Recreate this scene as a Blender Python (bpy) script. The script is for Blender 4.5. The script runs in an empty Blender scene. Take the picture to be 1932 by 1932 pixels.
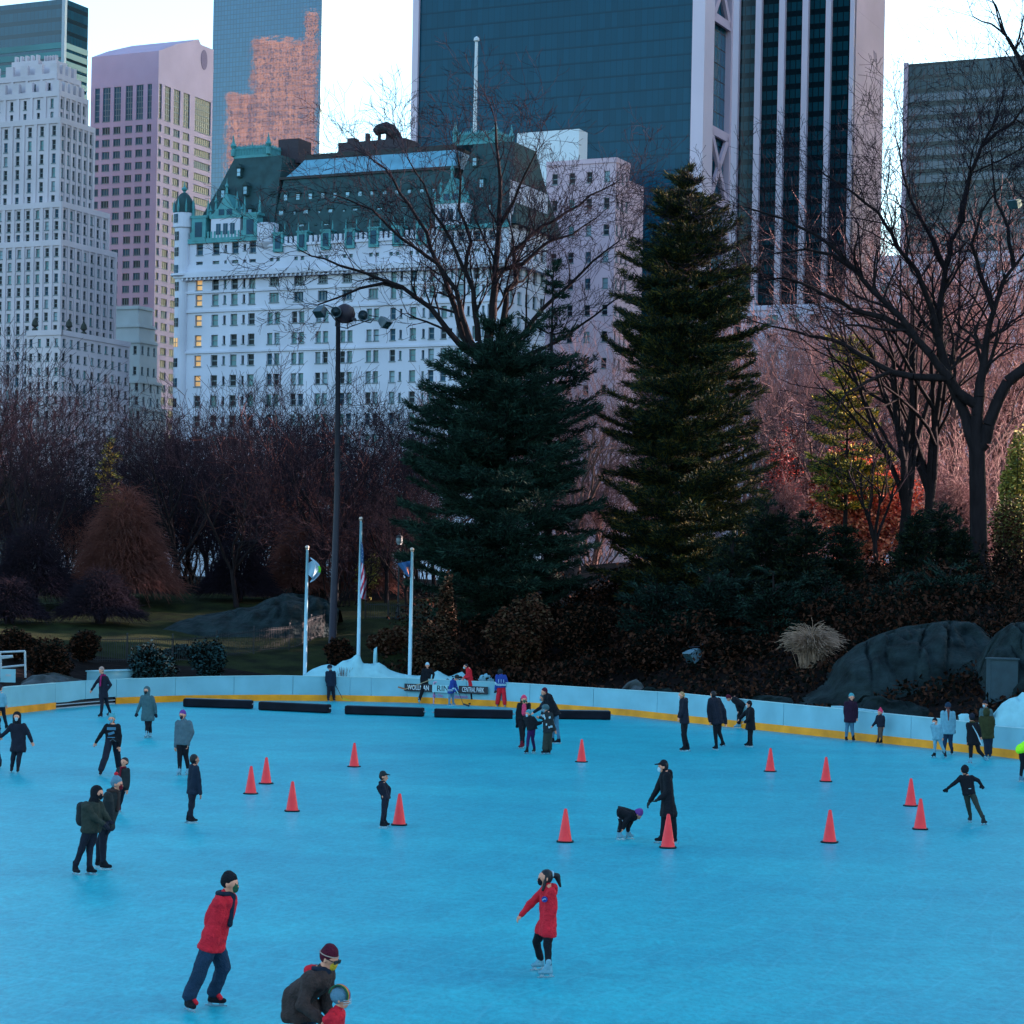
import bpy, bmesh, math, random
import numpy as np
from mathutils import Vector, Matrix
R = math.radians
sc = bpy.context.scene
COL = sc.collection
random.seed(7)
rng = np.random.default_rng(7)

# ---------------------------------------------------------------- camera
CAM_H = 5.8
FPX = 4340.0                     # focal length in units of a 1932 px wide frame
ROLL = R(-1.1)
cam = bpy.data.cameras.new('camera')
camo = bpy.data.objects.new('camera', cam)
COL.objects.link(camo)
camo.location = (0, 0, CAM_H)
camo.rotation_euler = (R(90), ROLL, 0)
cam.sensor_width = 36
cam.lens = FPX / 1932 * 36
cam.shift_y = (1108 - 966) / 1932
cam.clip_start = 0.5
cam.clip_end = 6000
sc.camera = camo

# ---------------------------------------------------------------- sky and sun
SUN_EL, SUN_AZ = 13.0, 66.0      # low sun, off to the front right
w = bpy.data.worlds.new('World')
sc.world = w
w.use_nodes = True
nt = w.node_tree
sky = nt.nodes.new('ShaderNodeTexSky')
sky.sky_type = 'NISHITA'
sky.sun_disc = False
sky.sun_elevation = R(SUN_EL)
sky.sun_rotation = R(SUN_AZ)
sky.air_density = 1.0
sky.dust_density = 1.6
sky.ozone_density = 1.0
mix = nt.nodes.new('ShaderNodeMix')
mix.data_type = 'RGBA'
mix.blend_type = 'MULTIPLY'
mix.inputs[0].default_value = 1
mix.inputs[7].default_value = (0.93, 1.16, 1.28, 1)     # the cool white balance of the picture
nt.links.new(sky.outputs[0], mix.inputs[6])
nt.links.new(mix.outputs[2], nt.nodes['Background'].inputs[0])
nt.nodes['Background'].inputs[1].default_value = 0.09
sun = bpy.data.lights.new('sun', 'SUN')
suno = bpy.data.objects.new('sun', sun)
COL.objects.link(suno)
sun.energy = 5.0
sun.angle = R(0.5)
sun.color = (1.0, 0.70, 0.62)
sdir = Vector((math.sin(R(SUN_AZ)) * math.cos(R(SUN_EL)), math.cos(R(SUN_AZ)) * math.cos(R(SUN_EL)), math.sin(R(SUN_EL))))
suno.rotation_euler = sdir.to_track_quat('Z', 'Y').to_euler()
sc.view_settings.view_transform = 'Standard'
sc.view_settings.look = 'None'
sc.view_settings.gamma = 1
sc.view_settings.exposure = 2.62

# ---------------------------------------------------------------- helpers
RM = Matrix.Rotation(ROLL, 3, 'Y') @ Matrix.Rotation(R(90), 3, 'X')
def ray(px, py):
    d = RM @ Vector(((px - 966) / FPX, -(py - 1108) / FPX, -1))
    return d.x / d.y, d.z / d.y
def P(px, py, Y):
    a, b = ray(px, py)
    return Vector((a * Y, Y, CAM_H + b * Y))
def ground_depth(px, py, z=0.0):
    return (z - CAM_H) / ray(px, py)[1]
def G(px, py, z=0.0):
    return P(px, py, ground_depth(px, py, z))

def srgb(r, g, b):
    f = lambda v: (v / 255 / 12.92) if v <= 10 else ((v / 255 + .055) / 1.055) ** 2.4
    return (f(r), f(g), f(b))
MATS = {}
def M(name, c, rough=.8, var=.25, scale=3.0, bump=0.0, spec=.3, metal=0.0, c2=None, stretch=(1, 1, 1), emit=0, detail=6, bscale=None):
    if name in MATS:
        return MATS[name]
    m = bpy.data.materials.new(name)
    m.use_nodes = True
    n = m.node_tree
    b = n.nodes['Principled BSDF']
    b.inputs['Roughness'].default_value = rough
    b.inputs['Specular IOR Level'].default_value = spec
    b.inputs['Metallic'].default_value = metal
    tc = n.nodes.new('ShaderNodeTexCoord')
    mp = n.nodes.new('ShaderNodeMapping')
    mp.inputs['Scale'].default_value = stretch
    n.links.new(tc.outputs['Object'], mp.inputs[0])
    nz = n.nodes.new('ShaderNodeTexNoise')
    nz.inputs['Scale'].default_value = scale
    nz.inputs['Detail'].default_value = detail
    n.links.new(mp.outputs[0], nz.inputs['Vector'])
    rp = n.nodes.new('ShaderNodeValToRGB')
    lo = tuple(max(0, v * (1 - var)) for v in c) if c2 is None else c2
    hi = tuple(min(1, v * (1 + var)) for v in c) if c2 is None else c
    rp.color_ramp.elements[0].color = (*lo, 1)
    rp.color_ramp.elements[1].color = (*hi, 1)
    rp.color_ramp.elements[0].position = .3
    rp.color_ramp.elements[1].position = .7
    n.links.new(nz.outputs['Fac'], rp.inputs[0])
    n.links.new(rp.outputs[0], b.inputs['Base Color'])
    if bump:
        bp = n.nodes.new('ShaderNodeBump')
        bp.inputs['Strength'].default_value = min(1, bump)
        bp.inputs['Distance'].default_value = .05 if bump <= 1 else .05 * bump
        nz2 = n.nodes.new('ShaderNodeTexNoise')
        nz2.inputs['Scale'].default_value = bscale or scale * 2
        nz2.inputs['Detail'].default_value = 8
        n.links.new(mp.outputs[0], nz2.inputs['Vector'])
        n.links.new(nz2.outputs['Fac'], bp.inputs['Height'])
        n.links.new(bp.outputs[0], b.inputs['Normal'])
    if emit:
        n.links.new(rp.outputs[0], b.inputs['Emission Color'])
        b.inputs['Emission Strength'].default_value = emit
    MATS[name] = m
    return m

OFS = {}
def tag(o, label=None, cat=None, group=None, kind=None):
    if label: o['label'] = label
    if cat: o['category'] = cat
    if group: o['group'] = group
    if kind: o['kind'] = kind
    return o
def thing(name, loc, label=None, cat=None, group=None, rz=0.0, kind=None):
    o = bpy.data.objects.new(name, None)
    o.empty_display_size = .3
    COL.objects.link(o)
    o.location = loc
    o.rotation_euler = (0, 0, rz)
    OFS[o.name] = Vector((0, 0, 0)) if rz else Vector(loc)
    return tag(o, label, cat, group, kind)
def link(name, me, parent=None):
    o = bpy.data.objects.new(name, me)
    COL.objects.link(o)
    if parent is not None:
        o.parent = parent
        OFS[o.name] = OFS.get(parent.name, Vector((0, 0, 0)))
    return o
def mk(name, V, F, mats, parent=None, fm=None, smooth=False):
    """link one mesh object; V in world coordinates (or local ones under a rotated Empty)"""
    me = bpy.data.meshes.new(name)
    V = np.asarray(V, dtype=float).reshape(-1, 3)
    if parent is not None:
        V = V - np.array(OFS.get(parent.name, (0, 0, 0)))
    me.from_pydata(V.tolist(), [], F)
    for m in (mats if isinstance(mats, (list, tuple)) else [mats]):
        me.materials.append(m)
    if fm is not None:
        me.polygons.foreach_set('material_index', fm)
    if smooth:
        me.polygons.foreach_set('use_smooth', [True] * len(F))
    me.update()
    return link(name, me, parent)

class MB:
    """collects shapes for ONE mesh object"""
    def __init__(s):
        s.v, s.f, s.m = [], [], []
    def add(s, vs, fs, mi=0):
        k = len(s.v)
        s.v += [tuple(v) for v in vs]
        s.f += [tuple(i + k for i in f) for f in fs]
        s.m += [mi] * len(fs)
        return s
    def box(s, lo, hi, mi=0):
        x0, y0, z0 = lo; x1, y1, z1 = hi
        return s.add([(x0, y0, z0), (x1, y0, z0), (x1, y1, z0), (x0, y1, z0), (x0, y0, z1), (x1, y0, z1), (x1, y1, z1), (x0, y1, z1)],
                     [(0, 3, 2, 1), (4, 5, 6, 7), (0, 1, 5, 4), (1, 2, 6, 5), (2, 3, 7, 6), (3, 0, 4, 7)], mi)
    def obox(s, c, ax, ay, az, mi=0):
        c, ax, ay, az = Vector(c), Vector(ax), Vector(ay), Vector(az)
        vs = [c + i * ax + j * ay + k * az for k in (-1, 1) for (i, j) in ((-1, -1), (1, -1), (1, 1), (-1, 1))]
        return s.add(vs, [(0, 3, 2, 1), (4, 5, 6, 7), (0, 1, 5, 4), (1, 2, 6, 5), (2, 3, 7, 6), (3, 0, 4, 7)], mi)
    def tube(s, pts, rs, n=8, mi=0, cap=True):
        pts = [Vector(p) for p in pts]
        if not isinstance(rs, (list, tuple)): rs = [rs] * len(pts)
        vs, fs = [], []
        for i, p in enumerate(pts):
            d = (pts[min(i + 1, len(pts) - 1)] - pts[max(i - 1, 0)]).normalized()
            a = d.cross(Vector((0, 0, 1)) if abs(d.z) < .9 else Vector((1, 0, 0))).normalized()
            b = d.cross(a)
            for k in range(n):
                t = 2 * math.pi * k / n
                vs.append(p + (a * math.cos(t) + b * math.sin(t)) * rs[i])
        for i in range(len(pts) - 1):
            for k in range(n):
                fs.append((i * n + k, i * n + (k + 1) % n, (i + 1) * n + (k + 1) % n, (i + 1) * n + k))
        if cap:
            fs.append(tuple(range(n)))
            fs.append(tuple((len(pts) - 1) * n + k for k in reversed(range(n))))
        return s.add(vs, fs, mi)
    def lathe(s, c, prof, n=16, mi=0, axis=None):
        """prof: list of (r, h) along axis (default +z)"""
        c = Vector(c)
        d = Vector(axis or (0, 0, 1)).normalized()
        a = d.cross(Vector((0, 0, 1)) if abs(d.z) < .9 else Vector((1, 0, 0))).normalized()
        b = d.cross(a)
        vs, fs = [], []
        for r, h in prof:
            for k in range(n):
                t = 2 * math.pi * k / n
                vs.append(c + d * h + (a * math.cos(t) + b * math.sin(t)) * r)
        for i in range(len(prof) - 1):
            for k in range(n):
                fs.append((i * n + k, i * n + (k + 1) % n, (i + 1) * n + (k + 1) % n, (i + 1) * n + k))
        fs.append(tuple(range(n)))
        fs.append(tuple((len(prof) - 1) * n + k for k in reversed(range(n))))
        return s.add(vs, fs, mi)
    def caps(s, p0, r0, p1, r1, n=10, mi=0):
        p0, p1 = Vector(p0), Vector(p1)
        d = p1 - p0
        L = d.length
        if L < 1e-4:
            d, L = Vector((0, 0, 1)), 1e-4
        prof = [(r0 * math.cos(t) + 1e-5, -r0 * math.sin(t)) for t in (1.5, 1.0, .5, 0)] + [(r1 * math.cos(t) + 1e-5, L + r1 * math.sin(t)) for t in (0, .5, 1.0, 1.5)]
        return s.lathe(p0, prof, n, mi, axis=d)
    def ball(s, c, r, n=12, mi=0, sq=(1, 1, 1)):
        c = Vector(c)
        vs, fs, m = [], [], n // 2
        for i in range(m + 1):
            t = math.pi * (i / m)
            rr = max(math.sin(t), 1e-3)
            for k in range(n):
                u = 2 * math.pi * k / n
                vs.append(c + Vector((r * rr * math.cos(u) * sq[0], r * rr * math.sin(u) * sq[1], -r * math.cos(t) * sq[2])))
        for i in range(m):
            for k in range(n):
                fs.append((i * n + k, i * n + (k + 1) % n, (i + 1) * n + (k + 1) % n, (i + 1) * n + k))
        fs.append(tuple(reversed(range(n))))
        fs.append(tuple(m * n + k for k in range(n)))
        return s.add(vs, fs, mi)
    def build(s, name, mats, parent=None, smooth=False):
        return mk(name, s.v, s.f, mats, parent, s.m, smooth)

def copy_tree(o, parent=None):
    """a thing, its parts and their sub-parts"""
    c = o.copy()
    COL.objects.link(c)
    if parent is not None: c.parent = parent
    for ch in o.children:
        copy_tree(ch, c)
    return c

def vnoise(x, y, seed=0):
    """cheap smooth value noise on arrays"""
    x = np.asarray(x, float); y = np.asarray(y, float)
    def h(i, j):
        v = np.sin(i * 127.1 + j * 311.7 + seed * 74.7) * 43758.5453
        return v - np.floor(v)
    i, j = np.floor(x), np.floor(y)
    fx, fy = x - i, y - j
    fx, fy = fx * fx * (3 - 2 * fx), fy * fy * (3 - 2 * fy)
    return (h(i, j) * (1 - fx) + h(i + 1, j) * fx) * (1 - fy) + (h(i, j + 1) * (1 - fx) + h(i + 1, j + 1) * fx) * fy

# ---------------------------------------------------------------- rink outline
BOT = [(-40, 1356), (15, 1348), (104, 1338), (218, 1328), (351, 1323.5), (528, 1322), (650, 1323), (768, 1325.5), (935, 1333), (1060, 1341), (1189, 1351),
       (1278, 1361), (1401, 1374), (1566, 1391.5), (1756, 1412), (1874, 1426), (1960, 1437)]
RINK = [G(*p) for p in BOT]
def rink_poly():
    pts = [(-27, 12), (-31, 30), (-32, 60), (-29.5, 82)] + [(p.x, p.y) for p in RINK] + [(23.5, 66), (25, 45), (25, 25), (22, 12)]
    return pts
RP = np.array(rink_poly())
def sdist(x, y):
    """distance outside (+) / inside (-) the rink outline"""
    x = np.asarray(x, float); y = np.asarray(y, float)
    d = np.full(x.shape, 1e9)
    inside = np.zeros(x.shape, bool)
    n = len(RP)
    for i in range(n):
        a, b = RP[i], RP[(i + 1) % n]
        e = b - a
        t = np.clip(((x - a[0]) * e[0] + (y - a[1]) * e[1]) / (e @ e), 0, 1)
        d = np.minimum(d, np.hypot(x - a[0] - t * e[0], y - a[1] - t * e[1]))
        c = ((a[1] > y) != (b[1] > y)) & (x < (b[0] - a[0]) * (y - a[1]) / (b[1] - a[1] + 1e-12) + a[0])
        inside ^= c
    return np.where(inside, -d, d)
LD = np.array([0, 2, 4, 10, 20, 40, 80, 200, 5000.]); LH = np.array([.25, .45, .8, 1.9, 3.2, 5, 6, 6, 6.])
RD = np.array([0, 2, 4, 8, 18, 30, 50, 100, 200, 5000.]); RH = np.array([.3, .6, 1.3, 2.8, 5.0, 6.5, 7.7, 7.7, 6.5, 6.])
def terrain(x, y):
    x = np.asarray(x, float); y = np.asarray(y, float)
    d = sdist(x, y)
    t = np.clip((x + 8) / 20, 0, 1); t = t * t * (3 - 2 * t)
    z = np.interp(d, LD, LH) * (1 - t) + np.interp(d, RD, RH) * t
    z = z * np.where(y < 60, .35, 1)
    z = z + (vnoise(x * .35, y * .35) - .5) * .35 * np.clip(d / 6, 0, 1) + (vnoise(x * .09, y * .09, 3) - .5) * .8 * np.clip(d / 20, 0, 1)
    return np.where(d < 1.25, -.06, z)
def tz(x, y):
    return float(terrain(np.array([x]), np.array([y]))[0])
def on_ground(px, Y):
    """ground point seen in pixel column px at depth Y"""
    a, b = ray(px, 1108)
    return Vector((a * Y, Y, tz(a * Y, Y)))
# ---------------------------------------------------------------- ground, ice
def axis(parts):
    a = []
    for lo, hi, st in parts: a += list(np.arange(lo, hi, st))
    return np.array(sorted(set(np.round(a, 3))))
gx = axis([(-3000, -400, 400), (-400, -60, 34), (-60, -38, 4), (-38, 38, .8), (38, 60, 4), (60, 400, 34), (400, 3001, 400)])
gy = axis([(-600, -20, 80), (-20, 60, 5), (60, 80, 2), (80, 160, .8), (160, 260, 4), (260, 600, 30), (600, 5001, 400)])
GX, GY = np.meshgrid(gx, gy)
GZ = terrain(GX.ravel(), GY.ravel())
V = np.stack([GX.ravel(), GY.ravel(), GZ], 1)
nx, ny = len(gx), len(gy)
ii, jj = np.meshgrid(np.arange(nx - 1), np.arange(ny - 1))
a = (jj * nx + ii).ravel()
F = np.stack([a, a + 1, a + nx + 1, a + nx], 1)
cx = (GX[:-1, :-1] + GX[1:, 1:]).ravel() / 2
cy = (GY[:-1, :-1] + GY[1:, 1:]).ravel() / 2
lawn = (cx < -2 - vnoise(cx * .3, cy * .3, 5) * 3) & (cy > 118) & (cy < 152) & (cx > -34)
M_soil = M('leaf litter soil', srgb(26, 18, 17), .95, c2=srgb(9, 7, 7), spec=.05, scale=1.3, bump=1.5)
M_lawn = M('winter lawn', srgb(40, 46, 22), .95, spec=.05, c2=srgb(17, 21, 11), scale=.9, bump=1.2, bscale=14)
g = mk('ground', V, F.tolist(), [M_soil, M_lawn], None, lawn.astype(int).tolist(), True)
tag(g, 'dark leaf littered hillside and lawn rising behind the rink', 'ground', kind='structure')

def ice_material():
    m = bpy.data.materials.new('rink ice'); m.use_nodes = True
    n = m.node_tree; b = n.nodes['Principled BSDF']
    b.inputs['Roughness'].default_value = .38; b.inputs['Specular IOR Level'].default_value = .10
    tc = n.nodes.new('ShaderNodeTexCoord')
    def noise(scale, detail, rough, st=(1, 1, 1), rot=0):
        mp = n.nodes.new('ShaderNodeMapping'); mp.inputs['Scale'].default_value = st; mp.inputs['Rotation'].default_value = (0, 0, rot)
        z = n.nodes.new('ShaderNodeTexNoise'); z.inputs['Scale'].default_value = scale; z.inputs['Detail'].default_value = detail; z.inputs['Roughness'].default_value = rough
        n.links.new(tc.outputs['Object'], mp.inputs[0]); n.links.new(mp.outputs[0], z.inputs['Vector']); return z.outputs['Fac'], mp
    def ramp(f, a, c, p0=.3, p1=.7):
        r = n.nodes.new('ShaderNodeValToRGB'); r.color_ramp.elements[0].color = (*a, 1); r.color_ramp.elements[1].color = (*c, 1); r.color_ramp.elements[0].position = p0; r.color_ramp.elements[1].position = p1
        n.links.new(f, r.inputs[0]); return r.outputs[0]
    def mix(a, c, f=1, mode='MULTIPLY'):
        q = n.nodes.new('ShaderNodeMix'); q.data_type = 'RGBA'; q.blend_type = mode
        if isinstance(f, (int, float)): q.inputs[0].default_value = f
        else: n.links.new(f, q.inputs[0])
        n.links.new(a, q.inputs[6])
        if isinstance(c, tuple): q.inputs[7].default_value = (*c, 1)
        else: n.links.new(c, q.inputs[7])
        return q.outputs[2]
    big, _ = noise(.16, 5, .6, (1, 1.5, 1))
    c = ramp(big, (.003, .270, .350), (.008, .345, .410), .35, .65)
    mid, _ = noise(1.1, 8, .7, (1.6, .8, 1), .12)
    c = mix(c, ramp(mid, (.88, .90, .92), (1.11, 1.09, 1.07), .38, .62))
    fine, _ = noise(9, 8, .8, (1, .4, 1))
    c = mix(c, ramp(fine, (.76, .79, .82), (1.24, 1.20, 1.17), .38, .62))
    # cut lines left by blades: thin, curved, pale
    for sc_, rot, dist in ((.35, .4, 9), (.28, -1.1, 12), (.45, 2.0, 7)):
        mp = n.nodes.new('ShaderNodeMapping'); mp.inputs['Rotation'].default_value = (0, 0, rot); n.links.new(tc.outputs['Object'], mp.inputs[0])
        wv = n.nodes.new('ShaderNodeTexWave'); wv.wave_type = 'BANDS'; wv.inputs['Scale'].default_value = sc_; wv.inputs['Distortion'].default_value = dist; wv.inputs['Detail'].default_value = 2; wv.inputs['Detail Scale'].default_value = .35
        n.links.new(mp.outputs[0], wv.inputs['Vector'])
        g = n.nodes.new('ShaderNodeValToRGB'); g.color_ramp.elements[0].position = .985; g.color_ramp.elements[1].position = 1.0; n.links.new(wv.outputs['Fac'], g.inputs[0])
        k = n.nodes.new('ShaderNodeMath'); k.operation = 'MULTIPLY'; k.inputs[1].default_value = .16; n.links.new(g.outputs[0], k.inputs[0])
        c = mix(c, (.12, .48, .58), k.outputs[0], 'MIX')
    n.links.new(c, b.inputs['Base Color'])
    bp = n.nodes.new('ShaderNodeBump'); bp.inputs['Strength'].default_value = .25; bp.inputs['Distance'].default_value = .02
    n.links.new(fine, bp.inputs['Height']); n.links.new(bp.outputs[0], b.inputs['Normal'])
    return m
M_ice = ice_material()
tag(mk('ice', [(x, y, 0) for x, y in RP], [tuple(range(len(RP)))[::-1]], M_ice), 'blue skating rink ice', 'ice', kind='structure')
if bpy.data.objects['ice'].data.polygons[0].normal.z < 0: bpy.data.objects['ice'].data.flip_normals()

# ---------------------------------------------------------------- rink boards
M_board = M('board plastic', (.18, .40, .47), .5, .12, .8, spec=.2)
M_kick = M('kick plate yellow', (.80, .27, .006), .5, .22, 1.2)
M_black = M('black rubber', (.012, .014, .02), .7, .3)
M_steel = M('galvanised steel', (.30, .36, .40), .45, .15, spec=.5)
BH = [(-40, 1302), (12, 1295.5), (155, 1284), (219, 1281), (396, 1275.6), (528, 1274), (768, 1279), (921, 1286), (969, 1288), (1189, 1301.6), (1278, 1307), (1566, 1335), (1756, 1354), (1824, 1361), (1874, 1369), (1960, 1376)]
def board_line():
    """dense list of (base point, height, screen x) along the far boards"""
    out = []
    for i in range(len(BOT) - 1):
        n = max(2, int((BOT[i + 1][0] - BOT[i][0]) / 22))
        for k in range(n):
            t = k / n
            x = BOT[i][0] + (BOT[i + 1][0] - BOT[i][0]) * t
            p = RINK[i].lerp(RINK[i + 1], t)
            ty = np.interp(x, [b[0] for b in BH], [b[1] for b in BH])
            out.append((p, P(x, ty, p.y).z, x))
    return out
BL = board_line()
def strip(mb, seg, z0, z1, off, th, mi=0):
    """a curved slab following the boards: off = metres towards the ice, z as functions"""
    pts = [s[0] for s in seg]
    vs, fs = [], []
    for i, s in enumerate(seg):
        d = (pts[min(i + 1, len(pts) - 1)] - pts[max(i - 1, 0)]); d.z = 0; d.normalize()
        nrm = Vector((d.y, -d.x, 0))
        if nrm.y > 0: nrm = -nrm
        a, b = z0(s), z1(s)
        q = s[0] + nrm * off
        r = s[0] + nrm * (off - th)
        vs += [(q.x, q.y, a), (q.x, q.y, b), (r.x, r.y, b), (r.x, r.y, a)]
    for i in range(len(seg) - 1):
        for k in range(4):
            fs.append((i * 4 + k, i * 4 + (k + 1) % 4, i * 4 + 4 + (k + 1) % 4, i * 4 + 4 + k))
    fs += [(0, 1, 2, 3), tuple((len(seg) - 1) * 4 + k for k in (3, 2, 1, 0))]
    mb.add(vs, fs, mi)
def sect(x0, x1):
    """boards between two screen columns, with exact ends"""
    def at(x):
        for i in range(len(BL) - 1):
            if BL[i][2] <= x <= BL[i + 1][2]:
                t = (x - BL[i][2]) / (BL[i + 1][2] - BL[i][2])
                return (BL[i][0].lerp(BL[i + 1][0], t), BL[i][1] * (1 - t) + BL[i + 1][1] * t, x)
        return BL[-1] if x > BL[-1][2] else BL[0]
    return [at(x0)] + [b for b in BL if x0 + 3 < b[2] < x1 - 3] + [at(x1)]
rb = thing('rink_boards', RINK[6], 'long curved white rink boards with a yellow kick plate along the far side', 'rink boards')
gb = thing('rink_gate', sect(104, 219)[0][0], 'white gate panel in the boards with a dark gap under it, no yellow kick plate', 'gate')
lb = thing('rink_boards', sect(-40, 104)[0][0], 'short end of white rink boards with a yellow kick plate at the left edge', 'rink boards')
seams = [219, 330, 440, 552, 660, 700, 768, 880, 1000, 1120, 1240, 1360, 1480, 1600, 1720, 1840, 1957]
for a0, b0 in zip(seams[:-1], seams[1:]):
    mb = MB(); strip(mb, sect(a0 + .4, b0 - .4), lambda s: .27, lambda s: s[1] - .03, 0, .10)
    mb.build('panel', M_board, rb)
mb = MB(); strip(mb, sect(218, 1957), lambda s: 0, lambda s: .30, .035, .033); mb.build('kick_plate', M_kick, rb)
mb = MB(); strip(mb, sect(219, 1957), lambda s: s[1] - .03, lambda s: s[1], .02, .16); mb.build('top_rail', M('rail cap', (.30, .52, .56), .4, .05), rb)
mb = MB(); strip(mb, sect(-38, 104), lambda s: .27, lambda s: s[1] - .03, 0, .10); mb.build('panel', M_board, lb)
mb = MB(); strip(mb, sect(-38, 104), lambda s: 0, lambda s: .30, .035, .033); mb.build('kick_plate', M_kick, lb)
mb = MB(); strip(mb, sect(-38, 104), lambda s: s[1] - .03, lambda s: s[1], .02, .16); mb.build('top_rail', MATS['rail cap'], lb)
for a0, b0 in ((104.5, 159), (160, 218.5)):
    mb = MB(); strip(mb, sect(a0, b0), lambda s: .34 if s[2] > 130 else .28, lambda s: s[1], 0, .08); mb.build('panel', M_board, gb)
mb = MB(); strip(mb, sect(106, 218), lambda s: .16, lambda s: .20, -.02, .04); strip(mb, sect(106, 218), lambda s: .0, lambda s: .05, -.02, .06); mb.build('track', M_steel, gb)
mb = MB(); strip(mb, sect(105, 218), lambda s: -.02, lambda s: .27, -.12, .03); mb.build('backing', M_black, gb)

# white ledge behind the boards on the left and a bent strip of ledge further right
e0, e1 = P(175, 1266, 109), P(287, 1265, 113)
mb = MB(); d = (e1 - e0); d.z = 0; d.normalize(); nn = Vector((-d.y, d.x, 0))
mb.obox((e0 + e1) / 2 - Vector((0, 0, .25)), d * (e1 - e0).length / 2, nn * .35, (0, 0, .25))
mb.obox((e0 + e1) / 2 + Vector((0, 0, .025)), d * ((e1 - e0).length / 2 + .04), nn * .40, (0, 0, .025))
tag(mb.build('bench_box', M_board), 'low white box standing behind the gate, left of the flagpoles', 'box')
e0, e1 = P(1577, 1333, 93.2), P(1658, 1343, 90.2)
mb = MB(); d = (e1 - e0); d.normalize(); nn = Vector((-d.y, d.x, 0)).normalized()
mb.obox((e0 + e1) / 2, d * (e1 - e0).length / 2, nn * .22, (0, 0, .03)); mb.obox((e0 + e1) / 2 - Vector((0, 0, .12)), d * (e1 - e0).length / 2.2, nn * .16, (0, 0, .09))
tag(mb.build('ledge', M_board), 'narrow white ledge behind the boards by the woman in the plum coat', 'ledge')

# ---------------------------------------------------------------- black bumpers
def rbox(mb, c, ax, ay, az, r=.25, mi=0):
    """box with bevelled long edges (octagonal section) along ax"""
    c, ax, ay, az = Vector(c), Vector(ax), Vector(ay), Vector(az)
    prof = [(-1, -1 + r), (-1 + r, -1), (1 - r, -1), (1, -1 + r), (1, 1 - r), (1 - r, 1), (-1 + r, 1), (-1, 1 - r)]
    vs = []
    for sgn, k in ((-1, .93), (-.97, 1), (.97, 1), (1, .93)):
        vs += [c + ax * sgn + ay * u * k + az * v * k for u, v in prof]
    fs = []
    for i in range(3):
        for k in range(8): fs.append((i * 8 + k, i * 8 + (k + 1) % 8, i * 8 + 8 + (k + 1) % 8, i * 8 + 8 + k))
    fs += [tuple(range(8)), tuple(24 + k for k in reversed(range(8)))]
    mb.add(vs, fs, mi)
M_pad = M('bumper vinyl', (.006, .007, .012), .7, .35, 2, spec=.1)
M_cap = M('bumper top', (.06, .13, .17), .6, .1)
for (xa, ya, xb, yb, lab) in [(345, 1334, 473, 1338, 'leftmost low black bumper on the ice, in front of the boards by the gate'), (487, 1340, 617, 1346, 'low black bumper on the ice below the hockey child in navy'),
                              (650, 1348, 797, 1352.5, 'middle black bumper on the ice, in front of the rink sign'), (819, 1354, 967, 1357, 'low black bumper on the ice in front of the jersey children'),
                              (1046, 1357, 1152, 1358.5, 'rightmost black bumper, behind the group of five')]:
    a0, b0 = G(xa, ya), G(xb, yb)
    c = (a0 + b0) / 2; d = b0 - a0; L = d.length; d.normalize(); nn = Vector((-d.y, d.x, 0))
    t = thing('bumper', c + nn * .2, lab, 'bumper', 'black bumpers dividing the ice')
    mb = MB(); rbox(mb, c + nn * .2 + Vector((0, 0, .2)), d * L / 2, nn * .2, (0, 0, .19)); mb.build('pad', M_pad, t)
    mb = MB(); mb.obox(c + nn * .2 + Vector((0, 0, .40)), d * (L / 2 - .06), nn * .13, (0, 0, .012)); mb.build('top_strip', M_cap, t)
    for s in (-1, 1):
        mb = MB(); mb.tube([c + nn * .2 + d * s * L / 2 + Vector((0, 0, .22)), c + nn * .2 + d * s * (L / 2 + .10) + Vector((0, 0, .22))], .03); mb.build('handle', M_steel, t)

# ---------------------------------------------------------------- traffic cones
M_cone = M('cone orange', (.85, .034, .040), .5, .08, 4)
M_cone2 = M('cone base', (.01, .01, .012), .8, .2)
CONES = [(473, 1500, 'cone beside the boy in navy, front left of the pair'), (502, 1481, 'cone just behind the pair partner, farther of the two left cones'), (551, 1533, 'nearest of the three cones at left'),
         (668, 1449, 'lone cone below the middle bumper'), (753, 1559, 'cone standing beside the child in a cap'), (1066, 1591, 'near cone left of the bending child'), (1097, 1440, 'far cone right of the group of five'),
         (1260, 1602, 'cone in front of the adult in the long black coat'), (1453, 1458, 'far cone below the child in the black coat by the boards'), (1558, 1477, 'cone far right of centre, below the plum coat woman'),
         (1565, 1592, 'near cone at right, alone on open ice'), (1718, 1523, 'farther cone of the pair left of the arms out skater'), (1736, 1567, 'nearer cone of the pair left of the arms out skater')]
proto = None
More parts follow.
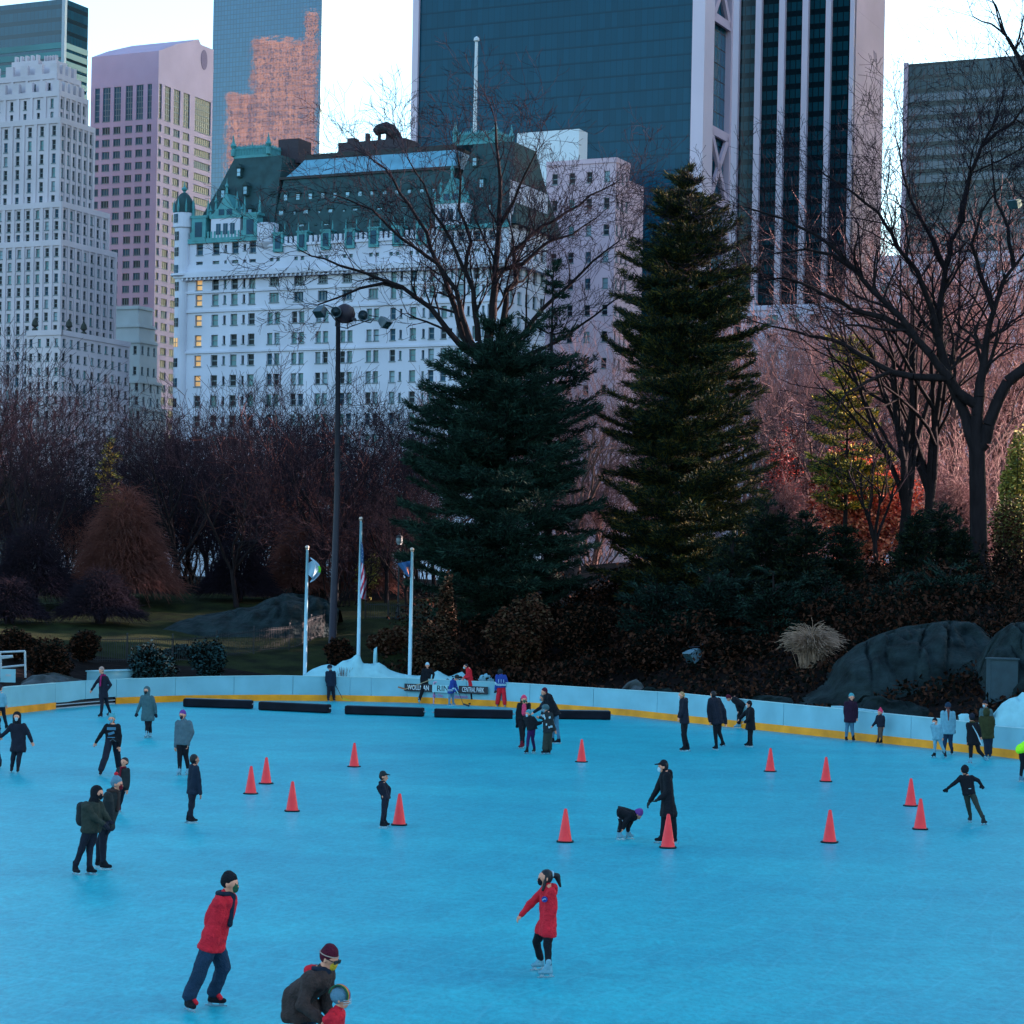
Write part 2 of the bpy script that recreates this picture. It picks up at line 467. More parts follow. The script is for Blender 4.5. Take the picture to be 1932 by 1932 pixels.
for (px, py, lab) in CONES:
    b = G(px, py - 2)
    if proto is None:
        proto = thing('traffic_cone', (0, 0, 0))
        mb = MB(); mb.lathe((0, 0, .03), [(.165, 0), (.155, .02), (.04, .71), (.028, .735), (.02, .738)], 20); mb.build('cone_body', M_cone, proto, True)
        mb = MB(); vs = []
        for z, k in ((0, .19), (.025, .20), (.035, .185)):
            for i in range(16):
                t = 2 * math.pi * (i + .5) / 16
                q = max(abs(math.cos(t)), abs(math.sin(t))); e = k / q * (.93 if i % 4 in (1, 2) else 1.0)
                vs.append((math.cos(t) * min(e, k * 1.28), math.sin(t) * min(e, k * 1.28), z + .003))
        fs = [(i + 16 * j, (i + 1) % 16 + 16 * j, (i + 1) % 16 + 16 * j + 16, i + 16 * j + 16) for j in range(2) for i in range(16)] + [tuple(reversed(range(16))), tuple(range(32, 48))]
        mb.add(vs, fs); mb.build('cone_base', M_cone2, proto)
        c = proto
    else:
        c = copy_tree(proto)
    c.location = (b.x, b.y, 0)
    c.rotation_euler = (0, 0, random.uniform(-.5, .5))
    tag(c, 'orange ' + lab, 'traffic cone', 'orange traffic cones on the ice')

# ---------------------------------------------------------------- sign on the boards
def text_mesh(body, size, mat, name, parent, loc, xdir, zdir, ext=.008, align='CENTER', sx=1.0, shear=0):
    cu = bpy.data.curves.new(name, 'FONT')
    cu.body = body; cu.size = size; cu.align_x = align; cu.align_y = 'CENTER'; cu.extrude = ext; cu.shear = shear
    o = bpy.data.objects.new(name, cu)
    COL.objects.link(o)
    dg = bpy.context.evaluated_depsgraph_get()
    me = bpy.data.meshes.new_from_object(o.evaluated_get(dg))
    bpy.data.objects.remove(o); bpy.data.curves.remove(cu)
    x, z = Vector(xdir).normalized(), Vector(zdir).normalized()
    y = x.cross(z)                      # text lies in the x-z plane, facing -y
    base = Vector(loc) - OFS.get(parent.name, Vector((0, 0, 0)))
    for v in me.vertices:
        v.co = base + x * v.co.x * sx + z * v.co.y - y * v.co.z
    me.materials.clear(); me.materials.append(mat)
    return link(name, me, parent)
M_white = M('white lettering', (.62, .70, .74), .5, .04)
M_mag = M('magenta lettering', (.42, .10, .30), .5, .04)
M_sblack = M('sign black', (.014, .016, .024), .5, .1)
M_swhite = M('sign white', (.26, .50, .54), .5, .04)
sA, sB = sect(764, 923)[0], sect(764, 923)[-1]
pA, pB = sect(765, 922)[0][0], sect(765, 922)[-1][0]
sd = (pB - pA); sd.z = 0; SL = sd.length; sd.normalize(); sn = Vector((sd.y, -sd.x, 0))
sg = thing('rink_sign', pA + Vector((0, 0, .9)), 'black and white rink name sign mounted on the boards behind the hockey goal', 'sign')
def sp(f, z, off): return pA + sd * SL * f + sn * off + Vector((0, 0, z))
SZ = .76
for f0, f1 in ((0.0, .335), (.655, 1.0)):
    mb = MB(); mb.obox(sp((f0 + f1) / 2, SZ, .12), sd * SL * (f1 - f0) / 2, sn * .02, (0, 0, .185)); mb.build('black_panel', M_sblack, sg)
mb = MB(); mb.obox(sp(.495, SZ, .11), sd * SL * .158, sn * .02, (0, 0, .185)); mb.build('white_panel', M_swhite, sg)
text_mesh('WOLLMAN', .34, M_white, 'lettering', sg, sp(.17, SZ, .145), sd, (0, 0, 1), sx=.70)
text_mesh('RINK', .40, M_sblack, 'lettering', sg, sp(.495, SZ, .135), sd, (0, 0, 1), sx=1.05)
text_mesh('CENTRAL PARK', .34, M_white, 'lettering', sg, sp(.828, SZ, .145), sd, (0, 0, 1), sx=.50)
text_mesh('by The', .22, M_mag, 'lettering', sg, sp(.40, .42, .11), sd, (0, 0, 1), shear=.3, sx=.9)
text_mesh('Organization', .22, M_mag, 'lettering', sg, sp(.66, .42, .11), sd, (0, 0, 1), shear=.3, sx=.8)

# ---------------------------------------------------------------- hockey goal
M_goal = M('goal pipe', (.50, .30, .42), .4, .1)
M_net = M('net cord', (.5, .62, .68), .8, .1)
ga, gbp = G(735.9 + 600 * .13673, 1226.4 + 742 * .13673), G(735.9 + 985 * .13673, 1226.4 + 748 * .13673)
gd = (gbp - ga); gd.z = 0; GW = gd.length; gd.normalize(); gn = Vector((-gd.y, gd.x, 0)); GH = 1.07
gt = thing('hockey_goal', (ga + gbp) / 2, 'small hockey goal with pale pink pipes and white net in front of the rink sign', 'hockey goal')
up = Vector((0, 0, 1))
for q in (ga, gbp):
    mb = MB(); mb.tube([q, q + up * GH], .035); mb.build('post', M_goal, gt)
mb = MB(); mb.tube([ga + up * GH, gbp + up * GH], .035); mb.build('crossbar', M_goal, gt)
mb = MB(); mb.tube([ga + up * .03, ga + gn * .75 + gd * .15 + up * .03, gbp + gn * .75 - gd * .15 + up * .03, gbp + up * .03], .025); mb.build('base_bar', M_goal, gt)
mb = MB()
def netpt(u, v):
    p0 = ga.lerp(gbp, u)
    back = .75 * v
    return p0 + gn * back + up * (GH * (1 - max(0, v - .35) / .65)) + up * .02
for i in range(25):
    mb.tube([netpt(i / 24, v / 6) for v in range(7)], .006, 3, cap=False)
for v in range(1, 15):
    mb.tube([netpt(0, v / 15), netpt(1, v / 15)], .006, 3, cap=False)
for s in (0, 1):
    for k in range(1, 9):
        mb.tube([ga.lerp(gbp, s) + up * GH * k / 9, ga.lerp(gbp, s) + gn * .75 * min(1, 1 - .65 * k / 9) + up * GH * k / 9], .006, 3, cap=False)
mb.build('net', M_net, gt)

# ---------------------------------------------------------------- snow
M_snow = M('old snow', (.22, .47, .52), .8, .08, 2, bump=.8)
def snow_mound(name, prof, Y, thick, label, ysl=.5):
    """prof: screen outline (px, top py) of the mound standing at depth Y"""
    xs = np.linspace(prof[0][0], prof[-1][0], 70)
    tops = np.interp(xs, [p[0] for p in prof], [p[1] for p in prof])
    nd = 9
    vs = []
    for j in range(nd):
        t = j / (nd - 1)
        for x, ty in zip(xs, tops):
            p = P(x, ty, Y)
            y = Y - thick * (1 - t) + (thick * .6 * max(0, t - .75) / .25)
            g0 = tz(p.x, y) - .08
            k = math.sin(min(t / .75, 1) * math.pi / 2) if t <= .75 else math.cos((t - .75) / .25 * math.pi / 2)
            h = max(0, p.z - g0) * k
            h *= 1 + .18 * (vnoise(x * .13, t * 6, 4) - .5) * (1 if t < .75 else 0)
            vs.append((p.x, y, g0 + h))
    n = len(xs)
    fs = [(j * n + i, j * n + i + 1, j * n + n + i + 1, j * n + n + i) for j in range(nd - 1) for i in range(n - 1)]
    o = mk(name, vs, fs, M_snow, None, None, True)
    return tag(o, label, 'snow', kind='stuff')
snow_mound('snow', [(576, 1272), (590, 1262), (608, 1255), (622, 1252), (636, 1257), (648, 1247), (664, 1242), (674, 1233), (682, 1236), (686, 1252), (700, 1252), (716, 1249), (728, 1256), (734, 1262), (750, 1268), (768, 1272), (790, 1274),
                    (812, 1273), (826, 1264), (836, 1270), (848, 1276), (862, 1270), (874, 1266), (880, 1275), (905, 1280), (925, 1279), (935, 1286)], 117, 2.2, 'bank of old snow at the foot of the flagpoles behind the boards')
snow_mound('snow', [(706, 1224), (716, 1217), (730, 1217), (748, 1221), (742, 1229), (734, 1239), (712, 1243)], 121, 1.0, 'small patch of snow on the slope between the flagpoles')
snow_mound('snow', [(1868, 1355), (1876, 1338), (1886, 1326), (1900, 1317), (1916, 1313), (1924, 1305), (1960, 1310)], 88, 1.6, 'heap of snow behind the boards at the right edge')
snow_mound('snow', [(1806, 1349), (1812, 1346), (1826, 1347), (1830, 1358)], 88.5, .6, 'little scrap of snow on the boards beside the long haired woman')

# ---------------------------------------------------------------- rocks
M_rock = M('schist rock', (.017, .031, .034), .9, c2=(.003, .007, .008), spec=.1, scale=.9, bump=8, bscale=1.2, stretch=(1, 1, 1.6))
M_rock2 = M('pale rock', (.07, .09, .10), .8, c2=(.02, .025, .03), scale=1.2, bump=3)
def rock(name, prof, Y, thick, label, mat=None, seed=0, group=None, cracks=()):
    """a boulder: screen skyline (px, py) at depth Y, bulging towards the camera"""
    n = max(14, int((prof[-1][0] - prof[0][0]) / 3.5)); n = min(n, 110)
    xs = np.linspace(prof[0][0], prof[-1][0], n)
    tops = np.interp(xs, [p[0] for p in prof], [p[1] for p in prof])
    nd = 26
    vs = []
    for j in range(nd):
        t = j / (nd - 1)
        for i, (x, ty) in enumerate(zip(xs, tops)):
            u = i / (n - 1)
            bulge = math.sqrt(max(0, 1 - (2 * u - 1) ** 2)) * .7 + .3
            p = P(x, ty, Y)
            y = Y - thick * bulge * (1 - t / .7) if t < .7 else Y + thick * .8 * (t - .7) / .3
            g0 = tz(p.x, y) - .3
            k = math.sin(t / .7 * math.pi / 2) ** .62 if t <= .7 else max(0, 1 - ((t - .7) / .3) ** 2)
            dz = (abs(vnoise(x * .05 + seed + t * 2, t * 4, seed + 5) - .5) * 2.6 - .6) + (vnoise(x * .035 + seed, t * 5, seed) - .5) * .9 + (vnoise(x * .12 + seed, t * 14, seed + 1) - .5) * .35 + (vnoise(x * .4, t * 40, seed + 2) - .5) * .22
            crk = 0
            for (ca, cb) in cracks:
                crk += math.exp(-((u - (ca + (cb - ca) * t)) / .008) ** 2) * .40
            hh = max(0, p.z - g0)
            env = min(1, t * 4) * (1 if t < .66 else .2) * min(1, hh / 2.5)
            vs.append((p.x, y - dz * .6 * env + crk * .8 * env, g0 + hh * k + dz * .25 * env - crk * env * .5))
    fs = [(j * n + i, j * n + i + 1, j * n + n + i + 1, j * n + n + i) for j in range(nd - 1) for i in range(n - 1)]
    return tag(mk(name, vs, fs, mat or M_rock, None, None, True), label, 'rock', group)
rock('rock_outcrop', [(1500, 1322), (1560, 1290), (1590, 1240), (1620, 1215), (1660, 1197), (1700, 1184), (1760, 1173), (1800, 1170), (1840, 1178), (1862, 1196), (1880, 1235), (1890, 1290), (1895, 1340)], 101, 5.0, 'huge dark rounded rock outcrop with diagonal cracks behind the boards', seed=2, cracks=((.48, .72), (.63, .80), (.30, .36)))
rock('rock_outcrop', [(1838, 1330), (1850, 1260), (1866, 1220), (1884, 1193), (1910, 1176), (1950, 1170), (2010, 1180)], 95, 4.0, 'dark rock outcrop cut off by the right edge of the frame', seed=9, cracks=((.35, .5),))
rock('rock_slab', [(290, 1200), (330, 1176), (380, 1160), (430, 1152), (480, 1144), (505, 1130), (545, 1118), (580, 1122), (612, 1130), (640, 1150)], 133, 5, 'low grey rock slab on the lawn behind the iron fence', M_rock, 5)
for prof, Y, th, lab in [([(1172, 1300), (1184, 1287), (1200, 1282), (1212, 1289), (1217, 1302)], 107.5, .8, 'grey boulder on the top of the boards, left of two smaller stones'),
                         ([(1209, 1302), (1220, 1294), (1233, 1297), (1240, 1304)], 107, .5, 'smallest of three stones behind the boards at centre'),
                         ([(1228, 1306), (1244, 1299), (1262, 1297), (1276, 1306)], 106, .6, 'flat stone behind the boards, left of the blond woman'),
                         ([(1410, 1324), (1424, 1312), (1450, 1311), (1475, 1314), (1494, 1318), (1500, 1330)], 100, .8, 'dark stones behind the boards right of the bending man'),
                         ([(1600, 1338), (1630, 1310), (1660, 1315), (1700, 1322), (1750, 1335), (1760, 1352)], 93, 1.2, 'broken mossy stone row at the foot of the big outcrop'),
                         ([(40, 1288), (62, 1274), (100, 1268), (132, 1276), (160, 1284)], 106, 1.0, 'grey boulder behind the boards at left'),
                         ([(232, 1266), (250, 1247), (268, 1244), (282, 1252), (288, 1262)], 121, .8, 'pale boulder on the slope above the white box')]:
    rock('boulder', prof, Y, th, lab, M_rock2 if 'pale' in lab or 'grey' in lab else M_rock, int(prof[0][0]), 'boulders behind the boards')
# ---------------------------------------------------------------- buildings
PSI = R(25)                     # the street grid is turned 25 degrees from the view
CP, SP_ = math.cos(PSI), math.sin(PSI)
M_cream = M('cream stone', (.50, .44, .48), .85, .10, .12)
M_plaza = M('white glazed brick', (.50, .51, .60), .8, .13, .10)
M_pink = M('pink granite', (.37, .28, .38), .8, .08, .1)
M_pinkst = M('rose limestone', (.54, .38, .44), .85, .10, .12)
M_marble = M('white marble cladding', (.60, .48, .56), .6, .06, .06)
M_marble2 = M('grey marble cladding', (.50, .37, .46), .6, .10, .05)
M_slate = M('green slate roof', (.016, .050, .055), .7, .3, .5)
M_copper = M('green copper', (.06, .24, .26), .6, .2, 1.0)
M_glassroof = M('pale metal roof', (.10, .27, .36), .4, .25, .4, spec=.5)
M_wdark = M('dark window glass', (.004, .014, .022), .35, .4, .3, spec=.15)
M_wcurt = M('window with pale blind', (.20, .30, .34), .5, .35, .3, spec=.2)
M_wteal = M('curtained window glass', (.05, .17, .19), .3, .45, .25, spec=.4)
M_wblue = M('blue window glass', (.012, .06, .10), .45, .4, .3, spec=.15)
M_wlit = M('lit window', (.85, .42, .16), .5, .3, .4, emit=.08)
M_frame = M('window frame', (.14, .18, .20), .7, .1)
M_dkmetal = M('dark metal', (.014, .016, .020), .55, .3)

def glass_mat(name, base, grid, line, nx_=1.5, nz_=3.9, band=.35, rough=.06, wob=.02, bandc=None, metal=.0, spec=.8, tilt=0):
    """curtain wall: mullion grid laid out in the building's own coordinates"""
    m = bpy.data.materials.new(name); m.use_nodes = True
    n = m.node_tree; b = n.nodes['Principled BSDF']
    tc = n.nodes.new('ShaderNodeTexCoord'); sx = n.nodes.new('ShaderNodeSeparateXYZ')
    n.links.new(tc.outputs['Object'], sx.inputs[0])
    def math_(op, a, b_=None):
        q = n.nodes.new('ShaderNodeMath'); q.operation = op
        for i, v in enumerate((a, b_)):
            if v is None: continue
            if isinstance(v, (int, float)): q.inputs[i].default_value = v
            else: n.links.new(v, q.inputs[i])
        return q.outputs[0]
    u = math_('ADD', sx.outputs[0], sx.outputs[1])
    fu = math_('FRACT', math_('DIVIDE', u, nx_)); fz = math_('FRACT', math_('DIVIDE', sx.outputs[2], nz_))
    lu = math_('LESS_THAN', fu, line); lz = math_('LESS_THAN', fz, line * .9)
    bz = math_('LESS_THAN', fz, band)
    # each pane gets its own slightly different base tone
    cu = n.nodes.new('ShaderNodeCombineXYZ')
    n.links.new(math_('FLOOR', math_('DIVIDE', u, nx_)), cu.inputs[0]); n.links.new(math_('FLOOR', math_('DIVIDE', sx.outputs[2], nz_)), cu.inputs[1])
    wn = n.nodes.new('ShaderNodeTexWhiteNoise'); wn.noise_dimensions = '2D'; n.links.new(cu.outputs[0], wn.inputs['Vector'])
    def mixc(f, a, c):
        q = n.nodes.new('ShaderNodeMix'); q.data_type = 'RGBA'
        n.links.new(f, q.inputs[0])
        for i, v in ((6, a), (7, c)):
            if isinstance(v, tuple): q.inputs[i].default_value = (*v, 1)
            else: n.links.new(v, q.inputs[i])
        return q.outputs[2]
    pane = mixc(math_('MULTIPLY', wn.outputs['Value'], .45), base, tuple(v * 1.5 for v in base))
    c = mixc(bz, pane, bandc or tuple(v * .5 for v in base))
    c = mixc(math_('MAXIMUM', lu, lz), c, grid)
    n.links.new(c, b.inputs['Base Color'])
    b.inputs['Roughness'].default_value = rough; b.inputs['Specular IOR Level'].default_value = spec; b.inputs['Metallic'].default_value = metal
    nz2 = n.nodes.new('ShaderNodeTexNoise'); nz2.inputs['Scale'].default_value = .22; nz2.inputs['Detail'].default_value = 4
    n.links.new(tc.outputs['Object'], nz2.inputs['Vector'])
    bp = n.nodes.new('ShaderNodeBump'); bp.inputs['Strength'].default_value = wob; bp.inputs['Distance'].default_value = 1.0
    n.links.new(nz2.outputs['Fac'], bp.inputs['Height']); n.links.new(bp.outputs[0], b.inputs['Normal'])
    return m

class Bld:
    """a building given by its nearest vertical edge (screen column px, depth Y); L face runs to the left, R face to the right"""
    def __init__(s, name, px, py, Y, label, cat='building'):
        r = ray(px, py)[0]
        s.C = Vector((r * Y, Y, 0))
        s.t = thing(name, s.C, label, cat, rz=-PSI)
        s.wins = []
    def L(s, px, py, d=0):
        """screen point on the L face (moved d metres inwards) -> (along, z)"""
        a, b = ray(px, py)
        cx, cy = s.C.x + d * SP_, s.C.y + d * CP
        q = (cx - a * cy) / (CP + a * SP_)
        return q, CAM_H + b * (cy + q * SP_)
    def R(s, px, py, d=0):
        a, b = ray(px, py)
        cx, cy = s.C.x - d * CP, s.C.y + d * SP_
        q = (a * cy - cx) / (SP_ - a * CP)
        return q, CAM_H + b * (cy + q * CP)
    def loc(s, face, q, z, d=0):
        """face coordinates -> the building's own coordinates; d = metres inwards"""
        return (-q, d, z) if face == 'L' else (-d, q, z)
    def quad(s, mb, face, q0, q1, z0, z1, d=0, mi=0):
        vs = [s.loc(face, q0, z0, d), s.loc(face, q1, z0, d), s.loc(face, q1, z1, d), s.loc(face, q0, z1, d)]
        mb.add(vs, [(3, 2, 1, 0) if face == 'L' else (0, 1, 2, 3)], mi)
    def slab(s, mb, face, q0, q1, z0, z1, d0, d1, mi=0):
        """a box on a face from depth d0 (negative = proud) to d1"""
        p = [s.loc(face, q, z, d) for d in (d0, d1) for (q, z) in ((q0, z0), (q1, z0), (q1, z1), (q0, z1))]
        xs, ys, zs = zip(*p)
        mb.box((min(xs), min(ys), min(zs)), (max(xs), max(ys), max(zs)), mi)
    def wall(s, mb, face, q0, q1, z0, z1, holes=(), d=0, rev=.35, mi=0):
        """a wall with real window openings and reveals"""
        rnd = lambda v: round(v, 3)
        H = [(max(q0, a), min(q1, b), max(z0, c), min(z1, e)) for a, b, c, e in holes]
        H = [h for h in H if h[1] - h[0] > .1 and h[3] - h[2] > .1]
        qs = sorted({rnd(q0), rnd(q1)} | {rnd(h[0]) for h in H} | {rnd(h[1]) for h in H})
        zs = sorted({rnd(z0), rnd(z1)} | {rnd(h[2]) for h in H} | {rnd(h[3]) for h in H})
        qi = {q: i for i, q in enumerate(qs)}; zi = {z: i for i, z in enumerate(zs)}
        g = np.zeros((len(qs) - 1, len(zs) - 1), bool)
        for h in H: g[qi[rnd(h[0])]:qi[rnd(h[1])], zi[rnd(h[2])]:zi[rnd(h[3])]] = True
        vs = [s.loc(face, q, z, d) for q in qs for z in zs]
        n = len(zs)
        fs = []
        for i in range(len(qs) - 1):
            for j in range(n - 1):
                if not g[i, j]:
                    f = (i * n + j, (i + 1) * n + j, (i + 1) * n + j + 1, i * n + j + 1)
                    fs.append(f if face == 'R' else f[::-1])
        mb.add(vs, fs, mi)
        for a, b, c, e in H:
            for (u0, w0, u1, w1) in ((a, c, b, c), (b, c, b, e), (b, e, a, e), (a, e, a, c)):
                mb.add([s.loc(face, u0, w0, d), s.loc(face, u1, w1, d), s.loc(face, u1, w1, d + rev), s.loc(face, u0, w0, d + rev)], [(0, 1, 2, 3)], mi)
    def window(s, face, rect, mat, d=0, rev=.35, bars=(1, 1), arch=False):
        s.wins.append((face, rect, mat, d, rev, bars))
    def _win(s, mb, w, ms):
        face, (a, b, c, e), mat, d, rev, bars = w
        s.quad(mb, face, a, b, c, e, d + rev - .03, ms.index(mat))
        f = ms.index(M_frame); t = min(.13, (b - a) * .08)
        for k in range(bars[0] + 1):
            q = a + (b - a) * k / bars[0]
            s.slab(mb, face, max(a, q - t), min(b, q + t), c, e, d + rev - .10, d + rev - .03, f)
        for k in range(bars[1] + 1):
            z = c + (e - c) * k / bars[1]
            s.slab(mb, face, a, b, max(c, z - t), min(e, z + t), d + rev - .09, d + rev - .035, f)
        s.slab(mb, face, a - .12, b + .12, c - .22, c - .01, d - .10, d + .02, f)
    def flush(s, limit=96, skip=lambda w: False):
        """the largest windows as parts of their own, the rest as one part"""
        ws = sorted(s.wins, key=lambda w: (bool(skip(w)), -(w[1][1] - w[1][0]) * (w[1][3] - w[1][2])))
        for w in ws[:limit]:
            ms = [w[2], M_frame]; mb = MB(); s._win(mb, w, ms)
            mb.build('window', ms, s.t)
        if len(ws) > limit:
            ms = list({w[2].name: w[2] for w in ws[limit:]}.values()) + [M_frame]
            mb = MB()
            for w in ws[limit:]: s._win(mb, w, ms)
            o = mb.build('window', ms, s.t); o['kind'] = 'stuff'
        s.wins = []
    def grid(s, mb, face, q0, q1, z0, z1, cols, rows, ww, wh, mats, d=0, rev=.35, mi=0, bars=(1, 2), rg=None):
        """wall from q0..q1, z0..z1 with cols x rows windows of ww x wh"""
        rg = rg or random
        H = []
        for i in range(cols):
            for j in range(rows):
                qc = q0 + (q1 - q0) * (i + .5) / cols; zc = z0 + (z1 - z0) * (j + .5) / rows
                h = (qc - ww / 2, qc + ww / 2, zc - wh / 2, zc + wh / 2)
                H.append(h); s.window(face, h, rg.choice(mats), d, rev, bars)
        s.wall(mb, face, q0, q1, z0, z1, H, d, rev, mi)
    def close(s, mb, qL, qR, z0, z1, d=0, mi=0, roof_mi=None):
        """roof and the two faces turned away"""
        x0, x1, y0, y1 = -qL, -d, d, qR
        ri = mi if roof_mi is None else roof_mi
        mb.add([(x0, y0, z1), (x1, y0, z1), (x1, y1, z1), (x0, y1, z1)], [(0, 1, 2, 3)], ri)
        mb.add([(x0, y0, z0), (x0, y1, z0), (x0, y1, z1), (x0, y0, z1)], [(0, 1, 2, 3)], mi)
        mb.add([(x0, y1, z0), (x1, y1, z0), (x1, y1, z1), (x0, y1, z1)], [(0, 1, 2, 3)], mi)

def plain_block(b, name, mat, xL, xR, ztop, zbot=0, d=0, py=500, roof=None):
    """simple closed block on a building's faces between screen columns xL and xR"""
    qL = b.L(xL, py, d)[0]; qR = b.R(xR, py, d)[0]
    mb = MB()
    b.quad(mb, 'L', d, qL, zbot, ztop, d); b.quad(mb, 'R', d, qR, zbot, ztop, d)
    b.close(mb, qL, qR, zbot, ztop, d, roof_mi=1 if roof else None)
    return mb.build(name, [mat] + ([roof] if roof else []), b.t), qL, qR

Wst = [M_wdark, M_wdark, M_wdark, M_wdark, M_wblue, M_wteal, M_wcurt]

# -- dark glass tower at the top left
m = glass_mat('dark blue curtain wall', (.005, .045, .075), (.006, .02, .03), .06, 1.6, 3.9, .34, bandc=(.004, .022, .035), wob=.03, spec=.4)
b = Bld('office_tower', 121, 60, 700, 'dark blue glass tower with a pale corner line at the top left')
zt = b.R(121, -3)[1]
o, qL, qR = plain_block(b, 'glass_facade', m, -60, 166, zt, 0, py=60)
mb = MB()
for k in range(7):
    z = b.L(60, 88 + k * 17)[1]
    b.slab(mb, 'L', 0, qL, z - 1.3, z + .5, -.15, -.01); b.slab(mb, 'R', 0, qR, z - 1.3, z + .5, -.15, -.01)
mb.build('spandrel_band', M('teal spandrel', (.03, .16, .18), .4, .2, .05), b.t)
mb = MB(); mb.box((-.5, -.6, 0), (.6, .5, zt + .3)); mb.build('corner_mullion', M('pale mullion', (.3, .36, .42), .4, .1), b.t)

# -- white stepped tower at the left
b = Bld('stepped_tower', 113, 600, 480, 'tall cream stone tower stepping back in tiers with many small windows')
def tier(d, xL, xR, ytop, ybot, colsL, colsR, rows, ww, wh, pyc, corner=113, batt=False, mats=Wst):
    zt, z0 = b.L(corner, ytop, d)[1], b.L(corner, ybot, d)[1]
    qL, qR = b.L(xL, pyc, d)[0], b.R(xR, pyc, d)[0]
    mb = MB()
    b.grid(mb, 'L', d, qL, z0, zt - 1.2, colsL, rows, ww, wh, mats, d)
    b.grid(mb, 'R', d, qR, z0, zt - 1.2, colsR, rows, ww, wh, mats, d)
    b.slab(mb, 'L', d, qL, zt - 1.2, zt, d - .25, d + .5); b.slab(mb, 'R', d, qR, zt - 1.2, zt, d - .25, d + .5)
    n = colsL
    for i in range(n + 1):
        q = d + (qL - d) * i / n; b.slab(mb, 'L', q - .35, q + .35, z0, zt, d - .22, d - .005)
    for i in range(colsR + 1):
        q = d + (qR - d) * i / colsR; b.slab(mb, 'R', q - .35, q + .35, z0, zt, d - .22, d - .005)
    if batt:
        for f, nn, qq in (('L', colsL, qL), ('R', colsR, qR)):
            for i in range(nn * 2):
                if i % 2 == 0: b.slab(mb, f, d + (qq - d) * i / (nn * 2), d + (qq - d) * (i + 1) / (nn * 2), zt, zt + 2.2, d + .02, d + .8)
    b.close(mb, qL, qR, z0, zt - .02, d)
    mb.build('wall', [M_cream], b.t)
random.seed(3)
tier(0, -45, 215, 452, 900, 9, 8, 18, .95, 1.75, 640)
tier(.5, -45, 204, 380, 458, 9, 7, 3, .95, 1.75, 420)
tier(3.2, -45, 176, 222, 390, 7, 6, 6, .95, 2.0, 300, corner=103)
tier(5.0, -40, 164, 172, 232, 6, 5, 2, .8, 1.9, 190, corner=92, batt=True)
tier(7.5, -30, 150, 140, 178, 5, 4, 1, .7, 1.5, 150, corner=80, batt=True)
for (x0, x1, yt, yb) in ((22, 72, 118, 142), (80, 106, 116, 146)):
    q0, z1 = b.L(x0, yt, 10); q1, _ = b.L(x1, yt, 10); zb = b.L(x1, yb, 10)[1]
    mb = MB(); b.slab(mb, 'L', q1, q0, zb - 3, z1, 10, 14)
    for k in range(5): b.slab(mb, 'L', q1 + (q0 - q1) * k / 5 + .2, q1 + (q0 - q1) * (k + .5) / 5, z1, z1 + 1.2, 10.1, 11)
    mb.build('crown_block', M_cream, b.t)
def offscreen(w):
    return w[0] == 'L' and w[1][0] > 13
b.flush(96, offscreen)
b2 = Bld('stone_building', 112, 760, 440, 'lower cream stone wing with small square windows in front of the stepped tower')
zt = b2.L(112, 622)[1]; qL = b2.L(48, 760)[0]; qR = b2.R(243, 760)[0]
mb = MB()
b2.grid(mb, 'L', 0, qL, 0, zt - 1, 4, 19, .75, 1.5, Wst); b2.grid(mb, 'R', 0, qR, 0, zt - 1, 10, 19, .95, 1.5, Wst)
b2.slab(mb, 'L', -.2, qL, zt - 1, zt, -.2, .4); b2.slab(mb, 'R', 0, qR, zt - 1, zt, -.2, .4); b2.close(mb, qL, qR, 0, zt - .02)
mb.build('wall', [M_cream], b2.t)
mb = MB()
for (x, y) in ((66, 617), (130, 618), (158, 622)):
    q, z = (b2.L(x, y, 1.5) if x < 112 else b2.R(x, y, 1.5))
    p = Vector(b2.loc('L' if x < 112 else 'R', q, zt, 1.5))
    mb.lathe(p, [(.5, 0), (.6, .4), (.2, .8), (.7, 1.2), (.5, 2.0), (.1, 2.6)], 8)
mb.build('roof_planting', M('roof shrub', (.03, .035, .03), .9, .3), b2.t)
b2.flush(96, lambda w: w[1][3] < 40)

# -- cream wedding-cake building between
b = Bld('stone_building', 268, 700, 520, 'small cream building stepping out in tiers between the stepped tower and the hotel')
def cake(xL, xC, xR, yt, yb, d, win=None):
    zt, z0 = b.L(268, yt, d)[1], b.L(268, yb, d)[1]
    qL, qR = b.L(xL, 700, d)[0], max(1.0, b.R(xR, 700, d)[0])
    mb = MB()
    if win: b.grid(mb, 'L', d, qL, z0, zt, win[0], win[1], .9, 1.8, Wst, d); b.grid(mb, 'R', d, qR, z0, zt, 3, win[1], .8, 1.8, Wst, d)
    else: b.quad(mb, 'L', d, qL, z0, zt, d); b.quad(mb, 'R', d, qR, z0, zt, d)
    b.slab(mb, 'L', d - .2, qL, zt - .8, zt - .3, d - .3, d - .01); b.slab(mb, 'R', d - .2, qR, zt - .8, zt - .3, d - .3, d - .01)
    b.close(mb, qL, qR, z0, zt, d)
    mb.build('wall', [M('grey limestone', (.36, .40, .42), .85, .1, .2)], b.t)
cake(212, 0, 286, 576, 612, 4); cake(212, 0, 291, 610, 640, 3.2); cake(210, 0, 296, 640, 718, 2.4, (3, 2)); cake(206, 0, 305, 716, 768, 1.2, (4, 2)); cake(200, 0, 315, 766, 930, 0, (5, 5))
b.flush(60)

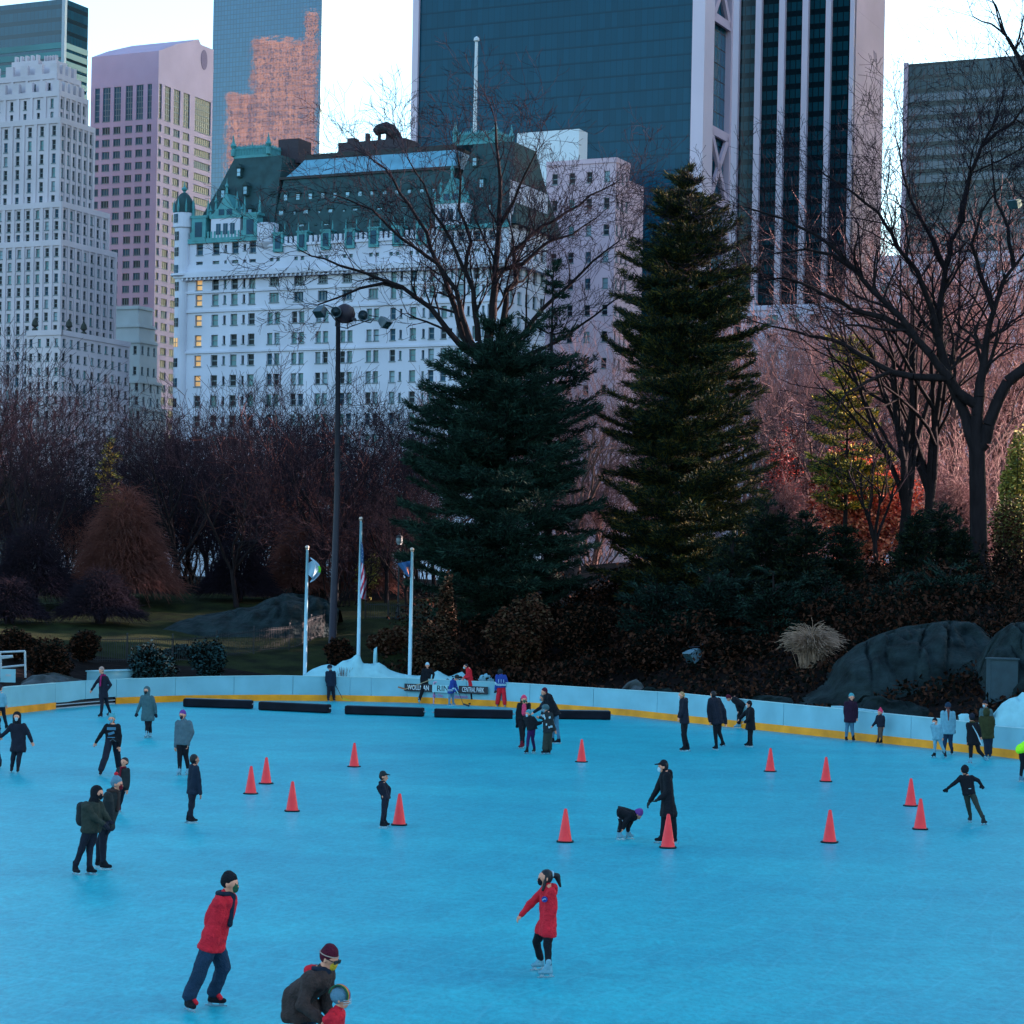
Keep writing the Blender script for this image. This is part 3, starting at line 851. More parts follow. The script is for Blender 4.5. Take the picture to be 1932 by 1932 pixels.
# -- pink granite tower with the broken pediment
b = Bld('pink_tower', 296, 300, 760, 'pink granite tower with a notched pediment on top and grouped dark windows')
qL, qR = b.L(171, 200)[0], b.R(401, 200)[0]
zE = b.L(296, 96)[1]
z1 = b.L(296, 157)[1]; z2 = b.L(296, 222)[1]
rows = 26
zrow = [b.L(171, 243 + 23 * k)[1] for k in range(rows)]
HL, HR = [], []
def wl(x0, x1, ya, yb, xr=171):
    a = b.L(x1, ya)[0]; c = b.L(x0, ya)[0]
    return a, c
cols = [(177, 186, 1), (192, 206, 3), (213, 226, 3), (235, 248, 3), (255, 268, 3), (276, 284, 2)]
for (x0, x1, nb) in cols:
    a, c = wl(x0, x1, 300, 300)
    h = (a, c, z2, z1); HL.append(h); b.window('L', h, M_wblue, bars=(nb, 6))
    for z in zrow:
        h = (a, c, z - 2.3, z); HL.append(h); b.window('L', h, random.choice([M_wdark, M_wblue, M_wblue]), bars=(nb, 1))
colsR = [(298, 303, 1), (309, 320, 3), (326, 338, 3), (344, 356, 3), (366, 396, 8)]
for (x0, x1, nb) in colsR:
    a, c = b.R(x0, 300)[0], b.R(x1, 300)[0]
    h = (a, c, z2, z1); HR.append(h); b.window('R', h, M_wdark, bars=(nb, 6))
    for z in zrow:
        h = (a, c, z - 2.3, z); HR.append(h); b.window('R', h, random.choice([M_wdark, M_wdark, M_wblue]), bars=(nb, 1))
mb = MB()
b.wall(mb, 'L', 0, qL, 0, zE, HL, rev=.6); b.wall(mb, 'R', 0, qR, 0, zE, HR, rev=.6); b.close(mb, qL, qR, 0, zE - .05)
mb.build('wall', M_pink, b.t)
# pediment: gable rising along the R face ; a dark disc paints the shaded round hollow
qp, zp = b.R(375, 74)
qn, zn = b.R(379, 84)
prof = [(0, zE), (b.R(330, 84)[0], b.R(330, 84.5)[1]), (qp, zp), (qn, zn), (qR, zn), (qR, zE)]
qc, zc = b.R(385, 113); rq = b.R(391, 113)[0] - qc; rz_ = zc - b.R(385, 132)[1]
mb = MB(); vs = [(d_, qc + rq * math.cos(2 * math.pi * k / 28), zc + rz_ * math.sin(2 * math.pi * k / 28)) for d_ in (.05, .12) for k in range(28)]
mb.add(vs, [tuple(range(28, 56)), tuple(reversed(range(28)))] + [(k, (k + 1) % 28, (k + 1) % 28 + 28, k + 28) for k in range(28)]); mb.build('recess_shade_disc', M('recess shade granite', (.16, .12, .20), .9, .15), b.t)
vs = [(0, q, z) for q, z in prof] + [(-qL, q, z) for q, z in prof]
n = len(prof)
fs = [tuple(range(n)), tuple(reversed(range(n, 2 * n)))] + [(i, i + n, (i + 1) % n + n, (i + 1) % n) for i in range(n)]
o = mk('pediment', vs, fs, [M_pink], b.t)
b.flush(96, lambda w: w[1][3] < zrow[12])

# -- blue glass tower with the mirrored sunlit building
m = glass_mat('blue curtain wall', (.010, .085, .16), (.006, .045, .085), .16, 1.45, 1.9, .0, rough=.02, wob=.022, spec=.5)
m.node_tree.nodes['Principled BSDF'].inputs['IOR'].default_value = 1.6
b = Bld('glass_tower', 606, 100, 900, 'slim blue mirror glass tower with fine grid lines behind the hotel')
o, qL, qR = plain_block(b, 'glass_facade', m, 400, 611, 330, 0, py=150)

# -- wide dark glass tower with braced white end
m = glass_mat('travertine edged glass', (.003, .050, .086), (.002, .030, .052), .045, 1.5, 3.75, .12, bandc=(.003, .042, .072), rough=.2, wob=.03, spec=.12)
b = Bld('office_tower', 1327, 200, 520, 'very wide dark blue glass tower with white stone edges and crossed bracing on one end')
qL, qR = b.L(777, 120)[0], b.R(1382, 120)[0]
ZT = 215
mb = MB(); q0 = b.L(1305, 120)[0]; q1 = b.L(788, 120)[0]
b.quad(mb, 'L', q0, q1, 0, ZT, .8); b.close(mb, qL, qR, 0, ZT - .5, .8)
mb.build('glass_facade', m, b.t)
mb = MB(); b.slab(mb, 'L', -.0, q0, 0, ZT, 0, 1.2); qe = b.R(1347, 120)[0]; b.slab(mb, 'R', 1.2, qe, 0, ZT, 0, 1.5); mb.build('stone_edge', M_marble, b.t)
mb = MB(); b.slab(mb, 'L', q1, qL, 0, ZT, 0, 1.5); mb.build('stone_edge', M_marble, b.t)
mb = MB(); b.quad(mb, 'R', qe, qR, 0, ZT, 1.4); mb.build('end_glazing', glass_mat('end glass', (.012, .09, .15), (.01, .02, .03), .1, 2.2, 3.75, .1, wob=.05), b.t)
mb = MB(); qf = b.R(1379, 120)[0]; b.slab(mb, 'R', qf, qR, 0, ZT, 0, 1.5); mb.build('stone_edge', M_marble2, b.t)
mb = MB()
def bar(qa, za, qb, zb, t=.75):
    p, q = Vector(b.loc('R', qa, za, .5)), Vector(b.loc('R', qb, zb, .5))
    d = (q - p); L = d.length; d.normalize(); up_ = d.cross(Vector((1, 0, 0))).normalized()
    mb = MB(); mb.obox((p + q) / 2, d * L / 2, up_ * t, Vector((1, 0, 0)) * .35); mb.build('cross_brace', M_marble2, b.t)
ys = [245, 375]
zA, zB = b.R(1347, ys[0])[1], b.R(1347, ys[1])[1]; H_ = zA - zB
for k in range(-2, 4):
    z_ = zB + k * H_ * 2.66
    if z_ < 0 or z_ + H_ > ZT: continue
    bar(qe, z_ + H_, qf, z_ + H_, 1.0); bar(qe, z_, qf, z_, 1.0); bar(qe, z_ + H_, qf, z_); bar(qe, z_, qf, z_ + H_)


# -- striped tower
m = glass_mat('striped tower glass', (.004, .036, .050), (.002, .009, .013), .16, 1.7, 4.1, .40, bandc=(.002, .008, .012), rough=.12, wob=.02, spec=.22)
b = Bld('office_tower', 1612, 200, 640, 'tall tower of white vertical marble piers and dark glass with a blank pink side wall')
qL, qR = b.L(1340, 120)[0], b.R(1668, 120)[0]
mb = MB(); b.quad(mb, 'L', 0, qL, 0, 260, .6); b.close(mb, qL, qR, 0, 260, .6); mb.build('glass_facade', m, b.t)
for (x0, x1) in ((1384, 1395), (1426, 1437), (1470, 1481), (1514, 1525), (1558, 1568), (1604, 1611.9)):
    mb = MB(); b.slab(mb, 'L', max(-.01, b.L(x1, 120)[0]), b.L(x0, 120)[0], 0, 261, -.9, .7); mb.build('pier', M_marble, b.t)
mb = MB(); b.quad(mb, 'R', 0, qR, 0, 261, 0)
for k in range(26): b.slab(mb, 'R', .2, qR - .2, 10 + k * 9.9, 10.08 + k * 9.9, -.03, -.001)
mb.build('side_wall', M_marble2, b.t)

# -- dark banded block at the right edge
b = Bld('office_block', 2110, 300, 560, 'dark block with pale horizontal window bands and a white corner strip at the right edge')
qL = b.L(1703, 300)[0]; zt = b.L(1703, 122)[1]; qR = 40
mb = MB(); b.quad(mb, 'L', 0, qL, 0, zt); b.quad(mb, 'R', 0, qR, 0, zt); b.close(mb, qL, qR, 0, zt)
mb.build('wall', glass_mat('dark banded block glass', (.015, .04, .055), (.006, .012, .016), .2, 1.6, 3.4, .3, bandc=(.01, .018, .022), rough=.3, spec=.4), b.t)
mb = MB(); b.slab(mb, 'L', b.L(1711, 300)[0], qL + .02, 0, zt + .3, -.6, .1); mb.build('corner_strip', M_marble2, b.t)
M_band = glass_mat('pale band glazing', (.075, .095, .13), (.03, .035, .045), .18, 1.6, 50, .0, rough=.3, spec=.5)
for k in range(16):
    ya = 180 + k * 25.5
    z = b.L(1711, ya)[1]
    mb = MB(); b.slab(mb, 'L', 0, b.L(1711, 300)[0] - .05, z - 1.9, z, -.18, -.01); mb.build('window_band', M_band, b.t)

# -- pale buildings behind the trees at the right
M_pale = M('pale lavender stone', (.52, .46, .56), .8, .08, .1)
for (nm, px, Y, xL, xR, yt, lab) in (('far_block', 2050, 420, 1648, 2090, 484, 'pale lavender apartment block with long window bands behind the bare trees at right'),
                                    ('far_block', 1640, 460, 1398, 1652, 578, 'low pale block at the foot of the striped tower, behind the trees')):
    b = Bld(nm, px, 600, Y, lab)
    zt = b.L(xL, yt)[1]; qL = b.L(xL, 600)[0]; qR = 12
    mb = MB(); n = max(4, int(qL / 4.2)); rw = int(zt / 3.6)
    b.grid(mb, 'L', 0, qL, 0, zt - 1, n, rw, 2.4, 1.7, [M_wblue, M_wteal, M_wdark], bars=(2, 1)); b.quad(mb, 'R', 0, qR, 0, zt - 1)
    for k in range(rw): b.slab(mb, 'L', 0, qL, k * (zt - 1) / rw - .12, k * (zt - 1) / rw + .12, -.12, -.005)
    b.slab(mb, 'L', -.3, qL + .2, zt - 1, zt, -.3, .4); b.close(mb, qL, qR, 0, zt - .05)
    mb.build('wall', M_pale, b.t); b.flush(70, lambda w: w[1][2] < 12)

# -- rose stone building and white plant box right of the hotel
b = Bld('far_block', 1161, 380, 480, 'rose stone building with a blank top storey right of the hotel, behind the bare tree')
zt = b.L(1161, 297)[1]; qL, qR = b.L(1030, 380)[0], b.R(1187, 380)[0]
mb = MB()
b.grid(mb, 'L', 0, qL, 0, zt - 1, 4, 17, 1.3, 2.2, Wst); b.grid(mb, 'R', 0, qR, 0, zt - 1, 3, 17, 1.2, 2.2, Wst); b.slab(mb, 'L', 0, qL, zt - 1, zt, -.2, .4); b.slab(mb, 'R', 0, qR, zt - 1, zt, -.2, .4); b.close(mb, qL, qR, 0, zt - .05)
mb.build('wall', M_pinkst, b.t)
zs = b.R(1190, 342)[1]; q1 = b.R(1214, 380)[0]
mb = MB(); b.slab(mb, 'R', qR, q1, 0, zs, -.0, 12); mb.build('side_wing', M_pinkst, b.t)
b.flush(80, lambda w: w[1][2] < 25)
b = Bld('plant_room', 1092, 280, 500, 'plain white rooftop box behind the hotel')
zt = b.L(1092, 243)[1]
plain_block(b, 'wall', M('white render', (.62, .66, .70), .8, .05), 975, 1108, zt, 0, py=280)

# ---------------------------------------------------------------- the grand hotel
b = Bld('grand_hotel', 958, 560, 420, 'white chateau style hotel with green mansard roof, gables and corner turret', 'hotel')
rg = random.Random(11)
LX = lambda x, y=560, d=0: b.L(x, y, d)[0]
# screen rows run along the street grid, so heights come from a reference column x=375
LZ = lambda y, x=375: b.L(x, y)[1]
qW = LX(336)
zPar = LZ(453)          # parapet of the pavilion
zMain = LZ(468)         # parapet of the middle
H, rowsY = [], [538, 567, 605, 643, 681, 719, 757, 795, 833, 871, 909]
def addw(xc, wpx, yc, hpx, mat, bars=(1, 2)):
    q, z = b.L(xc, 560)[0], LZ(yc)
    qa, qb = b.L(xc + wpx / 2, 560)[0], b.L(xc - wpx / 2, 560)[0]
    hz = hpx / 4340 * 420
    h = (qa, qb, z - hz / 2, z + hz / 2); H.append(h); b.window('L', h, mat, bars=bars, rev=.5)
pav = [(375, 12.5), (406, 12.5), (424, 5), (442, 12.5), (460, 5), (475, 12.5)]
pavR = [(838, 11), (852, 5), (868, 12), (884, 5), (898, 12), (912, 5), (926, 12)]
mids = [(517, 0), (563, 0), (608.5, 0), (654.5, 0), (704, 0)]
sing = [(742, 10.5), (757, 5), (780, 12), (800, 5), (815, 11)]
for i, y in enumerate(rowsY):
    for (x, wd) in pav + pavR + sing:
        if x == 375: mt = M_wlit if 538 <= y <= 722 else M_wdark
        elif x < 480: mt = rg.choice([M_wdark, M_wdark, M_wteal])
        else: mt = rg.choice([M_wteal, M_wteal, M_wblue, M_wdark, M_wcurt])
        addw(x, wd, y, 22 if wd > 5 else 17, mt, (1, 2) if wd > 5 else (1, 1))
    for (x, _) in mids:
        if y == 538: addw(x, 18, y, 14, M_wdark, (4, 2))
        elif y == 567: addw(x, 18, y, 19, rg.choice([M_wteal, M_wblue]), (3, 1))
        else:
            for s in (-6.8, 6.8): addw(x + s, 10, y, 22, rg.choice([M_wteal, M_wteal, M_wblue, M_wcurt, M_wdark]), (1, 2))
for (x, wd) in pav:
    addw(x, wd, 471, 22 if wd > 5 else 13, M_wblue); addw(x, wd, 499, 11, rg.choice([M_wteal, M_wblue]))
for (x, wd) in pavR: addw(x, wd, 471, 17, M_wblue); addw(x, wd, 499, 9, M_wteal)
for (x, _) in mids + [(742, 0), (780, 0), (812, 0)]:
    for s in (-6, 6): addw(x + s, 7, 497, 8, M_wteal)
mb = MB()
qPL, qPR = LX(505, 470), LX(828, 470)
b.wall(mb, 'L', 0, qW, 0, zMain, H, rev=.5)
Hp = [h for h in H]
b.wall(mb, 'L', qPL, qW, zMain, zPar, [h for h in H if h[3] > zMain], d=0, rev=.5)
b.wall(mb, 'L', 0, qPR, zMain, zPar, [h for h in H if h[3] > zMain], d=0, rev=.5)
qRR = b.R(1030, 560)[0]
HRr = []
for k in range(5):
    for j in range(14):
        q = qRR * (k + .5) / 5; z = 12 + j * 4.6
        h = (q - .9, q + .9, z, z + 2.3); HRr.append(h); b.window('R', h, rg.choice(Wst), bars=(1, 2), rev=.5)
b.wall(mb, 'R', 0, qRR, 0, zPar + 8, HRr, rev=.5)
b.close(mb, qW, qRR, 0, zMain)
mb.build('wall', M_plaza, b.t)
# cornices and string courses
mb = MB(); z = LZ(520)
b.slab(mb, 'L', -.6, qW + .4, z - .5, z + .5, -1.3, -.005); b.slab(mb, 'L', -.4, qW + .2, z - 1.0, z - .5, -.7, -.005); b.slab(mb, 'L', -.4, qW, z + .5, z + 2.0, -.35, -.005)
for k in range(70): b.slab(mb, 'L', qW * k / 70 + .2, qW * k / 70 + .55, z - 1.0, z - .52, -1.15, -.71)
b.slab(mb, 'R', 0, qRR, z - .5, z + .5, -1.3, -.005)
mb.build('cornice', M_plaza, b.t)
for y in (552, 588, 665):
    mb = MB(); z = LZ(y); b.slab(mb, 'L', 0, qW, z - .22, z + .22, -.30, -.005); mb.build('string_course', M_plaza, b.t)
mb = MB(); z = LZ(455)
b.slab(mb, 'L', -.3, qPR, z - .5, z + .4, -.45, -.006); mb.build('parapet_trim', M_copper, b.t); mb = MB(); b.slab(mb, 'L', qPL, qW, z - .5, z + .4, -.45, -.006)
for k in range(26):
    for (qa, qb) in ((qPL, qW),):
        b.slab(mb, 'L', qa + (qb - qa) * k / 26, qa + (qb - qa) * (k + .55) / 26, z + .4, z + 1.7, -.3, .1)
mb.build('parapet_trim', M_copper, b.t)
mb = MB()
for k in range(34):
    b.slab(mb, 'L', qPR + (qPL - qPR) * k / 34, qPR + (qPL - qPR) * (k + .55) / 34, zMain + .003, zMain + 1.3, -.1, .3)
b.slab(mb, 'L', qPR, qPL, zMain - .5, zMain, -.35, -.006)
mb.build('battlement', M_plaza, b.t)
# corner turret with a dome
qT, zT = b.L(342, 560)[0], LZ(403, 342)
pT = Vector(b.loc('L', qT, 0, .4))
mb = MB()
rT = 19 / 4340 * 430
mb.lathe(pT, [(rT * .8, 0), (rT * .8, LZ(523)), (rT * 1.25, LZ(520)), (rT * 1.25, LZ(516)), (rT * .92, LZ(515)), (rT * .92, LZ(430)), (rT * 1.08, LZ(428)), (rT * 1.08, zT), (rT * .9, zT + .1)], 24)
mb.build('turret', M_plaza, b.t)
for i, y in enumerate([412, 445, 475, 508, 540, 570, 608, 646, 684, 722, 760]):
    mb = MB(); z = LZ(y); a0 = R(-105) ; rr = rT * (1.09 if y < 429 else .93 if y < 516 else .81)
    c = pT + Vector((math.cos(a0) * rr, math.sin(a0) * rr, z)); tx = Vector((-math.sin(a0), math.cos(a0), 0)); nn = Vector((math.cos(a0), math.sin(a0), 0))
    mb.obox(c, tx * .5, nn * .06, (0, 0, .85), 0); mb.obox(c + nn * .05, tx * .06, nn * .04, (0, 0, .85), 1); mb.obox(c + nn * .05, tx * .5, nn * .04, (0, 0, .06), 1)
    mb.build('window', [rg.choice([M_wdark, M_wblue, M_wlit if y > 440 else M_wblue]), M_frame], b.t)
mb = MB(); hD = (403 - 362) / 4340 * 430
mb.lathe(pT + Vector((0, 0, zT + .1)), [(rT * 1.05 * math.cos(t), hD * math.sin(t)) for t in np.linspace(0, 1.45, 9)], 20)
mb.build('dome', M_slate, b.t, True)
mb = MB(); mb.lathe(pT + Vector((0, 0, zT + hD)), [(.3, -.3), (.22, .3), (.55, .6), (.55, .9), (.2, 1.2), (.12, 1.6), (.03, 2.3)], 10)
for k in range(8):
    a0 = k * math.pi / 4; mb.lathe(pT + Vector((math.cos(a0) * rT * 1.05, math.sin(a0) * rT * 1.05, zT + .1)), [(.22, 0), (.26, 1.0), (.02, 2.6)], 6)
mb.build('dome_finial', M_copper, b.t)
# mansard roofs
def frustum(name, q0, q1, z0, z1, d0, d1, inL, inR, inF, inB, mat, zmid=None, part=True):
    """hipped block over the L face: in* = how far each side leans in at the top"""
    lo = [(-q1, d0, z0), (-q0, d0, z0), (-q0, d1, z0), (-q1, d1, z0)]
    rings = [lo]
    for t, k in ((.3, .34), (.65, .69), (1, 1)):     # very slightly concave
        rings.append([(-q1 + inL * k, d0 + inF * k, z0 + (z1 - z0) * t), (-q0 - inR * k, d0 + inF * k, z0 + (z1 - z0) * t), (-q0 - inR * k, d1 - inB * k, z0 + (z1 - z0) * t), (-q1 + inL * k, d1 - inB * k, z0 + (z1 - z0) * t)])
    vs = [v for r in rings for v in r]
    fs = [(r * 4 + k, r * 4 + (k + 1) % 4, r * 4 + 4 + (k + 1) % 4, r * 4 + 4 + k) for r in range(len(rings) - 1) for k in range(4)] + [(0, 3, 2, 1), tuple(len(vs) - 4 + k for k in range(4))]
    return mk(name, vs, fs, mat, b.t)
zR0 = zMain + .3
d1 = 5.2                                     # roof surface at mid height stands back from the wall
zRt = LZ(347, 510) + 2.0
qa, qb = LX(842, 400), LX(500, 400)
frustum('roof', qa, qb, zR0, zRt, .8, 22, 1, 1, 4.5, 4.5, M_slate)
zG1 = zRt + (338 - 296) / 4340 * 420
frustum('roof', qa + 1, qb - 1, zRt + .02, zG1, 5.4, 21, 2, 2, 4.0, 4, M_glassroof)
mb = MB(); b.slab(mb, 'L', qa + 3, qb - 3, zG1 - .2, zG1 + 1.1, 9.6, 17); b.slab(mb, 'L', qa, qb, zRt - .35, zRt + .15, 4.9, 5.6); mb.build('ridge', M_dkmetal, b.t)
zPt = LZ(284, 470)
frustum('roof', LX(508, 450), LX(345, 450), zPar + .2, zPt, .9, 20, 7.4, 1.2, 5.5, 5.5, M_slate)
zQt = LZ(284, 470) - .5
frustum('roof', -1.0, LX(822, 400), zPar + .2, zQt, .9, 22, 4.5, 3.5, 5.5, 5.5, M_slate)
for (x0, x1, zc, dd) in ((440, 506, zPt, 6.5), (858, 934, zQt, 6.5)):
    mb = MB(); qa2, qb2 = LX(x1, 300, dd), LX(x0, 300, dd)
    b.slab(mb, 'L', qa2, qb2, zc + .003, zc + .5, dd, dd + 7)
    nC = 22
    for k in range(nC):
        q = qa2 + (qb2 - qa2) * (k + .5) / nC
        mb.lathe(b.loc('L', q, zc + .5, dd + .2), [(.18, 0), (.16, 1.1), (.26, 1.4), (.03, 2.1)], 6)
    for k in range(12):
        for q in (qa2, qb2):
            mb.lathe(b.loc('L', q, zc + .5, dd + 7 * (k + .5) / 12), [(.18, 0), (.16, 1.1), (.26, 1.4), (.03, 2.1)], 6)
    for q, dq in ((qa2, dd), (qb2, dd), (qa2, dd + 7), (qb2, dd + 7)):
        mb.lathe(b.loc('L', q, zc + .5, dq), [(.5, 0), (.5, 1.2), (.3, 1.4), (.65, 2.0), (.35, 2.6), (.2, 3.2), (.03, 4.2)], 8)
    mb.build('roof_cresting', M_copper, b.t)
# copper gables over the pavilions
def gable(xc, yb, ya, wpx, stone_y, wst):
    q = LX(xc, yb); zb, za = LZ(yb, xc), LZ(ya, xc); wq = wpx / 4340 * 430 / CP
    zs0 = LZ(stone_y, xc)
    mb = MB()
    b.slab(mb, 'L', q - wst / 2, q + wst / 2, zs0, zb, -.25, 3.0, 0)
    steps = [(1.0, 0), (1.0, .12), (.72, .22), (.62, .34), (.5, .36), (0, .94)]
    prof = [(q - wq / 2 * k, zb + (za - zb) * t) for k, t in steps] + [(q + wq / 2 * k, zb + (za - zb) * t) for k, t in reversed(steps[:-1])]
    vs = [b.loc('L', a_, z_, -.35) for a_, z_ in prof] + [b.loc('L', a_, z_, 4.0) for a_, z_ in prof]
    n = len(prof)
    mb.add(vs, [tuple(range(n)), tuple(reversed(range(n, 2 * n)))] + [(i, i + n, (i + 1) % n + n, (i + 1) % n) for i in range(n)], 1)
    for k, t, hh in ((-1, .1, 2.2), (1, .1, 2.2), (-.66, .34, 3.4), (.66, .34, 3.4), (0, .9, 3.2)):
        mb.lathe(b.loc('L', q + wq / 2 * k, zb + (za - zb) * t, 0), [(.28, 0), (.2, hh * .4), (.4, hh * .5), (.12, hh * .7), (.02, hh)], 6, 1)
    o = mb.build('gable', [M_plaza, M_copper], b.t)
    for k in (-1, 1):
        m2 = MB(); b.slab(m2, 'L', q + k * .9 - .6, q + k * .9 + .6, zb + .6, zb + (za - zb) * .34, -.42, -.36, 0); m2.build('window', [M_wblue], o)
    for k in (-1.6, 0, 1.6):
        m2 = MB(); b.slab(m2, 'L', q + k - .5, q + k + .5, zs0 + .8, zb - 1.0, -.32, -.26, 0); b.slab(m2, 'L', q + k - .05, q + k + .05, zs0 + .8, zb - 1.0, -.36, -.325, 1); m2.build('window', [M_wblue, M_frame], o)
gable(427, 412, 362, 66, 450, 6.6)
gable(852, 384, 330, 62, 426, 6.4)
# dormers on the main roof
def dormer(xc, yc, wpx, hpx, dd, big=True):
    q, z = b.L(xc, yc, dd); wq, hz = wpx / 4340 * 430, hpx / 4340 * 430
    mb = MB()
    b.slab(mb, 'L', q - wq * .75, q + wq * .75, z - hz * .7, z + hz * .65, dd + .1, dd + 2.5, 0)
    vs = [b.loc('L', q - wq * .95, z + hz * .65, dd - .1), b.loc('L', q + wq * .95, z + hz * .65, dd - .1), b.loc('L', q, z + hz * 1.25, dd - .1)]
    vs += [b.loc('L', q - wq * .95, z + hz * .65, dd + 2.8), b.loc('L', q + wq * .95, z + hz * .65, dd + 2.8), b.loc('L', q, z + hz * 1.25, dd + 2.8)]
    mb.add(vs, [(0, 1, 2), (5, 4, 3), (0, 3, 4, 1), (1, 4, 5, 2), (2, 5, 3, 0)], 0)
    o = mb.build('dormer', [M_slate], b.t)
    m2 = MB(); b.slab(m2, 'L', q - wq / 2, q + wq / 2, z - hz / 2, z + hz / 2, dd + .02, dd + .09, 0); b.slab(m2, 'L', q - wq / 2, q + wq / 2, z - .06, z + .06, dd - .02, dd + .015, 1)
    m2.build('window', [M('pale dormer glass', (.22, .40, .50), .3, .2, .4), M_frame], o)
for k in range(14): dormer(515 + 23.4 * k, 374 - k * .9, 7, 12, 3.9)
for k in range(7): dormer(530 + 46.5 * k, 404 - k * 1.2, 9, 13, 2.9); dormer(509 + 46.5 * k, 404 - k * 1.2, 4, 7, 2.9)
for k in range(7): dormer(522 + 46.5 * k, 431 - k * 1.2, 9, 12, 2.0); dormer(549 + 46.5 * k, 431 - k * 1.2, 4, 7, 2.0)
for (x, y) in ((450, 325), (462, 359), (471, 402), (420, 366)): dormer(x, y, 7, 14, 4.6 if y < 340 else 3.0 if y < 380 else 1.8)
for (x, y) in ((895, 305), (908, 346), (922, 394)): dormer(x, y, 7, 14, 4.6 if y < 320 else 3.2 if y < 380 else 2)
# copper dormers breaking the parapet
for x in (526, 571, 616, 661, 706, 751, 796):
    q = LX(x, 462); z = zMain
    mb = MB(); b.slab(mb, 'L', q - 1.05, q + 1.05, z - 1.6, z + 1.9, -.42, 1.6, 0); b.slab(mb, 'L', q - 1.25, q + 1.25, z + 1.9, z + 2.2, -.5, 1.7, 0)
    for s in (-1.15, 1.15): mb.lathe(b.loc('L', q + s, z + 2.2, .2), [(.16, 0), (.12, .8), (.02, 1.8)], 6)
    o = mb.build('parapet_dormer', [M_copper], b.t)
    m2 = MB(); b.slab(m2, 'L', q - .62, q + .62, z - 1.0, z + 1.5, -.47, -.425, 0); m2.build('window', [M_wblue], o)
for x in (377, 474):
    q = LX(x, 440); z = zPar
    mb = MB(); b.slab(mb, 'L', q - 1.6, q + 1.6, z - .3, z + 4.2, -.5, 1.6, 0); b.slab(mb, 'L', q - 1.9, q + 1.9, z + 4.2, z + 4.7, -.6, 1.7, 0)
    for s in (-1.7, 1.7): mb.lathe(b.loc('L', q + s, z + 4.7, .2), [(.3, 0), (.24, 1.6), (.02, 3.4)], 6)
    o = mb.build('parapet_dormer', [M_copper], b.t)
    m2 = MB(); b.slab(m2, 'L', q - .8, q + .8, z + .5, z + 3.4, -.56, -.51, 0); m2.build('window', [M_wblue], o)
# stone turret stub between pavilion and main roof, arched window heads
mb = MB(); pS = Vector(b.loc('L', LX(500, 440), 0, 1.0)); mb.lathe(pS + Vector((0, 0, zPar - 2.5)), [(1.0, 0), (2.1, 1.2), (2.1, 5.0), (1.9, 5.1)], 20); mb.build('bartizan', M_plaza, b.t)
for (x, _) in mids:
    q = LX(x); z = LZ(538) + .68; rr = 18 / 4340 * 430 / 2
    mb = MB(); n = 10
    vs = [b.loc('L', q + rr * math.cos(math.pi * k / n), z + rr * .9 * math.sin(math.pi * k / n), -.03) for k in range(n + 1)]
    vs += [b.loc('L', q + (rr + .35) * math.cos(math.pi * k / n), z + (rr * .9 + .35) * math.sin(math.pi * k / n), -.14) for k in range(n + 1)]
    vs += [b.loc('L', q + rr * math.cos(math.pi * k / n), z + rr * .9 * math.sin(math.pi * k / n), -.14) for k in range(n + 1)]
    mb.add(vs, [tuple(range(n + 1))], 0)
    mb.add(vs, [(n + 1 + k, n + 2 + k, 2 * n + 3 + k, 2 * n + 2 + k) for k in range(n)], 1)
    mb.build('arch_window', [M_wdark, M_plaza], b.t)
# roof plant
mb = MB(); q0, zz = b.L(771, 262, 12); q1, _ = b.L(643, 262, 12)
b.slab(mb, 'L', q0, q1, zG1, zz, 11, 16); b.slab(mb, 'L', q0 + 3, q0 + 5, zz, zz + 1.2, 12, 14); b.slab(mb, 'L', q1 - 3, q1 - 1.4, zz, zz + 1.0, 12, 14); b.slab(mb, 'L', q1 - 6, q1 - 5.4, zz, zz + 1.7, 12, 13)
mb.build('plant_house', M('brown brick', (.05, .04, .05), .9, .2), b.t)
mb = MB()
q0, zz = b.L(568, 272, 12); q1, _ = b.L(530, 272, 12)
b.slab(mb, 'L', q0, q1, zG1, zz + 1.0, 11, 16); mb.build('plant_house', MATS['brown brick'], b.t)
mb = MB()
pts = [(708, 250), (716, 244), (728, 241), (738, 246), (748, 256), (756, 264)]
vv = [Vector(b.loc('L', *b.L(x, y, 12), 12)) for x, y in pts]
mb.tube(vv, [.8, 1.1, 1.2, 1.2, 1.0, .6], 8); mb.tube([vv[1], vv[1] - Vector((0, 0, 3))], .35, 6); mb.tube([vv[3], vv[3] - Vector((0, 0, 3))], .35, 6)
mb.build('covered_hoist', M_dkmetal, b.t, True)
b.flush(60, lambda w: w[1][2] < 22 or w[0] == 'R')
# flag pole on the right pavilion
q, z = b.L(896, 236, 10); p0 = Vector(b.loc('L', q, zQt, 10)); zt = b.L(897, 80, 10)[1]
mb = MB(); mb.tube([p0, Vector((p0.x, p0.y, zt))], [.42, .30], 8); mb.lathe((p0.x, p0.y, zt), [(.2, 0), (.55, .3), (.5, .8), (.1, 1.1)], 10); mb.build('roof_flagpole', M('painted pole', (.55, .58, .62), .5, .05), b.t)

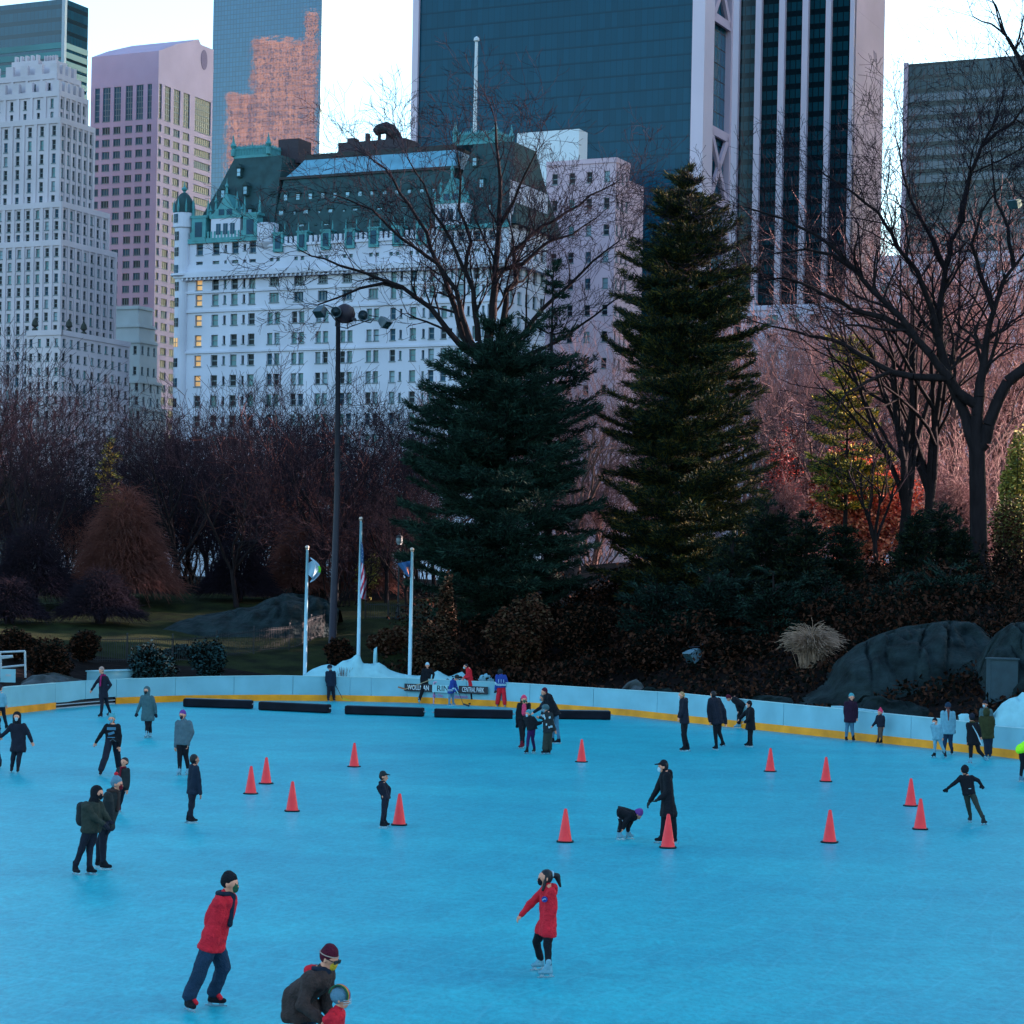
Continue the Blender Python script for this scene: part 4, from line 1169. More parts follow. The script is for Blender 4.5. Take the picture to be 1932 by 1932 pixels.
# ---------------------------------------------------------------- unseen slabs added to keep the low sun off the rink and facades
M_far = M('tan stone', (.42, .34, .27), .85, .12, .1)
def sun_blocker(name, label, cen, dirv, half_w, half_d, h, mat=M_far):
    t = thing(name, (cen[0], cen[1], 0), label, 'building', rz=math.atan2(dirv[1], dirv[0]))
    mb = MB(); mb.box((-half_w, -half_d, 0), (half_w, half_d, h)); mb.box((-half_w * .7, -half_d * .7, h), (half_w * .7, half_d * .7, h + 6)); mb.build('wall', mat, t)
    for sgn in (-1, 1):
        mb = MB()
        for r_ in range(int(h / 4)):
            mb.box((-half_w * .96, sgn * half_d - .15, 3 + r_ * 4), (half_w * .96, sgn * half_d + .15, 4.9 + r_ * 4))
        mb.build('window_band', M_wdark, t)  # window rows only dress the added sun blocker as a building
    return t
az = R(SUN_AZ); SD = Vector((math.sin(az), math.cos(az))); SN = Vector((-math.cos(az), math.sin(az)))
def cs(c, s): return SD * s + SN * c
def spanning(c0, c1, s, h, lab):
    p = cs((c0 + c1) / 2, s)
    sun_blocker('far_block', lab, p, SN, (c1 - c0) / 2, 15, h)  # unseen slab added so that its shadow covers the given strip
spanning(-120, 109, 265, 112, 'long tan slab added out of view on the right to shade the rink')
spanning(174, 345, 345, 210, 'very tall tan slab right of the banded block')
spanning(345, 520, 470, 285, 'second very tall tan slab added out of view to keep sun off the skyline')
spanning(520, 775, 660, 340, 'distant tall tan slab beyond the skyline')
# sunlit masonry tower behind the viewer, mirrored in the blue glass
def mirrored():
    A = P(500, 150, 900); A = Vector((-101.6, 910.7, 0)); n = Vector((-SP_, -CP, 0))
    t = thing('setback_tower', (-334, 737, 0), 'sunlit tan setback tower mirrored in the blue glass tower', 'building', rz=R(33.6))
    inv = Matrix.Rotation(-R(33.6), 3, 'Z')
    ms = M('sunny limestone', (.70, .40, .24), .9, .35, .35)
    for x0, x1, yt, dp in ((478, 577, 86, 14), (577, 600, 28, 9), (430, 478, 186, 12)):
        v = P((x0 + x1) / 2, yt, 1200); h = v.z; v.z = 0
        w_ = v - n * (2 * (v - A).dot(n))
        c = inv @ (w_ - Vector((-334, 737, 0))); hw = (x1 - x0) / FPX * 1200 / 2
        mb = MB(); mb.box((c.x - dp, c.y - hw, 0), (c.x + dp, c.y + hw, h)); mb.box((c.x - dp - .3, c.y - hw - .3, h - 3), (c.x + dp + .3, c.y + hw + .3, h - 2))
        mb.build('wall', ms, t)
        mb = MB(); k = max(2, int(hw / 1.9))
        for r_ in range(int(h / 4.0)):
            for q in range(k):
                y = c.y - hw + 2 * hw * (q + .5) / k
                mb.box((c.x + dp - .1, y - .8, 2 + r_ * 4.0), (c.x + dp + .12, y + .8, 4.4 + r_ * 4.0))
        mb.build('window', M_wdark, t)['kind'] = 'stuff'
mirrored()
# ---------------------------------------------------------------- trees
def fast_mesh(name, V, F, mats, parent, smooth=False, fm=None):
    """numpy arrays of vertices and equal sized faces"""
    me = bpy.data.meshes.new(name)
    V = np.asarray(V, np.float32); F = np.asarray(F, np.int32)
    if parent is not None: V = V - np.array(OFS.get(parent.name, (0, 0, 0)), np.float32)
    k = F.shape[1]
    me.vertices.add(len(V)); me.vertices.foreach_set('co', V.ravel())
    me.loops.add(F.size); me.loops.foreach_set('vertex_index', F.ravel())
    me.polygons.add(len(F)); me.polygons.foreach_set('loop_start', np.arange(0, F.size, k, dtype=np.int32))
    for m in (mats if isinstance(mats, (list, tuple)) else [mats]): me.materials.append(m)
    if fm is not None: me.polygons.foreach_set('material_index', np.asarray(fm, np.int32))
    if smooth: me.polygons.foreach_set('use_smooth', np.ones(len(F), bool))
    me.update(calc_edges=True)
    return link(name, me, parent)
def tubes(segs, n):
    """segs: array (k, 8) = p0, r0, p1, r1 -> vertices, quads"""
    S = np.asarray(segs, float)
    p0, r0, p1, r1 = S[:, 0:3], S[:, 3], S[:, 4:7], S[:, 7]
    d = p1 - p0; d /= np.linalg.norm(d, axis=1, keepdims=True) + 1e-9
    ref = np.where(np.abs(d[:, 2:3]) < .9, np.array([[0, 0, 1.]]), np.array([[1., 0, 0]]))
    a = np.cross(d, ref); a /= np.linalg.norm(a, axis=1, keepdims=True) + 1e-9
    b = np.cross(d, a)
    t = 2 * np.pi * np.arange(n) / n
    ring = a[:, None, :] * np.cos(t)[None, :, None] + b[:, None, :] * np.sin(t)[None, :, None]
    v0 = p0[:, None, :] + ring * r0[:, None, None]; v1 = p1[:, None, :] + ring * r1[:, None, None]
    V = np.concatenate([v0, v1], 1).reshape(-1, 3)
    k = np.arange(n); f = np.stack([k, (k + 1) % n, (k + 1) % n + n, k + n], 1)
    F = (np.arange(len(S)) * 2 * n)[:, None, None] + f[None]
    return V, F.reshape(-1, 4)
def grow(p, d, L, r, lev, big, fine, rg, wig=.22, up=.05, kids=3, steps=4, rmin=.011):
    """recursive branch; thick pieces go to big, twigs to fine"""
    p = np.array(p, float); d = np.array(d, float); d /= np.linalg.norm(d)
    r_end = max(rmin, r * .55)
    st = L / steps
    for i in range(steps):
        d = d + rg.normal(0, wig, 3) * .6 + np.array([0, 0, up]); d /= np.linalg.norm(d)
        q = p + d * st
        ra, rb_ = r + (r_end - r) * i / steps, r + (r_end - r) * (i + 1) / steps
        (big if ra > .035 else fine).append((*p, ra, *q, rb_))
        p = q
        if lev > 0 and i > 0:
            nk = 1 if i < steps - 1 else 2
            if rg.random() < kids / 4.0 + .25 * (nk - 1):
                for _ in range(nk):
                    a = rg.normal(0, 1, 3); a -= d * (a @ d); a /= np.linalg.norm(a) + 1e-9
                    ang = rg.uniform(.45, .95)
                    grow(p, d * math.cos(ang) + a * math.sin(ang), L * rg.uniform(.52, .78), max(rmin, rb_ * rg.uniform(.5, .75)), lev - 1, big, fine, rg, wig, up, kids, max(3, steps - (lev < 3)), rmin)
def tree_from(name, loc, big, fine, mb_, mt_, label, group=None, nb=7, smooth=True):
    t = thing(name, loc, label, 'tree', group)
    V, F = tubes(big, nb); fast_mesh('trunk', V, F, mb_, t, smooth)
    if len(fine): V, F = tubes(fine, 3); fast_mesh('crown', V, F, mt_, t)
    return t
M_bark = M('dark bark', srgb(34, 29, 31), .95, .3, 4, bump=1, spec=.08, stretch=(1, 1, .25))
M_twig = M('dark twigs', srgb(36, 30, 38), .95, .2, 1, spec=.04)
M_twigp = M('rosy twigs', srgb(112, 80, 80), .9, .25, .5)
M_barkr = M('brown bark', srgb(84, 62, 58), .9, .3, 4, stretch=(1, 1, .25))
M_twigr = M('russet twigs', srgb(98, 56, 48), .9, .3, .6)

def limb_tree(name, label, base_px, Y, limbs, trunk, seed, off=3.5, wig=.25, lev=3, dens=1.0, tl=1.0):
    """a bare tree whose main limbs follow screen polylines; each limb leaves the picture plane by its own depth"""
    rg = np.random.default_rng(seed)
    big, fine = [], []
    b0 = on_ground(base_px[0], Y)
    tp = [(P(x, y, Y), r) for x, y, r in trunk]
    DONE = []
    for (x0, y0, _), (x1, y1, _) in zip(trunk[1:-1], trunk[2:]): DONE += [(x0 + (x1 - x0) * t, y0 + (y1 - y0) * t, 0) for t in np.linspace(0, 1, 12)]
    tp[0] = (b0 - Vector((0, 0, .4)), tp[0][1])
    for (p, ra), (q, rb_) in zip(tp[:-1], tp[1:]): big.append((*p, ra, *q, rb_))
    c = tp[0][0]
    for ang in range(0, 360, 60):      # root flare
        dx = Vector((math.cos(R(ang)), math.sin(R(ang)), 0))
        big.append((*(c + dx * tp[0][1] * 1.8 - Vector((0, 0, .1))), tp[0][1] * .2, *(c + Vector((0, 0, 1.5)) + dx * tp[0][1] * .3), tp[0][1] * .6))
    for li, (r0, r1, pts) in enumerate(limbs):
        o_end = rg.uniform(-off, off) if li else 0
        n = len(pts); W = []; o_0 = 0
        if DONE:
            q = min(DONE, key=lambda e: math.hypot(e[0] - pts[0][0], e[1] - pts[0][1]))
            o_0 = q[2]; pts = [(q[0], q[1])] + list(pts[1:])
        for i, (x, y) in enumerate(pts):
            oo = o_0 + (o_end - o_0) * (i / (n - 1)) ** 1.2
            W.append(np.array(P(x, y, Y + oo)))
            DONE.append((x, y, oo))
            if i:
                x0, y0 = pts[i - 1]; o1 = o_0 + (o_end - o_0) * ((i - 1) / (n - 1)) ** 1.2
                DONE += [(x0 + (x - x0) * t, y0 + (y - y0) * t, o1 + (oo - o1) * t) for t in np.linspace(0, 1, 12)[1:-1]]
        # subdivide and jitter a little
        pp = []
        for i in range(n - 1):
            m_ = max(1, int(np.linalg.norm(W[i + 1] - W[i]) / .7))
            for k in range(m_):
                pp.append(W[i] + (W[i + 1] - W[i]) * k / m_ + (rg.normal(0, .035, 3) if (i or k) else 0))
        pp.append(W[-1])
        N = len(pp)
        for i in range(N - 1):
            ra, rb_ = 1.3 * (r0 + (r1 - r0) * (i / N) ** .7), 1.3 * (r0 + (r1 - r0) * ((i + 1) / N) ** .7)
            big.append((*pp[i], ra, *pp[i + 1], rb_))
            f = i / N
            for _r in range(2 if (f > .18 and rg.random() < .5 * dens) else 1 if f > .15 else 0):
                d = pp[i + 1] - pp[i]; d /= np.linalg.norm(d)
                a = rg.normal(0, 1, 3); a -= d * (a @ d); a /= np.linalg.norm(a)
                ang = rg.uniform(.5, 1.0)
                grow(pp[i + 1], d * math.cos(ang) + a * math.sin(ang) + np.array([0, 0, .15]), tl * rg.uniform(1.3, 3.2) * (1.15 - f * .45), max(.015, rb_ * rg.uniform(.28, .5)), lev - (f > .7), big, fine, rg, wig, .06, 3, 4)
        d = pp[-1] - pp[-2]
        for _ in range(3):
            grow(pp[-1], d / np.linalg.norm(d) + rg.normal(0, .35, 3), rg.uniform(1.5, 2.6), r1 * .8, lev, big, fine, rg, wig, .05, 3, 4)
    return tree_from(name, (b0.x, b0.y, b0.z), big, fine, M_bark, M_twig, label, None, 8)

limb_tree('bare_tree', 'large bare tree with a fan of dark limbs rising behind the left pine', (925, 1090), 131,
    [(.27, .04, [(925, 700), (921, 643), (935, 547), (935, 496), (942, 427), (945, 342), (939, 273), (935, 232)]),
     (.19, .02, [(918, 690), (867, 649), (812, 581), (757, 543), (713, 523), (669, 509), (610, 489), (566, 472)]),
     (.20, .025, [(920, 700), (874, 636), (846, 547), (826, 495), (805, 441), (771, 386), (727, 318), (692, 291)]),
     (.17, .02, [(922, 695), (887, 643), (874, 598), (860, 547), (826, 496), (757, 451), (703, 397), (634, 369)]),
     (.18, .025, [(924, 690), (904, 643), (891, 547), (877, 513), (887, 455), (867, 393), (870, 342), (863, 291)]),
     (.20, .025, [(930, 690), (945, 643), (956, 547), (973, 530), (969, 472), (1007, 437), (1045, 417), (1113, 369), (1161, 345)]),
     (.17, .02, [(938, 690), (990, 629), (1024, 581), (1072, 540), (1120, 492), (1168, 455)]),
     (.13, .02, [(945, 720), (1000, 670), (1051, 643), (1096, 615), (1147, 574), (1168, 560)]),
     (.13, .02, [(939, 513), (986, 496), (1038, 455), (1079, 444), (1127, 410)]),
     (.10, .02, [(877, 513), (850, 450), (818, 400), (800, 350), (770, 300)]),
     (.10, .02, [(942, 427), (968, 380), (990, 330), (1010, 290)]),
     (.10, .02, [(757, 543), (720, 535), (680, 545), (640, 560), (600, 575)])],
    [(925, 1090, .45), (925, 900, .40), (925, 790, .36), (925, 700, .32)], 5, 3.5)
limb_tree('bare_tree', 'big dark bare tree with a wide spreading crown at the right edge', (1848, 1058), 128,
    [(.30, .04, [(1843, 815), (1847, 749), (1861, 639), (1875, 584), (1893, 530), (1913, 504), (1940, 470)]),
     (.30, .05, [(1840, 850), (1832, 822), (1810, 756), (1788, 705), (1770, 639), (1772, 590), (1785, 511), (1796, 456), (1814, 420), (1825, 365)]),
     (.17, .03, [(1774, 640), (1759, 584), (1730, 511), (1693, 464), (1657, 402), (1609, 365), (1555, 329)]),
     (.24, .03, [(1846, 770), (1810, 740), (1770, 690), (1701, 599), (1646, 548), (1617, 511), (1555, 453), (1482, 413), (1416, 394)]),
     (.17, .02, [(1725, 630), (1664, 598), (1609, 584), (1555, 555), (1482, 522), (1430, 530)]),
     (.19, .02, [(1790, 712), (1726, 712), (1682, 701), (1624, 668), (1573, 643), (1482, 621), (1423, 606)]),
     (.10, .02, [(1682, 701), (1640, 720), (1600, 740), (1560, 800)]),
     (.30, .08, [(1850, 850), (1858, 836), (1865, 800), (1883, 756), (1902, 719), (1940, 690), (1990, 640), (2010, 560), (2000, 420), (1990, 330), (1960, 230), (1930, 120), (1900, 70)]),
     (.16, .03, [(1814, 420), (1829, 329), (1854, 274), (1883, 219)]),
     (.14, .02, [(1785, 511), (1750, 440), (1720, 380), (1700, 310), (1690, 260)]),
     (.12, .02, [(1617, 511), (1570, 480), (1520, 470), (1460, 478)]),
     (.14, .02, [(1875, 584), (1850, 520), (1835, 460), (1850, 400), (1890, 350)]),
     (.10, .02, [(1854, 274), (1880, 250), (1910, 235), (1940, 190)]),
     (.12, .02, [(1913, 504), (1900, 430), (1880, 380), (1870, 300)])],
    [(1848, 1058, .52), (1845, 931, .47), (1843, 850, .45), (1843, 815, .40)], 8, 3.0, lev=3, dens=1.7, tl=1.25)

# prototypes of bare background trees, copied through the park
def proto_tree(seed, H, spread, lev, mbk, mtw, stems=1):
    rg = np.random.default_rng(seed)
    big, fine = [], []
    for s in range(stems):
        h0 = H * rg.uniform(.22, .34)
        p0 = np.array([rg.normal(0, .3) * (stems > 1), rg.normal(0, .3) * (stems > 1), -.4]); top = p0 + np.array([rg.normal(0, .4), rg.normal(0, .4), h0])
        r = H * .019 / (stems ** .5)
        big.append((*p0, r * 1.25, *((p0 + top) / 2), r)); big.append((*((p0 + top) / 2), r, *top, r * .9))
        for k in range(5):
            a = k * 2.4 + rg.uniform(0, .6)
            lean = rg.uniform(.15, .75) * spread
            grow(top + (p0 - top) * rg.uniform(0, .2), (math.cos(a) * lean, math.sin(a) * lean, 1), H * rg.uniform(.42, .64), r * rg.uniform(.5, .75), lev, big, fine, rg, .22, .06, 2.9, 5, .017)
    return big, fine
PROTO = []
def make_proto(seed, H, spread, lev, mbk, mtw, label, group, stems=1):
    big, fine = proto_tree(seed, H, spread, lev, mbk, mtw, stems)
    return tree_from('bare_tree', (0, 0, 0), big, fine, mbk, mtw, label, group, 6)
def place(proto, px, Y, rz, s, label=None, first=[None], group=None, dz=0):
    o = proto if not proto.get('placed') else copy_tree(proto)
    p = on_ground(px, Y)
    o.location = (p.x, p.y, p.z + dz); o.rotation_euler = (0, 0, rz); o.scale = (s, s, s)
    if 'placed' in o.keys(): del o['placed']
    proto['placed'] = 1
    if label: o['label'] = label
    if group: o['group'] = group
    return o
LBL_L = 'bare dark park tree standing in the wood left of the pines'
LBL_R = 'bare rosy twigged tree in the sunlit wood right of the pines'
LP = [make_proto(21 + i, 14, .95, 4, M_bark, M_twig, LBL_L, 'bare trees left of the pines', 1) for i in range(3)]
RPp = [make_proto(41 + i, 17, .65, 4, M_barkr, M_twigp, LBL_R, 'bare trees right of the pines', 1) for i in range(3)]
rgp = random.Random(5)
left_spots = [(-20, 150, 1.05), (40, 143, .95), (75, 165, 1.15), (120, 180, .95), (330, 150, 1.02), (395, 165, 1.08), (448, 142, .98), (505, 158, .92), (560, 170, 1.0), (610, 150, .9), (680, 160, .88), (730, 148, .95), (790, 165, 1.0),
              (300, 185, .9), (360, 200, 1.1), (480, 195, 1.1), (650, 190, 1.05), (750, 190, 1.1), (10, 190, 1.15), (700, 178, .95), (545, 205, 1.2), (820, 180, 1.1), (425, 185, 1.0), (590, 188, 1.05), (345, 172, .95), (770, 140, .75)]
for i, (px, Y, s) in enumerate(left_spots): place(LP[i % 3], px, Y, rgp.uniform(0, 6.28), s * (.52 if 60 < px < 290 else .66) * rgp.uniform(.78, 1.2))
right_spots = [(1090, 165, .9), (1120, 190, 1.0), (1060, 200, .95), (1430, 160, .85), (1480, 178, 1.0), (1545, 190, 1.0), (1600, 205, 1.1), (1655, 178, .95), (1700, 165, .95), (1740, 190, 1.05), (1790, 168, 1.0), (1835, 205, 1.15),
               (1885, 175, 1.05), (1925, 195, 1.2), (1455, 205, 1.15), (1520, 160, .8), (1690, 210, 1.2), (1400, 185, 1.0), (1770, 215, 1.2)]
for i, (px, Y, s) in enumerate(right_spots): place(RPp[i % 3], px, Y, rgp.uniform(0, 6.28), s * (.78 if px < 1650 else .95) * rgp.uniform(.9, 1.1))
# low many stemmed thickets that close the wood near the ground
def thicket_proto(seed, H, mtw, label, group):
    rg = np.random.default_rng(seed); big, fine = [], []
    for i in range(15):
        a = rg.uniform(0, 6.28); q = rg.uniform(0, 1.6); p = (math.cos(a) * q, math.sin(a) * q, .1); big.append((0, 0, -.4, .09, *p, .06))
        grow(p, (math.cos(a) * rg.uniform(.1, .8), math.sin(a) * rg.uniform(.1, .8), 1), H * rg.uniform(.5, .85), rg.uniform(.03, .06), 3, big, fine, rg, .26, .02, 3.0, 5, .015)
    return tree_from('bare_thicket', (0, 0, 0), big, fine, M_bark if mtw is M_twig else M_barkr, mtw, label, group, 5)
TL = [thicket_proto(61, 7, M_twig, 'dark many stemmed thicket in the wood left of the pines', 'thickets left of the pines'), thicket_proto(62, 6, M_twigr, 'russet many stemmed thicket in the wood left of the pines', 'russet thickets left of the pines')]
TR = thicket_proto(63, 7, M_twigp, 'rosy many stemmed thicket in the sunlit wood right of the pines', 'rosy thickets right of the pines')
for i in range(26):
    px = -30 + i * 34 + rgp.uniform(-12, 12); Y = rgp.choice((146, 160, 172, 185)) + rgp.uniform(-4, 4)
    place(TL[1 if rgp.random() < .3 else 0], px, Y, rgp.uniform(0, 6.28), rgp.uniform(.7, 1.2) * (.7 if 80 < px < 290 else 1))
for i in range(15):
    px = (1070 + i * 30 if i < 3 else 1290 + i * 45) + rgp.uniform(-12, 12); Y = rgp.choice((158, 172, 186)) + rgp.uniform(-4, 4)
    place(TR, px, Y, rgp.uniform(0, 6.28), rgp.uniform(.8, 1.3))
# darker slim trunks close to the sunlit leaves
for (px, Y, H, lab) in [(1700, 138, 19, 'dark straight bare trunk between the red maple and the big tree'), (1748, 139, 18, 'forked bare tree just left of the big spreading tree'), (1655, 136, 8, 'small bent bare sapling before the red maple')]:
    big, fine = proto_tree(int(px), H, .45, 2, M_bark, M_twig)
    p = on_ground(px, Y)
    sh = np.array([p.x, p.y, p.z, 0, p.x, p.y, p.z, 0])
    tree_from('bare_tree', tuple(p), np.array(big) + sh, np.array(fine) + sh, M_bark, M_twig, lab, None, 6)

# ---- conifers
def blades(P0, D, L, Wd, rg):
    """flat tapering needles: quads (n,4,3)"""
    n = len(P0)
    s = np.cross(D, rg.normal(0, 1, (n, 3))); s /= np.linalg.norm(s, axis=1, keepdims=True) + 1e-9
    w = Wd[:, None] * s
    e = P0 + D * L[:, None]
    m = P0 + D * (L * .45)[:, None]
    V = np.stack([P0 - w * .35, m - w * .5, e, m + w * .5], 1)
    return V.reshape(-1, 3), np.arange(4 * n).reshape(-1, 4)
def conifer(name, label, px_base, Y, prof, mats, seed, whorl=.62, per=7, tuft=9, nl=.42, droop=-.10, lean=0.0, group=None, trunk_r=.32, gap=.12, nw=.075, zb=None, asym=0):
    """prof: list of (screen y, screen half width); the crown is built from whorled boughs of needle tufts"""
    rg = np.random.default_rng(seed)
    b = on_ground(px_base, Y)
    base = np.array(b)
    hs = [P(px_base, y, Y).z for y, _ in prof]; ws = [w_ / FPX * Y for _, w_ in prof]
    o = np.argsort(hs); hs = np.array(hs)[o]; ws = np.array(ws)[o]
    ztop = hs[-1]
    big, PT, DT, LT = [], [], [], []
    tx = lambda z: base[0] + lean * (z - base[2])
    zz = np.linspace(base[2] - .4, ztop, 10)
    for a_, c_ in zip(zz[:-1], zz[1:]):
        ra = trunk_r * (1 - (a_ - base[2]) / (ztop - base[2]) * .93); rb_ = trunk_r * (1 - (c_ - base[2]) / (ztop - base[2]) * .93)
        big.append((tx(a_), base[1], a_, max(.03, ra), tx(c_), base[1], c_, max(.02, rb_)))
    z = hs[0]
    while z < ztop - .15:
        Rw = np.interp(z, hs, ws)
        nb_ = max(4, int(per * (.6 + .4 * min(1, Rw / 3))))
        a0 = rg.uniform(0, 6.28)
        for k in range(nb_):
            if rg.random() < gap: continue
            a = a0 + 2 * math.pi * k / nb_ + rg.normal(0, .25)
            Lb = Rw * rg.uniform(.60, 1.16)
            fz = (z - hs[0]) / (ztop - hs[0])
            rise = rg.normal(.08, .20) + .55 * max(0, fz - .75) * 4 * .5
            n = max(3, int(Lb / .20))
            t = (np.arange(n) + rg.uniform(0, 1)) / n
            rad = Lb * t
            hz = z + rg.normal(0, .36) + rad * rise + droop * rad * (1 - t) + .10 * Lb * t ** 2
            x = tx(z) + np.cos(a) * rad; y = base[1] + np.sin(a) * rad
            pts = np.stack([x, y, hz], 1)
            big.append((tx(z), base[1], min(z, ztop - .25), .05, *pts[0], .045))
            for i in range(0, n - 1, 2):
                j = min(n - 1, i + 2)
                big.append((*pts[i], .045 * (1 - t[i]) + .012, *pts[j], .045 * (1 - t[j]) + .010))
            out = np.array([math.cos(a), math.sin(a), rise + .1]); side = np.array([-math.sin(a), math.cos(a), 0])
            for i in range(n):
                if t[i] < .18 and rg.random() < .6: continue
                fan = .20 + .55 * Lb * .32 * math.sin(min(1, (1 - t[i]) * 1.6 + .12) * math.pi / 2) * min(1, t[i] * 2.5)
                m_ = tuft + int(4 * (1 - t[i]))
                lat = rg.uniform(-1, 1, m_) * fan
                pp = pts[i] + side * lat[:, None] + out * (rg.uniform(-.15, .15, m_) - np.abs(lat) * .15)[:, None] + np.stack([np.zeros(m_), np.zeros(m_), rg.normal(0, .07, m_)], 1)
                dd = out + side * (lat / (fan + .01) * .9)[:, None] + rg.normal(0, .52, (m_, 3)) + np.array([0, 0, .25])
                PT.append(pp); DT.append(dd); LT.append(rg.uniform(.6, 1.15, m_) * nl)
        z += whorl * rg.uniform(.75, 1.2) * (.55 + .45 * min(1, Rw / 2.5))
    PT, DT, LT = np.concatenate(PT), np.concatenate(DT), np.concatenate(LT)
    DT /= np.linalg.norm(DT, axis=1, keepdims=True)
    V, F = blades(PT, DT, LT, nw * rg.uniform(.7, 1.3, len(PT)), rg)
    t = thing(name, tuple(b), label, 'tree', group)
    Vt, Ft = tubes(big, 6); fast_mesh('trunk', Vt, Ft, M_bark, t, True)
    fast_mesh('crown', V, F, mats, t, False, rg.integers(0, len(mats), len(F)) if len(mats) > 1 else None)
    return t
def needle(name, c, tr=.25):
    m = M(name, c, .8, .35, .6, spec=.08)
    b = m.node_tree.nodes['Principled BSDF']
    return m
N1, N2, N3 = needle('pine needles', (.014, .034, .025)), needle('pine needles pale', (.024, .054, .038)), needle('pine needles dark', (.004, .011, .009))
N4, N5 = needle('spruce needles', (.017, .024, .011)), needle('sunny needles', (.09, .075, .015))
Y1, Y2 = needle('sunlight gold needles', (.50, .36, .05)), needle('sunlight green needles', (.15, .16, .035))  # gold of the sunlight is put into the needle colour
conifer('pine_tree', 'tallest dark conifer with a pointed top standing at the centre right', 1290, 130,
        [(326, 2), (345, 14), (380, 46), (420, 76), (480, 104), (560, 124), (660, 134), (760, 143), (850, 153), (950, 164), (1040, 166), (1120, 150), (1165, 110)], [N4, N3, N1, N5], 3, whorl=.50, per=11, tuft=54, nl=.36, lean=-.012, gap=.16, nw=.045)
conifer('pine_tree', 'broad dark green pine with layered boughs left of the tallest conifer', 935, 126,
        [(600, 6), (635, 35), (670, 84), (720, 136), (790, 160), (870, 168), (950, 178), (1040, 184), (1110, 165), (1150, 120)], [N1, N2, N1, N3], 6, whorl=.64, per=11, tuft=54, nl=.40, droop=-.14, gap=.16, nw=.048)
conifer('pine_tree', 'thin dark pine with a sparse spire between the two big conifers', 1032, 129,
        [(500, 3), (530, 14), (570, 34), (620, 50), (700, 78), (800, 92), (900, 95), (1000, 100), (1100, 100), (1150, 70)], [N1, N3, N1], 9, whorl=.80, per=6, tuft=24, nl=.36, gap=.3, nw=.055)
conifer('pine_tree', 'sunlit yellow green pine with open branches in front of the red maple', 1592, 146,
        [(640, 5), (665, 38), (720, 48), (790, 60), (850, 85), (910, 95), (950, 60)], [Y1, Y2, Y2, N1], 12, whorl=.75, per=7, tuft=26, nl=.38, gap=.15, nw=.08, trunk_r=.2, lean=.004)
conifer('fir_tree', 'small fir with sun gold put into its needles above the russet bush at left', 200, 158,
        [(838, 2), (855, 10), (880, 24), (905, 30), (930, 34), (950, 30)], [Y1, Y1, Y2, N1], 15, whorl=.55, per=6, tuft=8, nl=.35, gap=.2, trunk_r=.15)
for (px, Y, top, wd, lab, sd) in [(1445, 121, 940, 70, 'dark bushy arborvitae at the right foot of the tallest conifer', 31), (1520, 120, 965, 62, 'dark arborvitae in the middle of the evergreen row', 32), (1592, 121, 985, 50, 'dark arborvitae below the sunlit yellow pine', 33),
                                   (1725, 122, 965, 50, 'pointed dark arborvitae left of the big spreading tree', 34), (1770, 124, 950, 48, 'tallest pointed arborvitae by the big spreading tree', 35), (1380, 119, 1010, 70, 'dark evergreen under the boughs of the tallest conifer', 36), (1810, 122, 985, 36, 'narrow arborvitae against the trunk of the big spreading tree', 37)]:
    conifer('arborvitae', lab, px, Y, [(top + 15, 4), (top + 35, wd * .45), (top + 70, wd * .8), (top + 130, wd), (top + 200, wd * 1.02), (1195, wd * .9)], [N3, N3, N4], sd, whorl=.42, per=10, tuft=22, nl=.28, droop=0, gap=.05, trunk_r=.12, nw=.07)
for (px, Y, top, wd, lab, sd) in [(1790, 114, 1082, 95, 'low spreading dark spruce above the big rock', 41), (1680, 114, 1110, 70, 'low dark spruce left of the big rock top', 42), (1560, 114, 1100, 80, 'low dark yew in the shade right of the tallest conifer', 43), (1460, 113, 1105, 80, 'low dark yew below the arborvitae row', 44), (1340, 115, 1090, 85, 'dark yew at the foot of the tallest conifer', 45), (1240, 116, 1100, 80, 'dark yew left of the box lamp', 46)]:
    conifer('low_spruce', lab, px, Y, [(top, 8), (top + 20, wd * .7), (top + 50, wd), (top + 90, wd)], [N3, N1, N3], sd, whorl=.45, per=9, tuft=22, nl=.30, droop=-.05, gap=.1, trunk_r=.1, nw=.07)

# ---- leafy shrubs and twiggy bushes
def leaf_cloud(lobes, n, size, rg, flat=.6):
    """leaf quads scattered through lobes (cx,cy,cz,rx,ry,rz), denser towards the shell"""
    w_ = np.array([l[3] * l[4] * l[5] for l in lobes]); w_ /= w_.sum()
    Vs = []
    for l, k in zip(lobes, (w_ * n).astype(int)):
        d = rg.normal(0, 1, (k, 3)); d /= np.linalg.norm(d, axis=1, keepdims=True)
        rr = rg.uniform(0, 1, k) ** .33 * (1 + .22 * np.sin(d[:, 0] * 7 + l[0] * 3) * np.cos(d[:, 2] * 6 + l[1]))
        c = np.array(l[:3]) + d * rr[:, None] * np.array(l[3:6])
        Vs.append(c)
    C = np.concatenate(Vs); k = len(C)
    a = rg.normal(0, 1, (k, 3)); a[:, 2] *= flat; a /= np.linalg.norm(a, axis=1, keepdims=True)
    b_ = np.cross(a, rg.normal(0, 1, (k, 3))); b_ /= np.linalg.norm(b_, axis=1, keepdims=True)
    s = size * rg.uniform(.6, 1.3, k)[:, None]
    V = np.stack([C - a * s, C + b_ * s * .55, C + a * s, C - b_ * s * .55], 1).reshape(-1, 3)
    return V, np.arange(4 * k).reshape(-1, 4)
